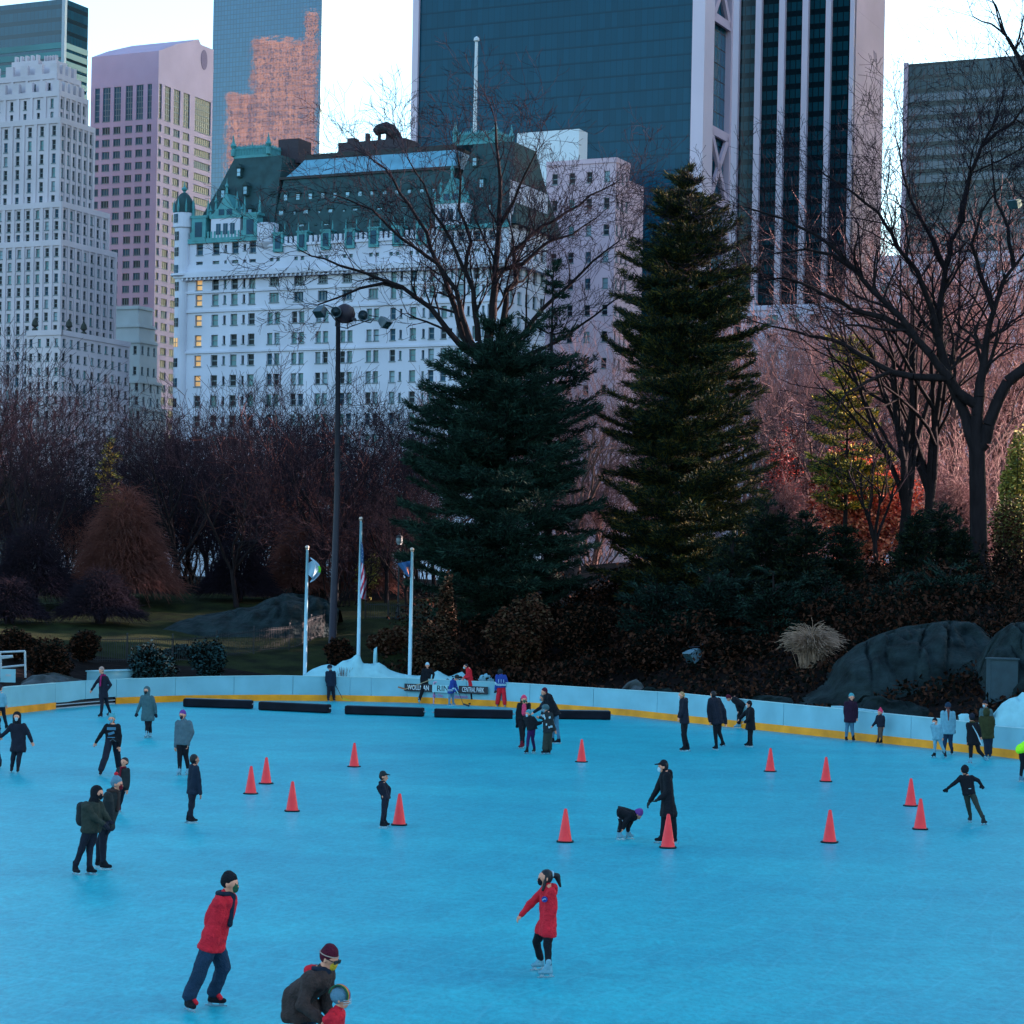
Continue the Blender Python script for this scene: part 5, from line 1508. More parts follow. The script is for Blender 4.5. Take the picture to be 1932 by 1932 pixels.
def shrub(name, label, px, Y, wpx, ypx_top, n, size, mats, seed, lobes=7, group=None, cat='shrub', depth=1.0, stems=True):
    rg = np.random.default_rng(seed)
    b = on_ground(px, Y); w_ = wpx / FPX * Y; h = max(.6, P(px, ypx_top, Y).z - b.z)
    L = []
    for i in range(lobes):
        a = rg.uniform(0, 6.28); q = rg.uniform(0, .62)
        L.append((b.x + math.cos(a) * w_ * q, b.y + math.sin(a) * w_ * q * depth, b.z + h * rg.uniform(.3, .68), w_ * rg.uniform(.32, .55), w_ * rg.uniform(.32, .5) * depth, h * rg.uniform(.25, .36)))
    L.append((b.x, b.y, b.z + h * .4, w_ * .6, w_ * .5 * depth, h * .42))
    V, F = leaf_cloud(L, n, size, rg)
    t = thing(name, tuple(b), label, cat, group)
    fast_mesh('foliage', V, F, mats, t, False, rg.integers(0, len(mats), len(F)))
    if stems:
        big = []
        for i in range(9):
            a = rg.uniform(0, 6.28); e = np.array([b.x + math.cos(a) * w_ * .5, b.y + math.sin(a) * w_ * .5 * depth, b.z + h * rg.uniform(.5, .8)])
            big.append((b.x, b.y, b.z - .2, .05, *e, .015))
        V, F = tubes(big, 5); fast_mesh('stem', V, F, M_bark, t)
    return t
LF1, LF2, LF3 = M('brown leaves', srgb(62, 38, 28), .85, .4, .7, spec=.04), M('dull ochre leaves', srgb(66, 48, 30), .85, .35, .7), M('dark leaves', srgb(12, 15, 12), .9, .3, .7, spec=.04)
LR1, LR2, LR3 = M('red maple leaves', srgb(190, 74, 58), .8, .25, .6), M('coral maple leaves', srgb(236, 138, 104), .8, .2, .6), M('deep red leaves', srgb(112, 40, 40), .8, .2, .6)
LG1, LG2 = M('yellow green leaves', srgb(150, 140, 62), .75, .3, .6), M('olive leaves', srgb(84, 88, 42), .75, .3, .6)
shrub('leafy_shrub', 'large rusty brown shrub mass behind the boards at centre', 975, 118, 92, 1118, 15000, .11, [LF1, LF1, LF3, LF2], 51, 11, depth=.7)
shrub('leafy_shrub', 'tall narrow brown vine covered stump left of the rusty shrub', 846, 119, 34, 1068, 5000, .10, [LF1, LF2, LF3], 52, 5)
shrub('leafy_shrub', 'dark ochre shrub right of the third flagpole', 812, 117.5, 55, 1165, 7000, .10, [LF1, LF2, LF3], 53, 8, depth=.7)
shrub('leafy_shrub', 'dark ivy shrub right of the rusty shrub mass', 1105, 117, 85, 1140, 12000, .10, [LF3, LF3, LF1], 54, 9, depth=.6)
shrub('leafy_shrub', 'dark low shrub between ivy shrub and box lamp', 1225, 113, 80, 1180, 11000, .10, [LF3, LF3, LF1], 55, 9, depth=.6)
shrub('leafy_shrub', 'brownish black undergrowth left of the beige ornamental grass', 1400, 110, 85, 1195, 11000, .10, [LF3, LF3, LF1], 56, 9, depth=.6)
shrub('leafy_shrub', 'pale tipped brown shrub between second and third flagpole', 735, 124, 45, 1180, 4500, .10, [LF1, LF2, LF1], 57, 7)
shrub('leafy_shrub', 'dark bush under the lamp mast', 640, 121, 42, 1190, 4500, .10, [LF3, LF1], 58, 6)
for (px, Y, wd, top, lab, sd) in [(285, 111.5, 52, 1208, 'low blue green juniper behind the white box', 61), (398, 114.5, 48, 1200, 'low blue green juniper left of the first flagpole', 62), (345, 121, 40, 1216, 'low dark juniper between its two neighbours by the fence', 63), (92, 109, 70, 1200, 'dark shrub behind the boards at the far left', 64), (30, 113, 60, 1180, 'dark shrub behind the pipe railing', 65), (640, 117, 30, 1262, 'tiny dark bush in the snow by the first flagpole', 66), (160, 116, 50, 1185, 'dark brown shrub at the near end of the iron fence', 67)]:
    shrub('low_shrub', lab, px, Y, wd, top, 5000, .085, [M('juniper leaves', (.012, .05, .055), .8, .3, .7), LF3] if 'juniper' in lab else [LF3, LF1], sd, 7, depth=.8)
shrub('red_maple', 'low bright red maple thicket glowing in the sun right of the tallest conifer', 1625, 149, 125, 828, 22000, .14, [LR1, LR2, LR3, LR2], 71, 13, cat='tree', depth=.8)
shrub('red_maple', 'thin dull red maple at the right side of the tallest conifer', 1475, 158, 60, 770, 3500, .12, [LR3, LR1, LF1], 72, 8, cat='tree')
shrub('golden_shrub', 'tall yellow green leafy tree at the right edge behind the fence', 1915, 140, 48, 775, 9000, .12, [LG1, LG2, LG1], 73, 9, cat='tree')
shrub('golden_shrub', 'thin yellow bush glowing behind the lamp mast', 692, 150, 28, 1040, 1500, .10, [LG1, LF2], 74, 5)
shrub('golden_shrub', 'olive brown bush behind the fence at the right edge', 1900, 132, 50, 930, 4000, .10, [LG2, LF1, LF2], 75, 7)

def twig_dome(name, label, px, Y, wpx, top, n, mat, seed, group=None):
    """a dense weeping bush of fine twigs"""
    rg = np.random.default_rng(seed)
    b = on_ground(px, Y); w_ = wpx / FPX * Y; h = P(px, top, Y).z - b.z
    big, fine = [], []
    for i in range(9):
        a = rg.uniform(0, 6.28); big.append((b.x, b.y, b.z - .3, .14, b.x + math.cos(a) * w_ * .35, b.y + math.sin(a) * w_ * .35, b.z + h * .6, .05))
    for i in range(n):
        a = rg.uniform(0, 6.28); q = rg.uniform(0, 1) ** .5
        u_ = rg.uniform(0, 1) ** .6; s = np.array([b.x + math.cos(a) * w_ * q * (.5 + .4 * (1 - u_)), b.y + math.sin(a) * w_ * q * (.5 + .4 * (1 - u_)), b.z + h * (.12 + .74 * (1 - q * q) * u_)])
        d = np.array([math.cos(a) * .8 * q, math.sin(a) * .8 * q, rg.uniform(.3, 1.0)]) + rg.normal(0, .35, 3)
        p = s; L = rg.uniform(.12, .22) * (h + w_) * .5
        for k in range(4):
            d = d / np.linalg.norm(d) + np.array([math.cos(a) * .12, math.sin(a) * .12, -.32]) + rg.normal(0, .16, 3); d /= np.linalg.norm(d)
            e = p + d * L / 4 * 1.35
            fine.append((*p, .016 - .002 * k, *e, .014 - .002 * k)); p = e
    return tree_from(name, tuple(b), big, fine, M_bark, mat, label, group, 6)
twig_dome('twiggy_bush', 'round russet twiggy bush dome below the small gold tinted fir', 235, 142, 112, 885, 6500, M_twigr, 81)
twig_dome('twiggy_bush', 'low dark weeping bush at the left edge', 60, 138, 100, 960, 4200, M_twig, 82)
twig_dome('twiggy_bush', 'dark drooping bush left of the lamp mast', 450, 146, 85, 985, 3800, M_twig, 83)
twig_dome('twiggy_bush', 'russet twiggy bush behind the lamp mast', 690, 152, 70, 930, 3200, M_twigr, 84)
twig_dome('twiggy_bush', 'brown twiggy bush right of the first flagpole', 560, 150, 70, 960, 3200, M_twigr, 85)
twig_dome('twiggy_bush', 'dark thicket under the russet dome', 190, 130, 100, 1060, 3500, M_twig, 86)
twig_dome('twiggy_bush', 'dark thicket at the far left lawn edge', 20, 128, 90, 1080, 3200, M_twig, 87)
twig_dome('twiggy_bush', 'rosy twig thicket right of the tallest conifer', 1480, 156, 75, 880, 3800, M_twigp, 88)
twig_dome('twiggy_bush', 'rosy twig thicket behind the big spreading tree', 1800, 150, 95, 880, 4200, M_twigp, 89)
# ornamental grass tuft
rg = np.random.default_rng(91)
b = on_ground(1533, 105); Pn, Dn, Ln = [], [], []
V_, F_ = [], []
fine = []
hG = P(1533, 1190, 105).z - b.z
for i in range(1100):
    a = rg.uniform(0, 6.28); q = abs(rg.normal(0, .36)); p = np.array([b.x + math.cos(a) * q * .6, b.y + math.sin(a) * q * .6, b.z - .05]); d = np.array([math.cos(a) * q * .20, math.sin(a) * q * .20, 1.0]) + rg.normal(0, .05, 3)
    L = hG * rg.uniform(.8, 1.55) * (1 - .2 * q)
    for k in range(8):
        d = d / np.linalg.norm(d) + np.array([math.cos(a) * .028 * k, math.sin(a) * .028 * k, -.03 - .36 * (k > 3)]) + rg.normal(0, .06, 3); d /= np.linalg.norm(d)
        e = p + d * L / 8; fine.append((*p, .010, *e, .009)); p = e
t = thing('ornamental_grass', tuple(b), 'beige fountain of dry ornamental grass left of the big rock', 'grass tuft')
V, F = tubes(fine, 3); fast_mesh('blades', V, F, M('dry grass', srgb(150, 122, 104), .9, .45, 3), t)
b = G(651, 1273); b = on_ground(652, 115.5); fine = []
for i in range(90):
    a = rg.uniform(0, 6.28); fine.append((b.x, b.y, b.z - .1, .012, b.x + math.cos(a) * rg.uniform(0, .45), b.y + math.sin(a) * rg.uniform(0, .3), b.z + rg.uniform(.5, 1.25), .006))
t = thing('dry_plant', tuple(b), 'small dry twiggy plant in the snow right of the navy hockey child', 'plant')
V, F = tubes(fine, 3); fast_mesh('stems', V, F, M_twigr, t)

# dark undergrowth covering the slope: nobody could count it
rg = np.random.default_rng(95)
n = 120000
X = rg.uniform(-7, 34, n * 2); Yy = rg.uniform(84, 135, n * 2); d = sdist(X, Yy)
dens = np.clip((X + 7) / 6, .06, 1) * np.where(d > 1.6, 1, 0) * np.where((X > 11) & (d < 9), .45, 1) * np.clip(vnoise(X * .4, Yy * .4, 8) * 1.6, .1, 1)
k_ = rg.uniform(0, 1, n * 2) < dens
X, Yy = X[k_], Yy[k_]
hh = rg.uniform(0, 1, len(X)) ** 1.3 * (.3 + 2.4 * vnoise(X * .42, Yy * .42, 12) ** 1.6) * np.clip((sdist(X, Yy) - 1) / 3, .25, 1) * np.where((X > 10) & (sdist(X, Yy) < 10), .3, 1)
C = np.stack([X, Yy, terrain(X, Yy) + hh], 1); k = len(C)
a = rg.normal(0, 1, (k, 3)); a /= np.linalg.norm(a, axis=1, keepdims=True); b_ = np.cross(a, rg.normal(0, 1, (k, 3))); b_ /= np.linalg.norm(b_, axis=1, keepdims=True)
sz = (.13 * rg.uniform(.5, 1.3, k))[:, None]
V = np.stack([C - a * sz, C + b_ * sz * .55, C + a * sz, C - b_ * sz * .55], 1).reshape(-1, 3)
o = fast_mesh('undergrowth', V, np.arange(4 * k).reshape(-1, 4), [LF3, LF1, LF3, M('litter leaves', srgb(44, 26, 20), .9, .3, 1, spec=.04)], None, False, rg.integers(0, 4, k))
tag(o, 'dark leafy undergrowth covering the slope behind the boards', 'undergrowth', kind='stuff')
# ---------------------------------------------------------------- poles, flags, lamps, fences
M_pole = M('white painted pole', (.30, .52, .62), .4, .05, 1)
M_gold = M('gilded ball', (.45, .36, .30), .3, .1, metal=.6)
M_lampg = M('floodlight shell', (.03, .055, .07), .4, .2, spec=.5)
M_mast = M('brown steel mast', (.016, .014, .022), .6, .2)
def flagpole(x0, y0, x1, y1, Y, lab):
    p = P(x0, y0, Y); z0 = tz(p.x, p.y); q = P(x1, y1, Y); q = Vector((p.x, p.y, q.z)); p = Vector((p.x, p.y, z0 - .1))
    t = thing('flagpole', (p.x, p.y, z0), lab, 'flagpole', 'flagpoles behind the rink')
    mb = MB(); mb.tube([p, p.lerp(q, .5), q], [.095, .085, .055], 12); mb.build('pole', M_pole, t, True)
    mb = MB(); mb.lathe(p, [(.17, 0), (.17, .18), (.11, .28)], 12); mb.build('base_collar', M_pole, t)
    mb = MB(); mb.ball(q + Vector((0, 0, .09)), .11, 10); mb.lathe(q, [(.07, -.03), (.07, .03)], 8); mb.build('finial', M_gold, t, True)
    mb = MB(); mb.tube([p + Vector((.10, -.06, 1.1)), q + Vector((.07, -.05, -.1))], .008, 4); mb.build('halyard', M('cord', (.3, .34, .36), .8, .1), t)
    return p, q
Yf = 116.5
flagpole(575, 1278, 577, 1036, Yf, 'left white flagpole with a gilded ball, behind the boards')
flagpole(676, 1240, 680, 982, 119, 'tallest and middle white flagpole, carrying the striped flag')
flagpole(773, 1268, 775.5, 1040, Yf, 'right white flagpole, carrying the navy flag')
def cloth(name, fn, nu, nv, mats, mfun, label, cat, Y):
    """a cloth surface: fn(u, v) -> (px, py, depth offset)"""
    vs, fs, fm = [], [], []
    for s in (0, 1):
        for j in range(nv + 1):
            for i in range(nu + 1):
                x, y, d = fn(i / nu, j / nv); p = P(x, y, Y + d + s * .012); vs.append(p)
    n = nu + 1; k = n * (nv + 1)
    for j in range(nv):
        for i in range(nu):
            q = (j * n + i, j * n + i + 1, j * n + n + i + 1, j * n + n + i)
            m = mfun((i + .5) / nu, (j + .5) / nv)
            fs += [q[::-1], tuple(a + k for a in q)]; fm += [m, m]
    o = mk(name, vs, fs, mats, None, fm, True)
    return tag(o, label, cat)
Fw, Fg, Fn, Fo = M('flag white', (.26, .40, .50), .8, .06), M('flag green', (.16, .55, .03), .8, .05), M('flag navy', (.022, .09, .22), .8, .1), M('flag orange', (.75, .25, .16), .8, .1)
Fr, Fs = M('flag red', (.36, .012, .05), .8, .08), M('flag stripe white', (.50, .50, .60), .8, .05)
# left flag: billowing white cloth with a green patch
ZQ = lambda zx, zy: (528.3 + zx * .17578, 943.4 + zy * .17578)
def f1(u, v):
    th = -1.35 + v * 2.75
    cx, cy = ZQ(292, 752)
    r0, r1 = 2, 26
    if u < .45:
        e = u / .45
        x0, y0 = ZQ(285 + 10 * math.sin(v * 6), 690 + 90 * v); 
        x1, y1 = ZQ(345 + 20 * math.sin(v * 3.1), 650 + 190 * v)
        return (x0 + (x1 - x0) * e, y0 + (y1 - y0) * e, .35 * math.sin(u * 7 + v * 3) * u)
    e = (u - .45) / .55
    x1, y1 = ZQ(345 + 20 * math.sin(v * 3.1), 650 + 190 * v)
    x2, y2 = ZQ(318 + 122 * math.sin(v * math.pi) ** .8, 612 + 275 * v)
    return (x1 + (x2 - x1) * e, y1 + (y2 - y1) * e, .35 * math.sin(u * 7 + v * 3))
cloth('flag', f1, 26, 26, [Fw, Fg], lambda u, v: 1 if (u > .82 and .36 < v < .62) else 0, 'billowing white flag with a bright green patch on the left pole', 'flag', Yf)
# middle flag: stars and stripes hanging in folds
def f2(u, v):
    zx = 862 + (22 + 34 * min(1, v * 1.6)) * u + 10 * v * u + 4 * math.sin(v * 12) * u
    zy = 440 + 610 * v + 26 * u
    if u > .6: zy -= 40 * (u - .6) * (v > .9)
    a, b_ = ZQ(zx, zy)
    return (a, b_, .28 * math.sin(u * 8 + v * 2) * (.3 + u))
def m2(u, v):
    if v < .36:
        k = int(u * 8) % 2 == 0 and int(v * 44) % 3 == 1 and (int(u * 8) // 2 + int(v * 44) // 3) % 2 == 0
        return 3 if k else 2
    return 0 if int((u * 3.2 + v * 9.5)) % 2 == 0 else 1
cloth('flag', f2, 24, 60, [Fr, Fs, Fn, Fs], m2, 'striped flag with white stars on blue hanging limp from the middle pole', 'flag', 118.85)
def f3(u, v):
    zx = 1398 - 140 * u * (1 - .75 * v) ; zy = 652 + 175 * v + 30 * u - 40 * u * v
    a, b_ = ZQ(zx, zy)
    return (a, b_, .25 * math.sin(u * 7 + v))
cloth('flag', f3, 20, 20, [Fn, Fo], lambda u, v: 1 if (.10 < u - .12 * (1 - v) < .34 and .34 < v < .80) else 0, 'small navy flag with an orange emblem on the right pole', 'flag', Yf)

# ---- floodlight mast
def floodlight(t, c, d, s, kind, mat=M_lampg):
    """one lamp head pointing along d"""
    c, d = Vector(c), Vector(d).normalized()
    mb = MB()
    if kind == 'dish':
        mb.lathe(c, [(.05 * s, -.36 * s), (.20 * s, -.30 * s), (.31 * s, -.12 * s), (.34 * s, .05 * s), (.33 * s, .07 * s), (.27 * s, .02 * s)], 18, axis=d)
    else:
        a = d.cross(Vector((0, 0, 1))).normalized(); u = a.cross(d)
        prof = [(-.42, .12, .12), (-.30, .22, .20), (0, .30, .26), (.30, .36, .28), (.32, .33, .25)]
        vs = []
        for h, ra, ru in prof: vs += [c + d * h * s + a * ra * s * i + u * ru * s * j for i, j in ((-1, -1), (1, -1), (1, 1), (-1, 1))]
        fs = [(k * 4 + i, k * 4 + (i + 1) % 4, k * 4 + 4 + (i + 1) % 4, k * 4 + 4 + i) for k in range(4) for i in range(4)] + [(0, 3, 2, 1)]
        mb.add(vs, fs)
    h = mb.build('floodlight', mat, t, kind == 'dish')
    mb = MB(); mb.lathe(c, [(.27 * s, .0), (.26 * s, .015)], 16, axis=d) if kind == 'dish' else mb.obox(c + d * .29 * s, d.cross(Vector((0, 0, 1))).normalized() * .32 * s, d * .01, d.cross(Vector((0, 0, 1))).cross(d).normalized() * .24 * s)
    mb.build('lens', M('lamp glass', (.02, .05, .06), .15, .1, spec=.7), h)
YM = 122
pb = P(627, 1172, YM); zb = tz(pb.x, pb.y)
tm = thing('floodlight_mast', (pb.x, pb.y, zb), 'tall brown steel mast carrying five floodlights left of the pines', 'lamp mast')
LM = lambda zx, zy, d=0: P(528.3 + zx * .1367, 528.3 + zy * .1367, YM + d)
ptop = LM(872, 480); px0 = Vector((pb.x, pb.y, zb - .2))
mb = MB(); mb.tube([px0, px0.lerp(ptop, .5), Vector((px0.x, px0.y, ptop.z))], [.21, .16, .115], 14); mb.build('pole', M_mast, tm, True)
ctr = Vector((px0.x, px0.y, ptop.z))
mb = MB(); mb.lathe(LM(895, 500, .2), [(.25, -.35), (.52, -.2), (.56, .15), (.46, .45), (.2, .62), (.05, .66)], 16); mb.build('hood', M('rusty brown hood', (.02, .012, .02), .6, .3), tm, True)
mb = MB()
for (a0, b0) in (((620, 370), (830, 640)), ((650, 455), (850, 500)), ((600, 340), (850, 410)), ((880, 520), (1250, 590)), ((930, 660), (1290, 530)), ((760, 630), (945, 672)), ((765, 640), (775, 510)), ((930, 670), (930, 590)), ((1250, 590), (1300, 530)), ((1230, 490), (1360, 510))):
    mb.tube([LM(*a0, -.1), LM(*b0, -.1)], .028, 6)
mb.tube([LM(970, 590, -.1), LM(990, 625, -.1), LM(1030, 620, -.1), LM(1048, 575, -.1)], .022, 6)
mb.obox(LM(980, 535, 0), (.28, 0, -.05), (0, .15, 0), (0, 0, .07))
mb.build('bracket', M_mast, tm)
floodlight(tm, LM(560, 430, -.2), (-.35, -.55, -.75), .85, 'box'); floodlight(tm, LM(775, 440, -.5), (-.25, -.9, -.25), .85, 'dish'); floodlight(tm, LM(1145, 490, -.4), (.35, -.85, .1), .85, 'dish'); floodlight(tm, LM(1440, 580, -.2), (.62, -.35, -.65), .85, 'box'); floodlight(tm, LM(905, 430, .55), (.2, .9, -.3), .85, 'dish')
# second mast mostly outside the frame: its left lamp shows at the right edge
p2 = on_ground(1962, 118)
t2 = thing('floodlight_mast', tuple(p2), 'floodlight head of a mast cut off by the right edge', 'lamp mast')
zt = P(1950, 380, 118).z
mb = MB(); mb.tube([p2 - Vector((0, 0, .2)), Vector((p2.x, p2.y, zt + .2))], [.21, .12], 12); mb.build('pole', M_mast, t2, True)
mb = MB(); mb.tube([Vector((p2.x, p2.y, zt - .4)), P(1918, 378, 118)], .03, 6); mb.tube([Vector((p2.x, p2.y, zt)), P(1922, 374, 118)], .03, 6); mb.build('bracket', M_mast, t2)
floodlight(t2, P(1916, 384, 118), (-.6, -.5, -.3), .85, 'box')

# ---- old style park lamps and the box lamp
for (px, top, Y, lab) in [(752, 1006, 137, 'old park lantern on a dark post between the mast and the left pine'), (1384, 962, 140, 'old park lantern glimpsed at the right edge of the tallest conifer')]:
    p = on_ground(px, Y); zt = P(px, top, Y).z
    t = thing('park_lamp', tuple(p), lab, 'street lamp')
    mb = MB(); mb.lathe((p.x, p.y, p.z - .1), [(.16, 0), (.14, .5), (.06, .8), (.05, zt - p.z - .8), (.09, zt - p.z - .75)], 10); mb.build('post', M_dkmetal, t)
    mb = MB(); mb.lathe((p.x, p.y, zt - .68), [(.10, 0), (.19, .12), (.20, .36), (.12, .42)], 12); mb.build('lantern_glass', M('milk glass', (.14, .17, .18), .3, .05), t, True)
    mb = MB(); mb.lathe((p.x, p.y, zt - .26), [(.22, 0), (.17, .10), (.05, .16), (.06, .20), (.01, .26)], 12); mb.build('lantern_cap', M_dkmetal, t)
p = on_ground(1328, 110); zt = P(1328, 1214, 110).z
t = thing('box_lamp', tuple(p), 'pale square floodlight on a dark post behind the boards, above the blond woman', 'floodlight')
mb = MB(); mb.tube([p - Vector((0, 0, .2)), Vector((p.x, p.y, zt))], .06, 8); mb.build('post', M_mast, t)
mb = MB(); mb.tube([Vector((p.x, p.y, zt - .15)), P(1300, 1221, 110)], .025, 6); mb.build('arm', M_mast, t)
floodlight(t, P(1308, 1236, 109.8), (-.75, -.45, -.5), 1.0, 'box', M('pale lamp box', (.08, .15, .19), .5, .15))

# ---- iron picket fences
def fence(label, pts, n_posts, h=1.3, gap=.13):
    """pts: ground polyline (x, y)"""
    L = [Vector((x, y, 0)) for x, y in pts]
    seg = [(a_, c_, (c_ - a_).length) for a_, c_ in zip(L[:-1], L[1:])]
    tot = sum(s[2] for s in seg)
    def at(d):
        for a_, c_, l in seg:
            if d <= l or (a_, c_, l) == seg[-1]: q = a_.lerp(c_, min(1, d / l)); q.z = tz(q.x, q.y); return q
            d -= l
    t = thing('iron_fence', tuple(at(0)), label, 'fence')
    ra = []
    for zr in (.15, h - .12):
        mb = MB(); mb.tube([at(tot * k / 60) + Vector((0, 0, zr)) for k in range(61)], .02, 5); mb.build('rail', M_dkmetal, t)
    for k in range(n_posts + 1):
        q = at(tot * k / n_posts); mb = MB(); mb.tube([q - Vector((0, 0, .2)), q + Vector((0, 0, h + .12))], .035, 6); mb.ball(q + Vector((0, 0, h + .16)), .05, 6); mb.build('post', M_dkmetal, t)
    mb = MB(); n = int(tot / gap)
    for k in range(n):
        q = at(tot * (k + .5) / n); mb.tube([q + Vector((0, 0, .05)), q + Vector((0, 0, h))], .013, 4)
    o = mb.build('picket', M_dkmetal, t); o['kind'] = 'stuff'
def gp(px, Y): q = on_ground(px, Y); return (q.x, q.y)
fence('long black iron picket fence curving up the lawn at left', [gp(150, 116), gp(260, 118), gp(420, 121.5), (gp(560, 126)), gp(612, 130), gp(640, 150)], 14)
fence('black iron fence on the slope right of the third flagpole', [gp(690, 137), gp(800, 136), gp(860, 135)], 4, 1.0)
fence('black iron fence in the sun at the right edge', [gp(1790, 137), gp(1860, 135), gp(1990, 133)], 6, 1.1)

# ---- pipe railing with a notice at the left edge
Yr = 105
t = thing('pipe_railing', tuple(on_ground(20, Yr)), 'steel pipe railing with a white notice at the left edge behind the boards', 'railing')
JZ = lambda zx, zy, d=0: P(zx * .13673, 1207.5 + zy * .13673, Yr + d)
for a0, b0, d in (((-120, 175), (345, 155), 0), ((-120, 395), (335, 348), 0), ((345, 150), (352, 520), 0), ((0, 165), (20, 520), 0), ((-120, 235), (175, 222), -1.2), ((-100, 268), (175, 232), -1.2), ((10, 260), (14, 520), -1.2)):
    mb = MB(); mb.tube([JZ(*a0, d), JZ(*b0, d)], .05, 8); mb.build('rail' if abs(a0[1] - b0[1]) < 60 else 'post', M_steel, t)
mb = MB(); c = JZ(110, 492, -1.3); mb.obox(c, (.34, 0, .0), (0, .02, 0), (0, 0, .30)); mb.obox(c + Vector((.02, -.025, .02)), (.12, 0, 0), (0, .004, 0), (0, 0, .05), 1); mb.build('notice', [M_board, M_steel], t)
# dark utility box by the right rock, small bollard behind the navy hockey child
ux = P(1890, 1300, 92)
mb = MB(); w_, h_ = 26 / FPX * 92, 56 / FPX * 92
mb.obox((ux.x, ux.y, ux.z), (w_, 0, 0), (0, .4, 0), (0, 0, h_)); mb.obox((ux.x, ux.y - .02, ux.z + h_ + .03), (w_ + .05, 0, 0), (0, .45, 0), (0, 0, .03)); mb.obox((ux.x, ux.y - .41, ux.z), (w_ * .9, 0, 0), (0, .012, 0), (0, 0, h_ * .92)); mb.obox((ux.x + w_ * .6, ux.y - .43, ux.z), (.03, 0, 0), (0, .02, 0), (0, 0, .09))
mb.obox((ux.x, ux.y, ux.z - h_ - .8), (w_ * .9, 0, 0), (0, .36, 0), (0, 0, .8))
tag(mb.build('utility_box', M('slate green metal', (.022, .05, .065), .6, .15)), 'dark slate green utility cabinet in front of the right hand rock', 'cabinet')
q = P(666.5, 1276, 115.6)
mb = MB(); mb.lathe((q.x, q.y, q.z - .5), [(.08, 0), (.08, .72), (.09, .74), (.05, .8)], 10); tag(mb.build('bollard', M_mast), 'small dark bollard in the snow behind the boards', 'bollard')
mb = MB()
for (zx, zy, r_) in ((1275, 385, .16), (1335, 375, .20), (1370, 400, .14), (1300, 400, .15)):
    mb.ball(P(735.9 + zx * .13673, 1226.4 + zy * .13673, 115), r_, 10)
q = P(735.9 + 1325 * .13673, 1226.4 + 400 * .13673, 115); mb.obox(q - Vector((0, 0, .35)), (.4, 0, 0), (0, .2, 0), (0, 0, .35))
tag(mb.build('stone_figure', M('pale stone', (.16, .36, .44), .8, .15)), 'small pale stone lump behind the boards left of the red trousers child', 'stone')
# ---------------------------------------------------------------- people
ZN = {'A': (0, 1226.4, .2343), 'B': (528.3, 1226.4, .3418), 'C': (1132, 1273.6, .2246), 'D': (1547.2, 1273.6, .1992), 'E': (311.3, 1603.8, .1953), 'F': (943.4, 1603.8, .13673),
      'G': (735.9, 1226.4, .13673), 'H': (943.4, 1273.6, .08303), 'I': (1735.9, 1283, .1074), 'J': (0, 1207.5, .13673)}
HEM = {}                          # jacket -> flat lower edge
PENDING = []                      # (object, voxel size, fold strength) -> remeshed in one go at the end
def cloth_mat(name, c, var=.18): return M('cloth ' + name, c, .85, var, 7, bump=.5, spec=.15, bscale=40)
SKIN = M('skin', (.62, .25, .16), .6, .10, 9, spec=.3)
SKIND = M('skin darker', (.42, .17, .11), .6, .10, 9, spec=.3)  # same skin in a darker tone
EYE = M('eye', (.02, .02, .03), .2, .1)
HAIRB = M('black hair', (.008, .007, .010), .55, .4, 30, stretch=(1, 1, .15)); HAIRN = M('brown hair', (.05, .022, .015), .6, .4, 30, stretch=(1, 1, .15)); HAIRY = M('fair hair', (.34, .20, .09), .6, .3, 30, stretch=(1, 1, .15)); HAIRR = M('auburn hair', (.10, .025, .02), .6, .3, 30, stretch=(1, 1, .15))
BLADE = M('skate blade', (.30, .42, .50), .25, .1, metal=.7)
C_ = dict(black=(.008, .009, .013), ink=(.012, .014, .024), navy=(.012, .030, .060), dnavy=(.010, .018, .034), red=(.56, .016, .030), dred=(.14, .008, .02), pink=(.62, .05, .12), magenta=(.30, .012, .09), grey=(.075, .12, .145), teal=(.05, .105, .12), jeans=(.06, .16, .24),
          olive=(.034, .036, .014), brown=(.045, .028, .026), pale=(.13, .30, .38), white=(.34, .50, .58), plum=(.022, .008, .022), tealhat=(.06, .26, .30), purple=(.16, .05, .24), maroon=(.07, .006, .018), blue=(.02, .05, .24), yellow=(.62, .36, .03), green=(.02, .09, .05), beige=(.36, .24, .20), hivis=(.34, .85, .02), violet=(.035, .012, .07), steel=(.10, .20, .27), kneebrown=(.10, .06, .05), charcoal=(.02, .024, .026), darkwool=(.028, .034, .028))
def cm(n): return cloth_mat(n, C_[n])

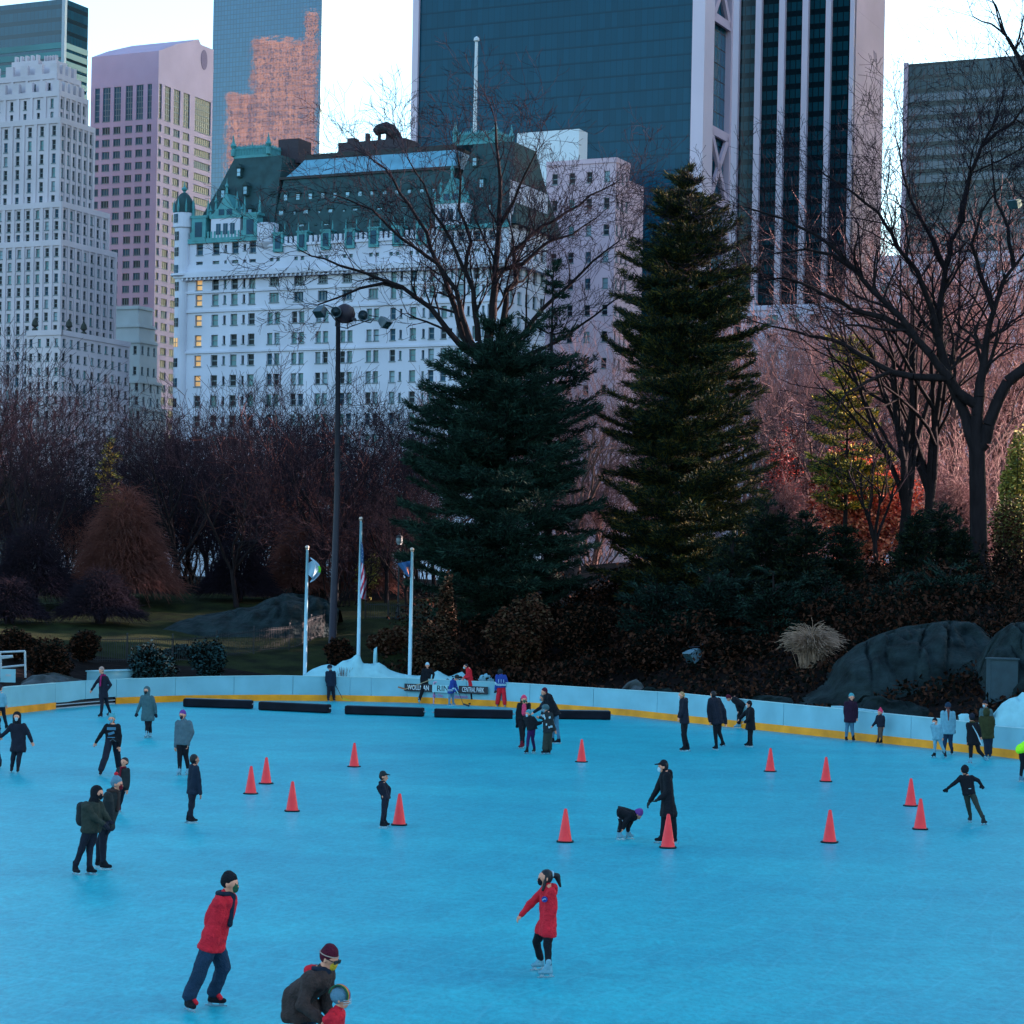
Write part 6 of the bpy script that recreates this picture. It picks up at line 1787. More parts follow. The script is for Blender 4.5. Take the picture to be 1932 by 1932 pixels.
def person(label, zone, yaw, J, jacket='black', trousers='black', skates='black', hat=None, hair=None, mask=None, hem=.06, hood=None, gloves=None, sleeve=True, k=None, lift=(), D=None, hy=None, tilt=0, folds=.010,
           bulk=1.0, bag=1.0, skin=None, scarf=None, near=False, dL=0, dR=0, extra=None, feet=None, bend=0.0):
    """J: head, neck, hip, L elbow, L hand, R elbow, R hand, L knee, L ankle, R knee, R ankle in zone pixels (L/R are the person's own)"""
    ox, oy, s = ZN[zone]
    pt = [(ox + J[i] * s, oy + J[i + 1] * s) for i in range(0, 22, 2)]
    zA = .17
    dep = lambda p, z=zA: ground_depth(p[0], p[1], z)
    DL, DR = dep(pt[8]), dep(pt[10])
    if D is None:
        c = [d for d, n in ((DL, 'L'), (DR, 'R')) if n not in lift]
        D = sum(c) / len(c)
        if abs(DL - DR) < 1.6:
            pass
    else: DL = DR = D
    DL = D + max(-.55, min(.55, DL - D)) if 'L' not in lift else D
    DR = D + max(-.55, min(.55, DR - D)) if 'R' not in lift else D
    ppm = FPX / D
    head_z = P(*pt[0], D).z
    if k is None: k = max(.62, min(1.05, (head_z + .12) / 1.75))
    y = R(yaw)
    F = Vector((math.sin(y), -math.cos(y), 0)); Lf = Vector((math.cos(y), math.sin(y), 0))
    hy_ = R(hy if hy is not None else yaw); tl = R(tilt)
    Fh = Vector((math.sin(hy_) * math.cos(tl), -math.cos(hy_) * math.cos(tl), -math.sin(tl)))
    Lh = Vector((math.cos(hy_), math.sin(hy_), 0)); Uh = Lh.cross(Fh) * -1
    if Uh.z < 0: Uh = -Uh
    head, neck, hip = P(*pt[0], D - bend), P(*pt[1], D - bend * .8), P(*pt[2], D)
    sw, hw = .165 * k * bulk ** .5, .085 * k
    shL, shR = neck + Lf * sw - Vector((0, 0, .045 * k)), neck - Lf * sw - Vector((0, 0, .045 * k))
    hpL, hpR = hip + Lf * hw, hip - Lf * hw
    def q(i, base, f=1.0, extra_=0): return P(*pt[i], base.y + (extra_ if extra_ else 0))
    eL, hL = q(3, shL, 1, dL * .6), q(4, shL, 1, dL); eR, hR = q(5, shR, 1, dR * .6), q(6, shR, 1, dR)
    aL, aR = P(*pt[8], DL + Lf.y * hw), P(*pt[10], DR - Lf.y * hw)
    if 'L' not in lift: aL.z = zA
    if 'R' not in lift: aR.z = zA
    kL, kR = P(*pt[7], (hpL.y + aL.y) / 2), P(*pt[9], (hpR.y + aR.y) / 2)
    base = Vector(((aL.x + aR.x) / 2, (aL.y + aR.y) / 2, 0))
    t = thing('person', base, label, 'person')
    sk = skin or SKIN
    hs = (.95 + .05 / max(k, .6)) * (k ** .45)             # heads shrink less than bodies
    vox = .011 if near else .017
    # ---- body: one continuous surface with head, face, arms, five fingered hands and legs
    mb = MB()
    sk_c = head + Uh * .025 * hs
    mb.caps(sk_c - Fh * .015 * hs, .098 * hs, sk_c + Fh * .012 * hs - Uh * .01, .094 * hs, 14)
    mb.caps(sk_c + Fh * .02 * hs - Uh * .04 * hs, .076 * hs, sk_c + Fh * .045 * hs - Uh * .105 * hs, .046 * hs, 12)      # jaw
    mb.caps(sk_c + Fh * .098 * hs - Uh * .025 * hs, .012 * hs, sk_c + Fh * .112 * hs - Uh * .058 * hs, .019 * hs, 8)      # nose
    mb.caps(sk_c + Fh * .092 * hs - Uh * .095 * hs + Lh * .02 * hs, .010, sk_c + Fh * .092 * hs - Uh * .095 * hs - Lh * .02 * hs, .010, 6)   # lips
    for sg in (-1, 1):
        mb.caps(sk_c + Lh * sg * .096 * hs - Uh * .02 * hs, .018 * hs, sk_c + Lh * sg * .100 * hs - Uh * .055 * hs, .013 * hs, 6)           # ears
    mb.caps(sk_c - Uh * .06 * hs - Fh * .01, .056 * k, neck, .062 * k, 10)
    mb.caps(shL, .055 * k, shR, .055 * k); mb.caps(neck, .09 * k, hip, .11 * k); mb.caps(shL, .06 * k, hpL, .09 * k); mb.caps(shR, .06 * k, hpR, .09 * k)
    for sh, e, h in ((shL, eL, hL), (shR, eR, hR)):
        mb.caps(sh, .052 * k, e, .040 * k); mb.caps(e, .040 * k, h, .028 * k)
    for hp, kn, an in ((hpL, kL, aL), (hpR, kR, aR)):
        mb.caps(hp, .085 * k, kn, .056 * k); mb.caps(kn, .056 * k, an, .040 * k)
    def hand(mb, e, h, sg, grow_=0.0):
        d = (h - e).normalized(); sd_ = d.cross(F) if abs(d.dot(F)) < .8 else d.cross(Vector((0, 0, 1)))
        sd_.normalize(); nn = sd_.cross(d)
        mb.caps(h - d * .02, .026 * k + grow_, h + d * .065 * k, .030 * k + grow_, 8)
        mb.caps(h + d * .05 * k - sd_ * .020 * k, .024 * k + grow_, h + d * .05 * k + sd_ * .020 * k, .024 * k + grow_, 8)
        for i, (o_, l_) in enumerate(((-.034, .070), (-.012, .082), (.011, .078), (.033, .060))):
            p0 = h + d * .075 * k + sd_ * o_ * k; p1 = p0 + (d * .9 + nn * .25 * sg + sd_ * o_ * 4).normalized() * l_ * .55 * k; p2 = p1 + (d * .7 + nn * .6 * sg + sd_ * o_ * 3).normalized() * l_ * .5 * k
            mb.caps(p0, .0105 * k + grow_, p1, .0095 * k + grow_, 6); mb.caps(p1, .0095 * k + grow_, p2, .008 * k + grow_, 6)
        th = h + d * .02 * k + sd_ * .03 * k * sg
        mb.caps(th, .014 * k + grow_, th + (d * .6 + sd_ * .8 * sg).normalized() * .05 * k, .011 * k + grow_, 6); mb.caps(th + (d * .6 + sd_ * .8 * sg).normalized() * .05 * k, .011 * k + grow_, th + (d * 1.3 + sd_ * .9 * sg).normalized() * .085 * k, .009 * k + grow_, 6)
    hand(mb, eL, hL, 1); hand(mb, eR, hR, -1)
    o = mb.build('body', sk, t, True); PENDING.append((o, vox, 0))
    if gloves:
        mb = MB(); hand(mb, eL, hL, 1, .006); o = mb.build('glove', cm(gloves), t, True); PENDING.append((o, vox * .8, 0))
        mb = MB(); hand(mb, eR, hR, -1, .006); o = mb.build('glove', cm(gloves), t, True); PENDING.append((o, vox * .8, 0))
    # ---- jacket
    if jacket:
        b_ = bulk
        mb = MB()
        dn = (hip - neck).normalized()
        hm = hip + dn * hem * k if hem < .12 else hip + (Vector((0, 0, -1)) * .75 + ((kL + kR) / 2 - hip).normalized() * .25).normalized() * hem * k
        fl = 1.0 + max(0, hem - .1) * .55
        mb.caps(shL - Vector((0, 0, .02 * k)), .082 * k * b_, shR - Vector((0, 0, .02 * k)), .082 * k * b_, 12)
        mb.caps(neck - Vector((0, 0, .08 * k)), .135 * k * b_, hip, .140 * k * b_, 12)
        mb.caps(shL - Vector((0, 0, .05 * k)) - Lf * .03 * k, .095 * k * b_, hpL, .115 * k * b_, 12); mb.caps(shR - Vector((0, 0, .05 * k)) + Lf * .03 * k, .095 * k * b_, hpR, .115 * k * b_, 12)
        for sg, hp in ((1, hpL), (-1, hpR)):
            e_ = hm + Lf * sg * hw * fl
            n_ = 14; d_ = (e_ - hp); 
            mb.caps(hp, .122 * k * b_, hp.lerp(e_, .9), .132 * k * b_ * fl, 12)
        if hem >= .12:
            for hp, kn in ((hpL, kL), (hpR, kR)): mb.caps(hp, .122 * k * b_, hp + (kn - hp).normalized() * hem * k * .95, .126 * k * b_ * fl ** .5, 12)
        mb.caps(hip, .135 * k * b_, hm, .14 * k * b_ * fl, 12)
        mb.caps(neck + (head - neck).normalized() * .01, .078 * k, neck + (head - neck).normalized() * .055 * k, .074 * k, 10)   # collar
        for sh, e, h in ((shL, eL, hL), (shR, eR, hR)):
            w_ = e + (h - e) * .96
            mb.caps(sh, .082 * k * b_, e, .066 * k * b_, 10); mb.caps(e, .066 * k * b_, w_, .050 * k * b_, 10)
        o = mb.build('jacket', cm(jacket), t, True); PENDING.append((o, vox, folds)); off_ = OFS[o.name]
        HEM[o.name] = (hm + dn * .035 * k - off_ if hem < .12 else hm + (hm - hip).normalized() * .035 * k - off_, dn if hem < .12 else (hm - hip).normalized(), [(eL - off_, hL - off_), (eR - off_, hR - off_)], .30 * k * b_ * fl, k)
    # ---- trousers
    mb = MB()
    mb.caps(hpL + Vector((0, 0, .04 * k)), .100 * k, hpR + Vector((0, 0, .04 * k)), .100 * k, 12)
    for hp, kn, an in ((hpL, kL, aL), (hpR, kR, aR)):
        cu = an + (kn - an) * .06
        mb.caps(hp, .100 * k * min(bag, 1.12), hp.lerp(kn, .45), .096 * k * min(bag, 1.2), 12); mb.caps(hp.lerp(kn, .45), .096 * k * min(bag, 1.2), kn, .074 * k * bag, 12); mb.caps(kn, .076 * k * bag, cu, .056 * k * bag ** 1.6, 12)
    o = mb.build('trousers', cm(trousers), t, True); PENDING.append((o, vox, folds * .8))
    # ---- skates: boot, cuff and blade on two posts
    for n_, an, kn in (('L', aL, kL), ('R', aR, kR)):
        up_ = (kn - an).normalized() if n_ in lift else Vector((0, 0, 1))
        fd = F if not feet else Vector((math.sin(R(feet[0 if n_ == 'L' else 1])), -math.cos(R(feet[0 if n_ == 'L' else 1])), 0))
        fd = (fd - up_ * fd.dot(up_)).normalized()
        so = an - up_ * .085
        mb = MB()
        mb.caps(an + up_ * .07 * k, .052 * k, an, .050 * k, 10); mb.caps(an - fd * .015 * k, .048 * k, so - fd * .03 * k, .042 * k, 10)
        mb.caps(so - fd * .035 * k, .042 * k, so + fd * .075 * k, .044 * k, 10); mb.caps(so + fd * .07 * k, .044 * k, so + fd * .155 * k - up_ * .004, .034 * k, 10); mb.caps(an + fd * .02 * k, .046 * k, so + fd * .09 * k, .040 * k, 10)
        o = mb.build('skate', cm(skates), t, True); PENDING.append((o, vox * .85, 0))
        mb = MB(); sd_ = fd.cross(up_)
        c = so - up_ * .072 + fd * .045 * k
        mb.obox(c, fd * .155 * k, sd_ * .004, up_ * .009); mb.obox(c - fd * .085 * k + up_ * .022, fd * .028 * k, sd_ * .012, up_ * .020); mb.obox(c + fd * .075 * k + up_ * .022, fd * .034 * k, sd_ * .012, up_ * .020)
        mb.build('blade', BLADE, o)
    # ---- head wear
    hd = sk_c
    if hair:
        hm_, style = hair
        mb = MB()
        mb.caps(hd - Fh * .022 * hs + Uh * .012 * hs, .106 * hs, hd - Fh * .03 * hs - Uh * .02 * hs, .103 * hs, 12)
        if style == 'long':
            for sg in (-1, 0, 1): mb.caps(hd - Fh * .05 * hs + Lh * sg * .07 * hs, .06 * hs, hd - Fh * .06 * hs + Lh * sg * .09 * hs - Vector((0, 0, .30 * hs)), .045 * hs, 8)
        elif style == 'tail':
            a0 = hd - Fh * .10 * hs + Uh * .03 * hs; a1 = a0 - Fh * .10 * hs - Uh * .03; mb.caps(a0, .035 * hs, a1, .05 * hs, 8); mb.caps(a1, .05 * hs, a1 - Fh * .06 * hs - Uh * .16 * hs, .022 * hs, 8)
            mb.caps(hd + Lh * .08 * hs, .03 * hs, hd + Lh * .075 * hs + Fh * .05 - Uh * .20 * hs, .028 * hs, 8)
        elif style == 'back':
            mb.caps(hd - Fh * .08 * hs, .05 * hs, neck - F * .11 * k - Vector((0, 0, .10)), .05 * hs, 8); mb.caps(neck - F * .11 * k - Vector((0, 0, .10)), .05 * hs, neck - F * .14 * k - Vector((0, 0, .30 * k)), .02 * hs, 8)
        o = mb.build('hair', hm_, t, True); PENDING.append((o, vox, .006))
    if hat:
        hc, style = hat
        mb = MB()
        if style in ('beanie', 'pom', 'cat'):
            mb.caps(hd + Uh * .035 * hs - Fh * .022 * hs, .113 * hs, hd + Uh * .065 * hs - Fh * .03 * hs, .090 * hs, 14); mb.caps(hd + Uh * .012 * hs - Fh * .03 * hs, .112 * hs, hd + Uh * .03 * hs - Fh * .02 * hs, .113 * hs, 14)
            if style == 'pom': mb.ball(hd + Uh * .17 * hs - Fh * .03 * hs, .04 * hs, 10)
            if style == 'cat':
                for sg in (-1, 1): mb.caps(hd + Uh * .10 * hs + Lh * sg * .06 * hs, .04 * hs, hd + Uh * .165 * hs + Lh * sg * .085 * hs, .012 * hs, 8)
        elif style == 'cap':
            mb.caps(hd + Uh * .035 * hs - Fh * .015 * hs, .110 * hs, hd + Uh * .05 * hs - Fh * .02 * hs, .095 * hs, 14)
            for sg in (-1, 0, 1): mb.caps(hd + Uh * .045 * hs + Fh * .08 * hs + Lh * sg * .045 * hs, .018 * hs, hd + Uh * .03 * hs + Fh * .18 * hs + Lh * sg * .035 * hs, .012 * hs, 8)
        elif style == 'helmet':
            mb.caps(hd + Uh * .03 * hs - Fh * .03 * hs, .132 * hs, hd + Uh * .035 * hs + Fh * .008 * hs, .122 * hs, 14)
        elif style == 'hood':
            mb.caps(hd - Fh * .04 * hs + Uh * .02 * hs, .128 * hs, hd - Fh * .05 * hs - Uh * .06 * hs, .122 * hs, 14); mb.caps(hd - Fh * .03 * hs - Uh * .06 * hs, .115 * hs, neck, .10 * k, 12)
        elif style == 'band':
            mb.caps(hd + Uh * .02 * hs - Fh * .012 * hs, .107 * hs, hd + Uh * .035 * hs - Fh * .012 * hs, .106 * hs, 14); mb.ball(hd + Uh * .10 * hs - Fh * .06 * hs, .05 * hs, 10)
        nm_ = {'helmet': 'helmet', 'hood': 'hood', 'band': 'headband', 'cap': 'cap'}.get(style, 'hat')
        o = mb.build(nm_, cm(hc), t, True); PENDING.append((o, vox * .9, .004 if style not in ('helmet',) else 0))
        if style == 'helmet':
            m2 = MB(); 
            for u_, f_ in ((-.02, .135), (-.05, .135), (-.08, .125)): m2.tube([hd + Lh * x_ * hs + Uh * u_ * hs + Fh * math.sqrt(max(0, .135 ** 2 - x_ ** 2)) * hs for x_ in (-.11, -.06, 0, .06, .11)], .004, 5)
            m2.build('face_cage', M_steel, t)
    if hood:
        mb = MB(); mb.caps(neck - F * .08 * k + Lf * .07 * k + Vector((0, 0, .02)), .062 * k, neck - F * .08 * k - Lf * .07 * k + Vector((0, 0, .02)), .062 * k, 10); mb.caps(neck - F * .09 * k, .075 * k, neck - F * .12 * k - Vector((0, 0, .09 * k)), .05 * k, 10)
        o = mb.build('hood', cm(hood), t, True); PENDING.append((o, vox, folds))
    if scarf:
        mb = MB()
        n_ = 10; r_ = .085 * k
        for i in range(n_):
            a0, a1 = 2 * math.pi * i / n_, 2 * math.pi * (i + 1) / n_
            mb.caps(neck + (F * math.cos(a0) + Lf * math.sin(a0)) * r_ + Vector((0, 0, .045 * k)), .036 * k, neck + (F * math.cos(a1) + Lf * math.sin(a1)) * r_ + Vector((0, 0, .045 * k)), .036 * k, 8)
        fr = neck + F * .13 * k
        mb.caps(fr + Vector((0, 0, .02)), .035 * k, fr + (hip - neck) * .55 + F * .05 * k, .04 * k, 8)
        o = mb.build('scarf', cm(scarf), t, True); PENDING.append((o, vox, .004))
    if mask:
        mb = MB(); c = hd + Fh * .072 * hs - Uh * .082 * hs
        mb.caps(c + Uh * .02 * hs, .054 * hs, c - Uh * .016 * hs, .046 * hs, 12)
        o = mb.build('mask', cm(mask), t, True); PENDING.append((o, vox * .8, 0))
    if math.cos(hy_) > -.3:
        for sg in (-1, 1):
            mb = MB(); mb.ball(hd + Fh * .090 * hs + Lh * sg * .034 * hs - Uh * .018 * hs, .0125 * hs, 8); mb.build('eye', EYE, t, True)
    if extra: extra(dict(t=t, head=hd, neck=neck, hip=hip, F=F, L=Lf, Fh=Fh, Lh=Lh, Uh=Uh, k=k, hs=hs, D=D, hL=hL, hR=hR, eL=eL, eR=eR, z=lambda x, y_, d=0: P(ox + x * s, oy + y_ * s, D + d), vox=vox, shL=shL, shR=shR, aL=aL, aR=aR))
    return t

def stick(lab, pts, mat, r=.016, blade=None, grp='hockey sticks'):
    """a hockey stick is held, so it is a thing of its own; pts are world points"""
    pts = [Vector(p) for p in pts]
    t = thing('hockey_stick', pts[-1], lab, 'hockey stick', grp)
    mb = MB(); mb.tube(pts[:2], r, 6); mb.build('shaft', mat, t)
    mb = MB(); d = (pts[2] - pts[1]); L = d.length; d.normalize(); u = Vector((0, 0, 1)) - d * d.z; u.normalize()
    mb.obox((pts[1] + pts[2]) / 2, d * L / 2, u * .04, d.cross(u) * .012); mb.build('blade', blade or mat, t)

# --- near skaters
def ex_red_man(c):
    t = c['t']
    for n_, a in (('L', c['aL']), ('R', c['aR'])):
        mb = MB(); mb.caps(a + c['F'] * .030 + Vector((0, 0, .03)), .042, a + c['F'] * .115 - Vector((0, 0, .055)), .036, 8); mb.build('tongue', cm('red'), t, True)
person('man in a red jacket, black beanie and navy trousers on black and red skates', 'E', 68, [632, 325, 575, 450, 455, 920, 560, 690, 540, 800, 418, 690, 500, 800, 565, 1130, 465, 1395, 345, 1150, 228, 1420],
       'red', 'navy', 'black', ('black', 'beanie'), None, 'green', hem=.03, scarf='dnavy', near=True, bag=1.34, folds=.018, bulk=1.10, dL=-.14, dR=.13, extra=ex_red_man, feet=(75, 35))
def ex_elder(c):
    t = c['t']
    mb = MB()
    for sg in (-1, 1):
        m_ = c['head'] + c['Fh'] * .115 + c['Lh'] * sg * .036 - c['Uh'] * .02
        mb.obox(m_, c['Lh'] * .03, c['Fh'] * .006, c['Uh'] * .022); mb.tube([c['head'] + c['Fh'] * .11 + c['Lh'] * sg * .07 - c['Uh'] * .015, c['head'] - c['Fh'] * .02 + c['Lh'] * sg * .105 - c['Uh'] * .01], .005, 5)
    mb.build('glasses', M_dkmetal, t)
    mb = MB(); n = 18
    for i in range(n):
        a0, a1 = 2 * math.pi * i / n, 2 * math.pi * (i + 1) / n
        f = lambda a: c['head'] + (c['Fh'] * math.cos(a) + c['Lh'] * math.sin(a)) * .116 - c['Fh'] * .022 + c['Uh'] * .03
        mb.tube([f(a0), f(a1)], .007, 5)
    mb.build('hat_band', cm('beige'), t)
person('bending older person in a brown coat, red knit hat, glasses and yellow mask', 'E', 62, [1590, 1050, 1490, 1180, 1300, 1400, 1560, 1500, 1600, 1600, 1330, 1500, 1500, 1640, 1420, 1800, 1330, 2090, 1330, 1800, 1240, 2080],
       'brown', 'navy', 'black', ('maroon', 'beanie'), None, 'yellow', hem=.26, hood='red', near=True, D=27.2, bulk=1.25, tilt=18, scarf='dnavy', folds=.016, bend=.15, k=1.0, extra=ex_elder, dR=-.1, dL=.1)
def ex_helmet(c):
    t = c['t']
    mb = MB(); n = 12
    for off_, m_ in ((-.022, 'pink'), (0, 'yellow'), (.022, 'green')):
        mm = MB()
        for i in range(n):
            f = lambda a: c['head'] + (c['Fh'] * math.cos(a) + c['Uh'] * math.sin(a)) * .138 * c['hs'] + c['Uh'] * .03 - c['Fh'] * .01 - c['Lh'] * (.05 + off_)
            mm.tube([f(R(-20 + 190 * i / n)), f(R(-20 + 190 * (i + 1) / n))], .012, 6)
        mm.build('helmet_stripe', cm(m_), t)
person('small child in a red jacket and blue helmet with a rainbow stripe', 'E', 70, [1705, 1440, 1655, 1560, 1600, 1770, 1690, 1680, 1720, 1790, 1560, 1640, 1600, 1760, 1600, 1930, 1590, 2080, 1630, 1930, 1620, 2090],
       'red', 'navy', 'black', ('steel', 'helmet'), None, None, hem=.10, near=True, D=26.8, bulk=1.15, k=.68, extra=ex_helmet, folds=.012, skin=SKIN)
def ex_red_girl(c):
    t = c['t']
    mb = MB(); p = c['z'](617, 680, -.19); mb.lathe(p, [(.045, 0), (.045, .02), (.04, .025)], 18, axis=(-.25, -1, .1)); o = mb.build('badge', cm('blue'), t)
    mb = MB(); q = p + Vector((-.007, -.030, .002)); mb.tube([q + Vector((-.028, 0, -.012)), q + Vector((-.005, -.002, .008)), q + Vector((.026, 0, .006))], .007, 5); mb.build('badge_mark', cm('white'), o)
    mb = MB(); a = c['head'] - c['Fh'] * .115 + c['Uh'] * .03; n = 10
    for i in range(n):
        f = lambda a_: a + (c['Uh'] * math.cos(a_) + c['Lh'] * math.sin(a_)) * .040
        mb.caps(f(2 * math.pi * i / n), .016, f(2 * math.pi * (i + 1) / n), .016, 6)
    mb.build('scrunchie', cm('white'), t)
person('girl gliding left in a long red coat with a blue badge and black ponytail', 'F', -72, [620, 385, 665, 520, 660, 1010, 735, 780, 690, 1110, 420, 745, 290, 895, 655, 1280, 670, 1590, 500, 1265, 560, 1510],
       'red', 'black', 'pale', None, (HAIRB, 'tail'), 'black', hem=.17, hood='red', near=True, folds=.014, extra=ex_red_girl, bulk=1.05, feet=(-70, -60))

# --- left group
person('woman in a dark knee length coat and white mask with arms spread', 'A', 5, [135, 540, 145, 598, 150, 740, 222, 655, 256, 738, 62, 650, 4, 698, 152, 870, 145, 945, 107, 862, 95, 940], 'ink', 'ink', 'black', ('black', 'hood'), (HAIRB, 'long'), 'white', hem=.26, bulk=1.05)
person('skater mostly cut off by the left edge beside the woman with spread arms', 'J', 10, [-110, 1000, -100, 1080, -90, 1330, -40, 1220, 0, 1320, -190, 1230, -200, 1400, -40, 1520, 2, 1690, -150, 1520, -160, 1690], 'ink', 'navy', 'black', ('black', 'beanie'), None, None)
person('skater at the left edge by the boards in a pale jacket and dark cap', 'J', 150, [0, 665, 5, 740, 10, 890, -55, 830, -60, 930, 75, 800, 90, 900, -30, 1050, -30, 1190, 55, 1040, 88, 1170], 'pale', 'ink', 'black', ('ink', 'cap'), (HAIRB, 'plain'), None)
person('woman in a beige hat, dark coat and magenta scarf by the gate', 'A', -35, [815, 165, 832, 212, 832, 350, 890, 280, 842, 352, 772, 268, 738, 322, 862, 430, 885, 492, 822, 440, 815, 515], 'ink', 'ink', 'black', ('beige', 'beanie'), (HAIRN, 'plain'), None, hem=.14, scarf='magenta')
person('person in a long grey green hooded coat and white skates', 'A', -12, [1180, 328, 1186, 372, 1190, 480, 1246, 440, 1256, 510, 1132, 430, 1102, 505, 1205, 610, 1212, 668, 1186, 610, 1180, 672], 'teal', 'black', 'pale', ('teal', 'hood'), None, 'black', hem=.36, gloves='ink', bulk=1.05)
def ex_sweat(c):
    t = c['t']
    mb = MB()
    b0 = c['neck'].lerp(c['hip'], .25) + c['F'] * .172 * c['k']
    mb.obox(b0, (.13, 0, 0), (0, .006, 0), (0, 0, .042), 0); mb.obox(b0 - Vector((.0, .0, .14)), (.09, .0, .03), (0, .006, 0), (-.01, 0, .035), 0); mb.obox(b0 - Vector((0, 0, .26)), (.11, 0, 0), (0, .006, 0), (0, 0, .012), 0)
    mb.build('sweatshirt_print', cm('jeans'), t)
    mb = MB()
    for i in range(7): mb.ball(c['hip'] + c['F'] * .13 * c['k'] + c['L'] * (.12 - i * .03) - Vector((0, 0, .02 * abs(i - 3))), .012, 6)
    mb.build('belt_chain', BLADE, t)
person('teenager in a black sweatshirt with blue print, pale cat eared hat and wide black trousers', 'A', 0, [900, 555, 905, 602, 905, 715, 966, 690, 962, 775, 822, 668, 772, 745, 945, 840, 958, 940, 850, 860, 812, 972], 'black', 'ink', 'black', ('tealhat', 'cat'), (HAIRB, 'plain'), 'pale', bag=1.35, extra=ex_sweat)
person('woman in a grey jacket and purple headband with black leggings and white skates', 'A', -18, [1470, 525, 1480, 575, 1472, 735, 1545, 665, 1512, 758, 1422, 680, 1414, 778, 1497, 850, 1517, 958, 1447, 852, 1447, 962], 'grey', 'black', 'pale', ('purple', 'band'), (HAIRB, 'plain'), 'dnavy', bulk=1.1)
person('boy in a navy jacket facing away with hands by his sides, left of the cones', 'A', 118, [1568, 882, 1563, 932, 1550, 1130, 1528, 1040, 1535, 1120, 1602, 1050, 1614, 1160, 1548, 1250, 1520, 1335, 1538, 1245, 1538, 1338], 'dnavy', 'ink', 'black', None, (HAIRB, 'plain'), None, skin=SKIND)
person('boy with a red scarf and dark jacket skating behind the couple', 'A', -25, [1002, 903, 992, 955, 985, 1080, 1036, 1035, 1026, 1125, 938, 1040, 948, 1105, 985, 1165, 962, 1252, 952, 1185, 945, 1265], 'charcoal', 'ink', 'maroon', None, (HAIRB, 'plain'), None, scarf='dred')
def ex_pack(c):
    t = c['t']; mb = MB(); p = c['neck'].lerp(c['hip'], .45) - c['F'] * .22 * c['k']
    mb.caps(p + Vector((0, 0, .13)) + c['L'] * .06, .11, p - Vector((0, 0, .13)) + c['L'] * .06, .12, 10); mb.caps(p + Vector((0, 0, .13)) - c['L'] * .06, .11, p - Vector((0, 0, .13)) - c['L'] * .06, .12, 10)
    o = mb.build('backpack', cm('charcoal'), t, True); PENDING.append((o, .02, .008))
person('fair haired woman with a dark hood and backpack, nearer of the skating couple', 'A', 58, [790, 1155, 745, 1235, 735, 1430, 835, 1320, 870, 1360, 735, 1330, 830, 1400, 725, 1590, 722, 1742, 662, 1585, 605, 1735], 'darkwool', 'ink', 'black', ('black', 'hood'), (HAIRY, 'plain'), 'black', gloves='ink', bulk=1.22, extra=ex_pack, folds=.016, near=True, feet=(60, 40))
person('companion with a patterned beanie and red pompom, farther of the skating couple', 'A', 72, [945, 1080, 905, 1150, 855, 1400, 935, 1260, 905, 1390, 895, 1300, 885, 1420, 800, 1560, 795, 1690, 830, 1560, 832, 1698], 'charcoal', 'ink', 'black', ('steel', 'pom'), None, 'dred', gloves='ink', bulk=1.1, near=True, scarf='brown',
       extra=lambda c: MB().ball(c['head'] + c['Uh'] * .175 * c['hs'] - c['Fh'] * .03, .045, 10).build('pompom', cm('red'), c['t'], True))

# --- hockey players by the boards
def ex_st14(c):
    stick('hockey stick with a yellow blade held by the navy hockey child', [c['hL'], c['z'](345, 268, -.3), c['z'](386, 279, -.4)], M_dkmetal, blade=cm('yellow'))
person('navy dressed hockey child with a dark helmet, leftmost of the players at the boards', 'B', 22, [275, 100, 280, 120, 280, 190, 303, 160, 305, 190, 256, 165, 262, 192, 294, 232, 298, 264, 270, 232, 266, 264], 'dnavy', 'ink', 'ink', ('dnavy', 'helmet'), None, None, bulk=1.15, bag=1.2, gloves='steel', extra=ex_st14)
def ex_st15(c):
    stick('long hockey stick with a taped end held across the body of the coach', [c['z'](590, 400, -.22), c['z'](215, 540, -.30), c['z'](110, 510, -.35)], M('pale stick', (.45, .34, .20), .5, .2), blade=M('stick blade', (.30, .12, .06), .6, .2))
person('coach in black with a white cap holding a hockey stick in front of the sign', 'G', 8, [515, 215, 512, 262, 492, 460, 602, 335, 588, 405, 432, 375, 430, 458, 515, 590, 507, 685, 437, 590, 402, 690], 'black', 'black', 'pale', ('white', 'cap'), None, None, hem=.12, extra=ex_st15, bag=1.15)
def ex_jersey(c):
    t = c['t']
    for f_ in (.86, .97):
        mb = MB(); n = 14; ctr = c['neck'].lerp(c['hip'], f_)
        for i in range(n):
            f = lambda a: ctr + (c['F'] * math.cos(a) * .165 + c['L'] * math.sin(a) * .235) * c['k'] * 1.12
            mb.caps(f(2 * math.pi * i / n), .022 * c['k'], f(2 * math.pi * (i + 1) / n), .022 * c['k'], 6)
        mb.build('jersey_stripe', cm('white'), t)
    for e, h in ((c['eL'], c['hL']), (c['eR'], c['hR'])):
        mb = MB(); mb.caps(e.lerp(h, .15), .082 * c['k'], e.lerp(h, .28), .080 * c['k'], 10); mb.build('sleeve_stripe', cm('white'), t)
def ex_16(c):
    ex_jersey(c)
    stick('hockey stick held by the bending jersey child in the goal', [c['hL'], c['z'](1010, 745, -.4), c['z'](1095, 772, -.6)], M_dkmetal)
person('hockey child in a blue jersey with white stripes bending in front of the goal', 'G', 62, [925, 385, 872, 425, 838, 565, 905, 480, 935, 555, 862, 520, 900, 570, 868, 645, 872, 720, 822, 645, 816, 722], 'blue', 'steel', 'steel', ('charcoal', 'helmet'), None, None, hem=.12, bulk=1.3, tilt=15, gloves='charcoal', extra=ex_16, k=.78, bag=1.15)
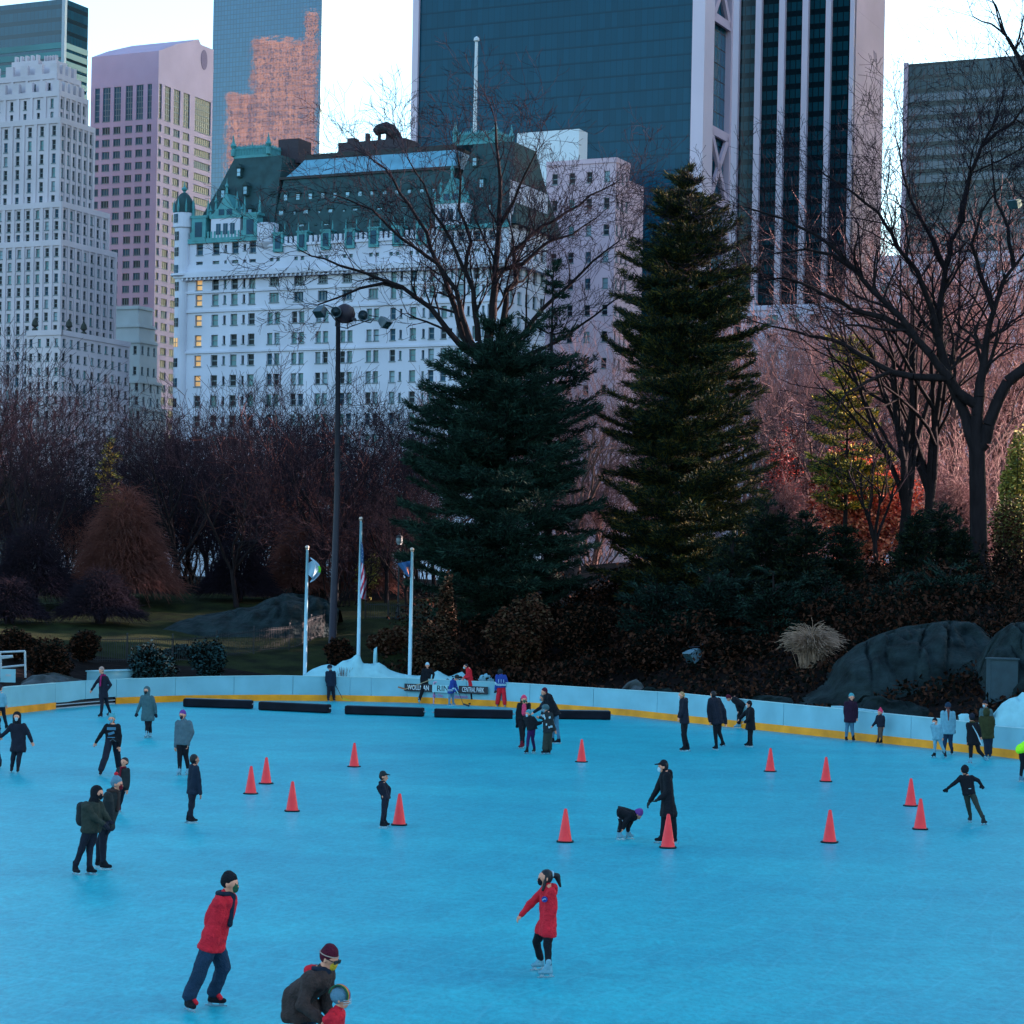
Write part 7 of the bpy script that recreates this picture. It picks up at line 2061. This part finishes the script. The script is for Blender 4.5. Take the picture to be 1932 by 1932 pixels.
person('person in a red jacket and black trousers turning to the jersey child by the goal', 'G', -72, [1045, 230, 1085, 262, 1110, 460, 1108, 370, 1035, 385, 1065, 345, 1012, 392, 1132, 600, 1135, 715, 1104, 600, 1086, 712], 'red', 'black', 'black', None, (HAIRB, 'plain'), 'white', hem=.10, bulk=1.05, bag=1.15)
def ex_18(c):
    ex_jersey(c)
    text_mesh('111', .24 * c['k'], cm('white'), 'jersey_number', c['t'], c['neck'].lerp(c['hip'], .55) - c['F'] * .20 * c['k'], (1, 0, 0), (0, 0, 1), ext=.01)
    stick('hockey stick held low by the child in red hockey trousers', [c['hR'], c['z'](1690, 740, -.25), c['z'](1745, 785, -.35)], M_dkmetal)
person('hockey child facing away in a blue jersey with number and red hockey trousers', 'G', 178, [1520, 312, 1532, 352, 1538, 490, 1472, 435, 1455, 550, 1612, 445, 1622, 555, 1495, 640, 1480, 735, 1575, 640, 1585, 740], 'blue', 'red', 'steel', ('charcoal', 'helmet'), None, None, hem=.06, bulk=1.2, bag=1.5, gloves='charcoal', extra=ex_18)

# --- group of five
def ex_19(c):
    mb = MB(); f = c['neck'].lerp(c['hip'], .42) + c['F'] * .125 * c['k']; mb.caps(f + Vector((0, 0, .14)), .075 * c['k'], f - Vector((0, 0, .14)), .085 * c['k'], 12); o = mb.build('shirt', cm('pink'), c['t'], True)
person('girl in a pink knit hat and open black jacket over a pink shirt', 'H', 10, [545, 560, 548, 650, 510, 960, 655, 800, 640, 960, 392, 850, 388, 1100, 522, 1280, 525, 1545, 488, 1300, 492, 1560], 'black', 'black', 'dred', ('pink', 'beanie'), (HAIRN, 'long'), 'green', extra=ex_19, gloves='black', feet=(-30, -35))
person('child in a teal hat, black puffy jacket and purple leggings', 'H', -38, [640, 885, 672, 960, 722, 1190, 830, 1110, 975, 1070, 640, 1120, 655, 1245, 738, 1450, 780, 1660, 640, 1450, 618, 1680], 'black', 'violet', 'black', ('tealhat', 'beanie'), None, 'white', bulk=1.3, feet=(-30, -40))
def ex_21(c):
    rg_ = random.Random(4); mb = MB()
    for i in range(16):
        a = rg_.uniform(-1.9, 1.9); f = rg_.uniform(.05, .95); d_ = (c['F'] * math.cos(a) * .165 + c['L'] * math.sin(a) * .225) * c['k']
        p = c['neck'].lerp(c['hip'], f) + d_; tt = Vector((-d_.y, d_.x, 0)).normalized(); mb.obox(p, tt * .022, d_.normalized() * .012, (0, 0, .035))
    mb.build('check_patches', cm('white'), c['t'])
person('child in a checked jacket and baggy dark trousers in the group of five', 'H', -48, [1025, 775, 1080, 865, 1092, 1250, 1190, 1090, 1250, 1250, 975, 980, 905, 965, 1122, 1440, 1112, 1680, 1040, 1440, 1020, 1690], 'charcoal', 'darkwool', 'black', ('teal', 'helmet'), None, 'pale', bag=1.5, extra=ex_21, bulk=1.05)
person('adult in a maroon beanie, black coat and jeans leaning over the group of five', 'H', -68, [1000, 385, 1090, 460, 1250, 840, 1150, 760, 1190, 1000, 1030, 720, 960, 880, 1290, 1150, 1338, 1450, 1200, 1160, 1200, 1450], 'black', 'jeans', 'black', ('maroon', 'beanie'), None, None, hem=.1, bulk=1.2)
person('person in a teal beanie reaching out an arm behind the checked child', 'H', -70, [965, 520, 1025, 625, 1100, 920, 1050, 780, 1000, 900, 920, 745, 770, 845, 1160, 1180, 1170, 1430, 1130, 1180, 1140, 1440], 'ink', 'black', 'black', ('teal', 'beanie'), None, 'pale', bulk=1.1)

# --- right of centre
person('blond woman in a dark jacket with hood down gliding left in front of the boards', 'C', -74, [683, 172, 702, 208, 710, 360, 700, 290, 668, 358, 680, 288, 662, 352, 712, 500, 738, 598, 700, 500, 710, 602], 'ink', 'black', 'black', None, (HAIRY, 'plain'), 'white', hem=.16, hood='ink', bulk=1.1)
person('man in a black jacket skating away to the left with hands low', 'C', -140, [950, 165, 962, 202, 985, 380, 915, 300, 925, 388, 1042, 305, 1056, 405, 970, 488, 978, 590, 1002, 482, 1030, 560], 'ink', 'black', 'black', None, (HAIRB, 'plain'), None, hem=.10, bulk=1.3, lift=('R',))
person('person in black bending over at the boards with white skates', 'C', -88, [1082, 196, 1130, 192, 1195, 255, 1150, 248, 1158, 300, 1160, 250, 1175, 298, 1165, 338, 1158, 412, 1180, 340, 1172, 414], 'black', 'black', 'pale', ('maroon', 'beanie'), None, None, hem=.04, bulk=1.15, tilt=40, k=.98)
person('child in a long black coat holding the arm of the bending person', 'C', -80, [1250, 250, 1262, 285, 1265, 410, 1262, 360, 1218, 395, 1210, 330, 1172, 368, 1268, 500, 1270, 566, 1256, 500, 1250, 564], 'black', 'black', 'black', ('black', 'beanie'), None, 'white', hem=.20, bulk=1.3)
person('adult in a long black hooded coat and black cap stretching out a gloved hand', 'C', -80, [528, 772, 552, 822, 572, 1060, 565, 990, 492, 1040, 475, 975, 420, 1060, 612, 1240, 622, 1350, 545, 1235, 528, 1352], 'black', 'black', 'black', ('black', 'cap'), (HAIRB, 'plain'), 'white', hem=.30, hood='black', gloves='charcoal', near=True, bulk=1.05, bag=1.15)
def ex_28(c):
    mb = MB(); mb.caps(c['z'](150, 1195, -.12), .018, c['z'](190, 1225, -.13), .014, 6); mb.caps(c['z'](165, 1235, -.12), .012, c['z'](180, 1262, -.12), .012, 6); mb.build('white_stripe', cm('white'), c['t'], True)
person('child in black bending down with a pink headscarf and white skates', 'C', 78, [318, 1172, 275, 1160, 170, 1150, 268, 1212, 242, 1275, 215, 1225, 195, 1285, 235, 1235, 236, 1318, 178, 1235, 160, 1320], 'black', 'black', 'pale', ('purple', 'beanie'), None, None, hem=.04, tilt=50, bulk=1.25, k=.78, extra=ex_28, near=True)
person('child in a dark cap standing with hand on hip beside a cone', 'B', 76, [572, 700, 570, 735, 582, 808, 604, 768, 600, 808, 542, 758, 562, 800, 580, 880, 576, 940, 572, 885, 563, 944], 'ink', 'ink', 'black', ('charcoal', 'cap'), (HAIRB, 'plain'), None, hood='ink', near=True)

# --- right group
person('woman in a plum coat, teal beanie and jeans standing against the boards', 'D', 8, [298, 212, 290, 258, 285, 395, 346, 330, 348, 402, 236, 330, 240, 402, 302, 490, 314, 588, 256, 490, 248, 586], 'plum', 'jeans', 'black', ('tealhat', 'beanie'), (HAIRB, 'long'), None, hem=.18, bulk=1.1)
person('small child in a dark coat and pink white hat beside the plum coat woman', 'D', -50, [567, 355, 572, 386, 575, 465, 605, 430, 604, 485, 527, 448, 497, 482, 580, 550, 582, 612, 560, 550, 550, 612], 'ink', 'kneebrown', 'black', ('pink', 'pom'), None, None, hem=.10, bulk=1.15)
person('child in a pale snowsuit and black headband skating left', 'I', -32, [258, 735, 278, 795, 300, 1010, 372, 900, 392, 1010, 232, 895, 236, 955, 380, 1150, 440, 1285, 262, 1150, 256, 1280], 'pale', 'pale', 'black', ('black', 'band'), (HAIRB, 'plain'), 'white', hem=.06, bulk=1.1, feet=(10, -60))
person('woman from behind in a pale coat with a long auburn ponytail', 'I', 178, [490, 470, 490, 560, 490, 850, 395, 745, 385, 875, 600, 730, 600, 865, 435, 1100, 420, 1230, 535, 1100, 560, 1232], 'pale', 'navy', 'black', ('navy', 'beanie'), (HAIRR, 'back'), None, hem=.16, gloves='ink', bulk=1.1)
def ex_34(c):
    mb = MB(); mb.tube([c['z'](920, 800, -.22), c['z'](1000, 940, -.25), c['z'](1060, 1080, -.25), c['z'](1090, 1150, -.24)], [.015, .02, .028, .012], 6); mb.build('sash', cm('white'), c['t'], True)
person('skater in a black coat with yellow green scarf and one white skate lifted', 'I', -160, [905, 665, 920, 760, 935, 1000, 852, 900, 842, 1080, 1035, 880, 1060, 985, 890, 1260, 890, 1375, 1030, 1240, 1125, 1345], 'black', 'black', 'pale', ('ink', 'beanie'), (HAIRB, 'plain'), None, hem=.26, scarf='olive', lift=('R',), extra=ex_34, bulk=1.1)
person('person in a hooded olive coat and navy trousers leaning at the boards', 'I', 175, [1165, 570, 1170, 655, 1185, 960, 1075, 820, 1090, 980, 1280, 800, 1260, 900, 1165, 1130, 1165, 1290, 1225, 1130, 1230, 1290], 'olive', 'dnavy', 'navy', ('olive', 'hood'), None, None, hem=.10, bulk=1.25, bag=1.25)
person('masked bystander in a dark cap and slate coat outside the boards behind the olive coat', 'I', -40, [1140, 430, 1160, 520, 1180, 800, 1260, 640, 1290, 760, 1070, 640, 1080, 780, 1200, 1050, 1200, 1250, 1160, 1050, 1160, 1250], 'teal', 'navy', 'black', ('ink', 'cap'), None, 'white', D=87.5, hem=.1, bulk=1.2, k=1.0)
person('skater in black with both arms stretched out, gliding away at right', 'D', 186, [1370, 908, 1385, 955, 1410, 1110, 1292, 1008, 1208, 1075, 1500, 1000, 1522, 1035, 1402, 1230, 1424, 1335, 1488, 1240, 1545, 1360], 'black', 'darkwool', 'charcoal', ('black', 'beanie'), None, None, hem=.04, gloves='black', near=True, feet=(190, 130),
       extra=lambda c: MB().obox(c['neck'].lerp(c['hip'], .75) - c['F'] * .165 * c['k'], (.03, 0, 0), (0, .008, 0), (0, 0, .008)).build('label_tab', cm('white'), c['t']))
def ex_37(c):
    mb = MB(); k = c['k']
    mb.caps(c['neck'] - Vector((0, 0, .06)), .165 * k, c['hip'] + (c['hip'] - c['neck']).normalized() * .02, .185 * k, 14); mb.caps(c['shL'] - Vector((0, 0, .05)), .10 * k, c['hip'] + c['L'] * .09, .155 * k, 12); mb.caps(c['shR'] - Vector((0, 0, .05)), .10 * k, c['hip'] - c['L'] * .09, .155 * k, 12)
    o = mb.build('vest', cm('hivis'), c['t'], True); PENDING.append((o, .018, .01))
person('rink guard bending in a yellow green safety vest, cut off by the right edge', 'I', 80, [2010, 990, 1940, 1060, 1770, 1215, 1960, 1250, 1990, 1400, 1900, 1250, 1930, 1400, 1850, 1450, 1862, 1700, 1795, 1460, 1772, 1690], 'blue', 'black', 'steel', ('ink', 'beanie'), None, None, extra=ex_37, tilt=25, near=True)

# ---------------------------------------------------------------- melt every garment and body into one smooth skin
tx_ = bpy.data.textures.new('folds', 'CLOUDS'); tx_.noise_scale = .16; tx_.noise_depth = 2
for o, vx, fd in PENDING:
    m_ = o.modifiers.new('r', 'REMESH'); m_.mode = 'VOXEL'; m_.voxel_size = vx; m_.use_smooth_shade = True
    s_ = o.modifiers.new('s', 'SMOOTH'); s_.factor = .5; s_.iterations = 3 if fd else 1
    if fd:
        d_ = o.modifiers.new('d', 'DISPLACE'); d_.texture = tx_; d_.texture_coords = 'GLOBAL'; d_.strength = fd * 3.2; d_.mid_level = .5
bpy.context.view_layer.update()
dg = bpy.context.evaluated_depsgraph_get()
new = [bpy.data.meshes.new_from_object(o.evaluated_get(dg)) for o, _, _ in PENDING]
for (o, _, _), me in zip(PENDING, new):
    old = o.data; o.modifiers.clear()
    if o.name in HEM:                 # cut the coat off flat at its hem
        c0, ax, arms, rad, k = HEM[o.name]
        for v in me.vertices:
            ex = (v.co - c0).dot(ax)
            if ex > 0 and ((v.co - c0) - ax * ex).length < rad:
                near_arm = False
                for e_, h_ in arms:
                    d_ = h_ - e_; tt = max(0, min(1, (v.co - e_).dot(d_) / max(1e-6, d_.length_squared)))
                    if (v.co - e_ - d_ * tt).length < .075 * k: near_arm = True
                if not near_arm: v.co -= ax * ex * .96
    me.materials.clear(); me.materials.append(old.materials[0]); o.data = me; me.name = o.name
for o in list(sc.objects):
    if 'placed' in o.keys(): del o['placed']
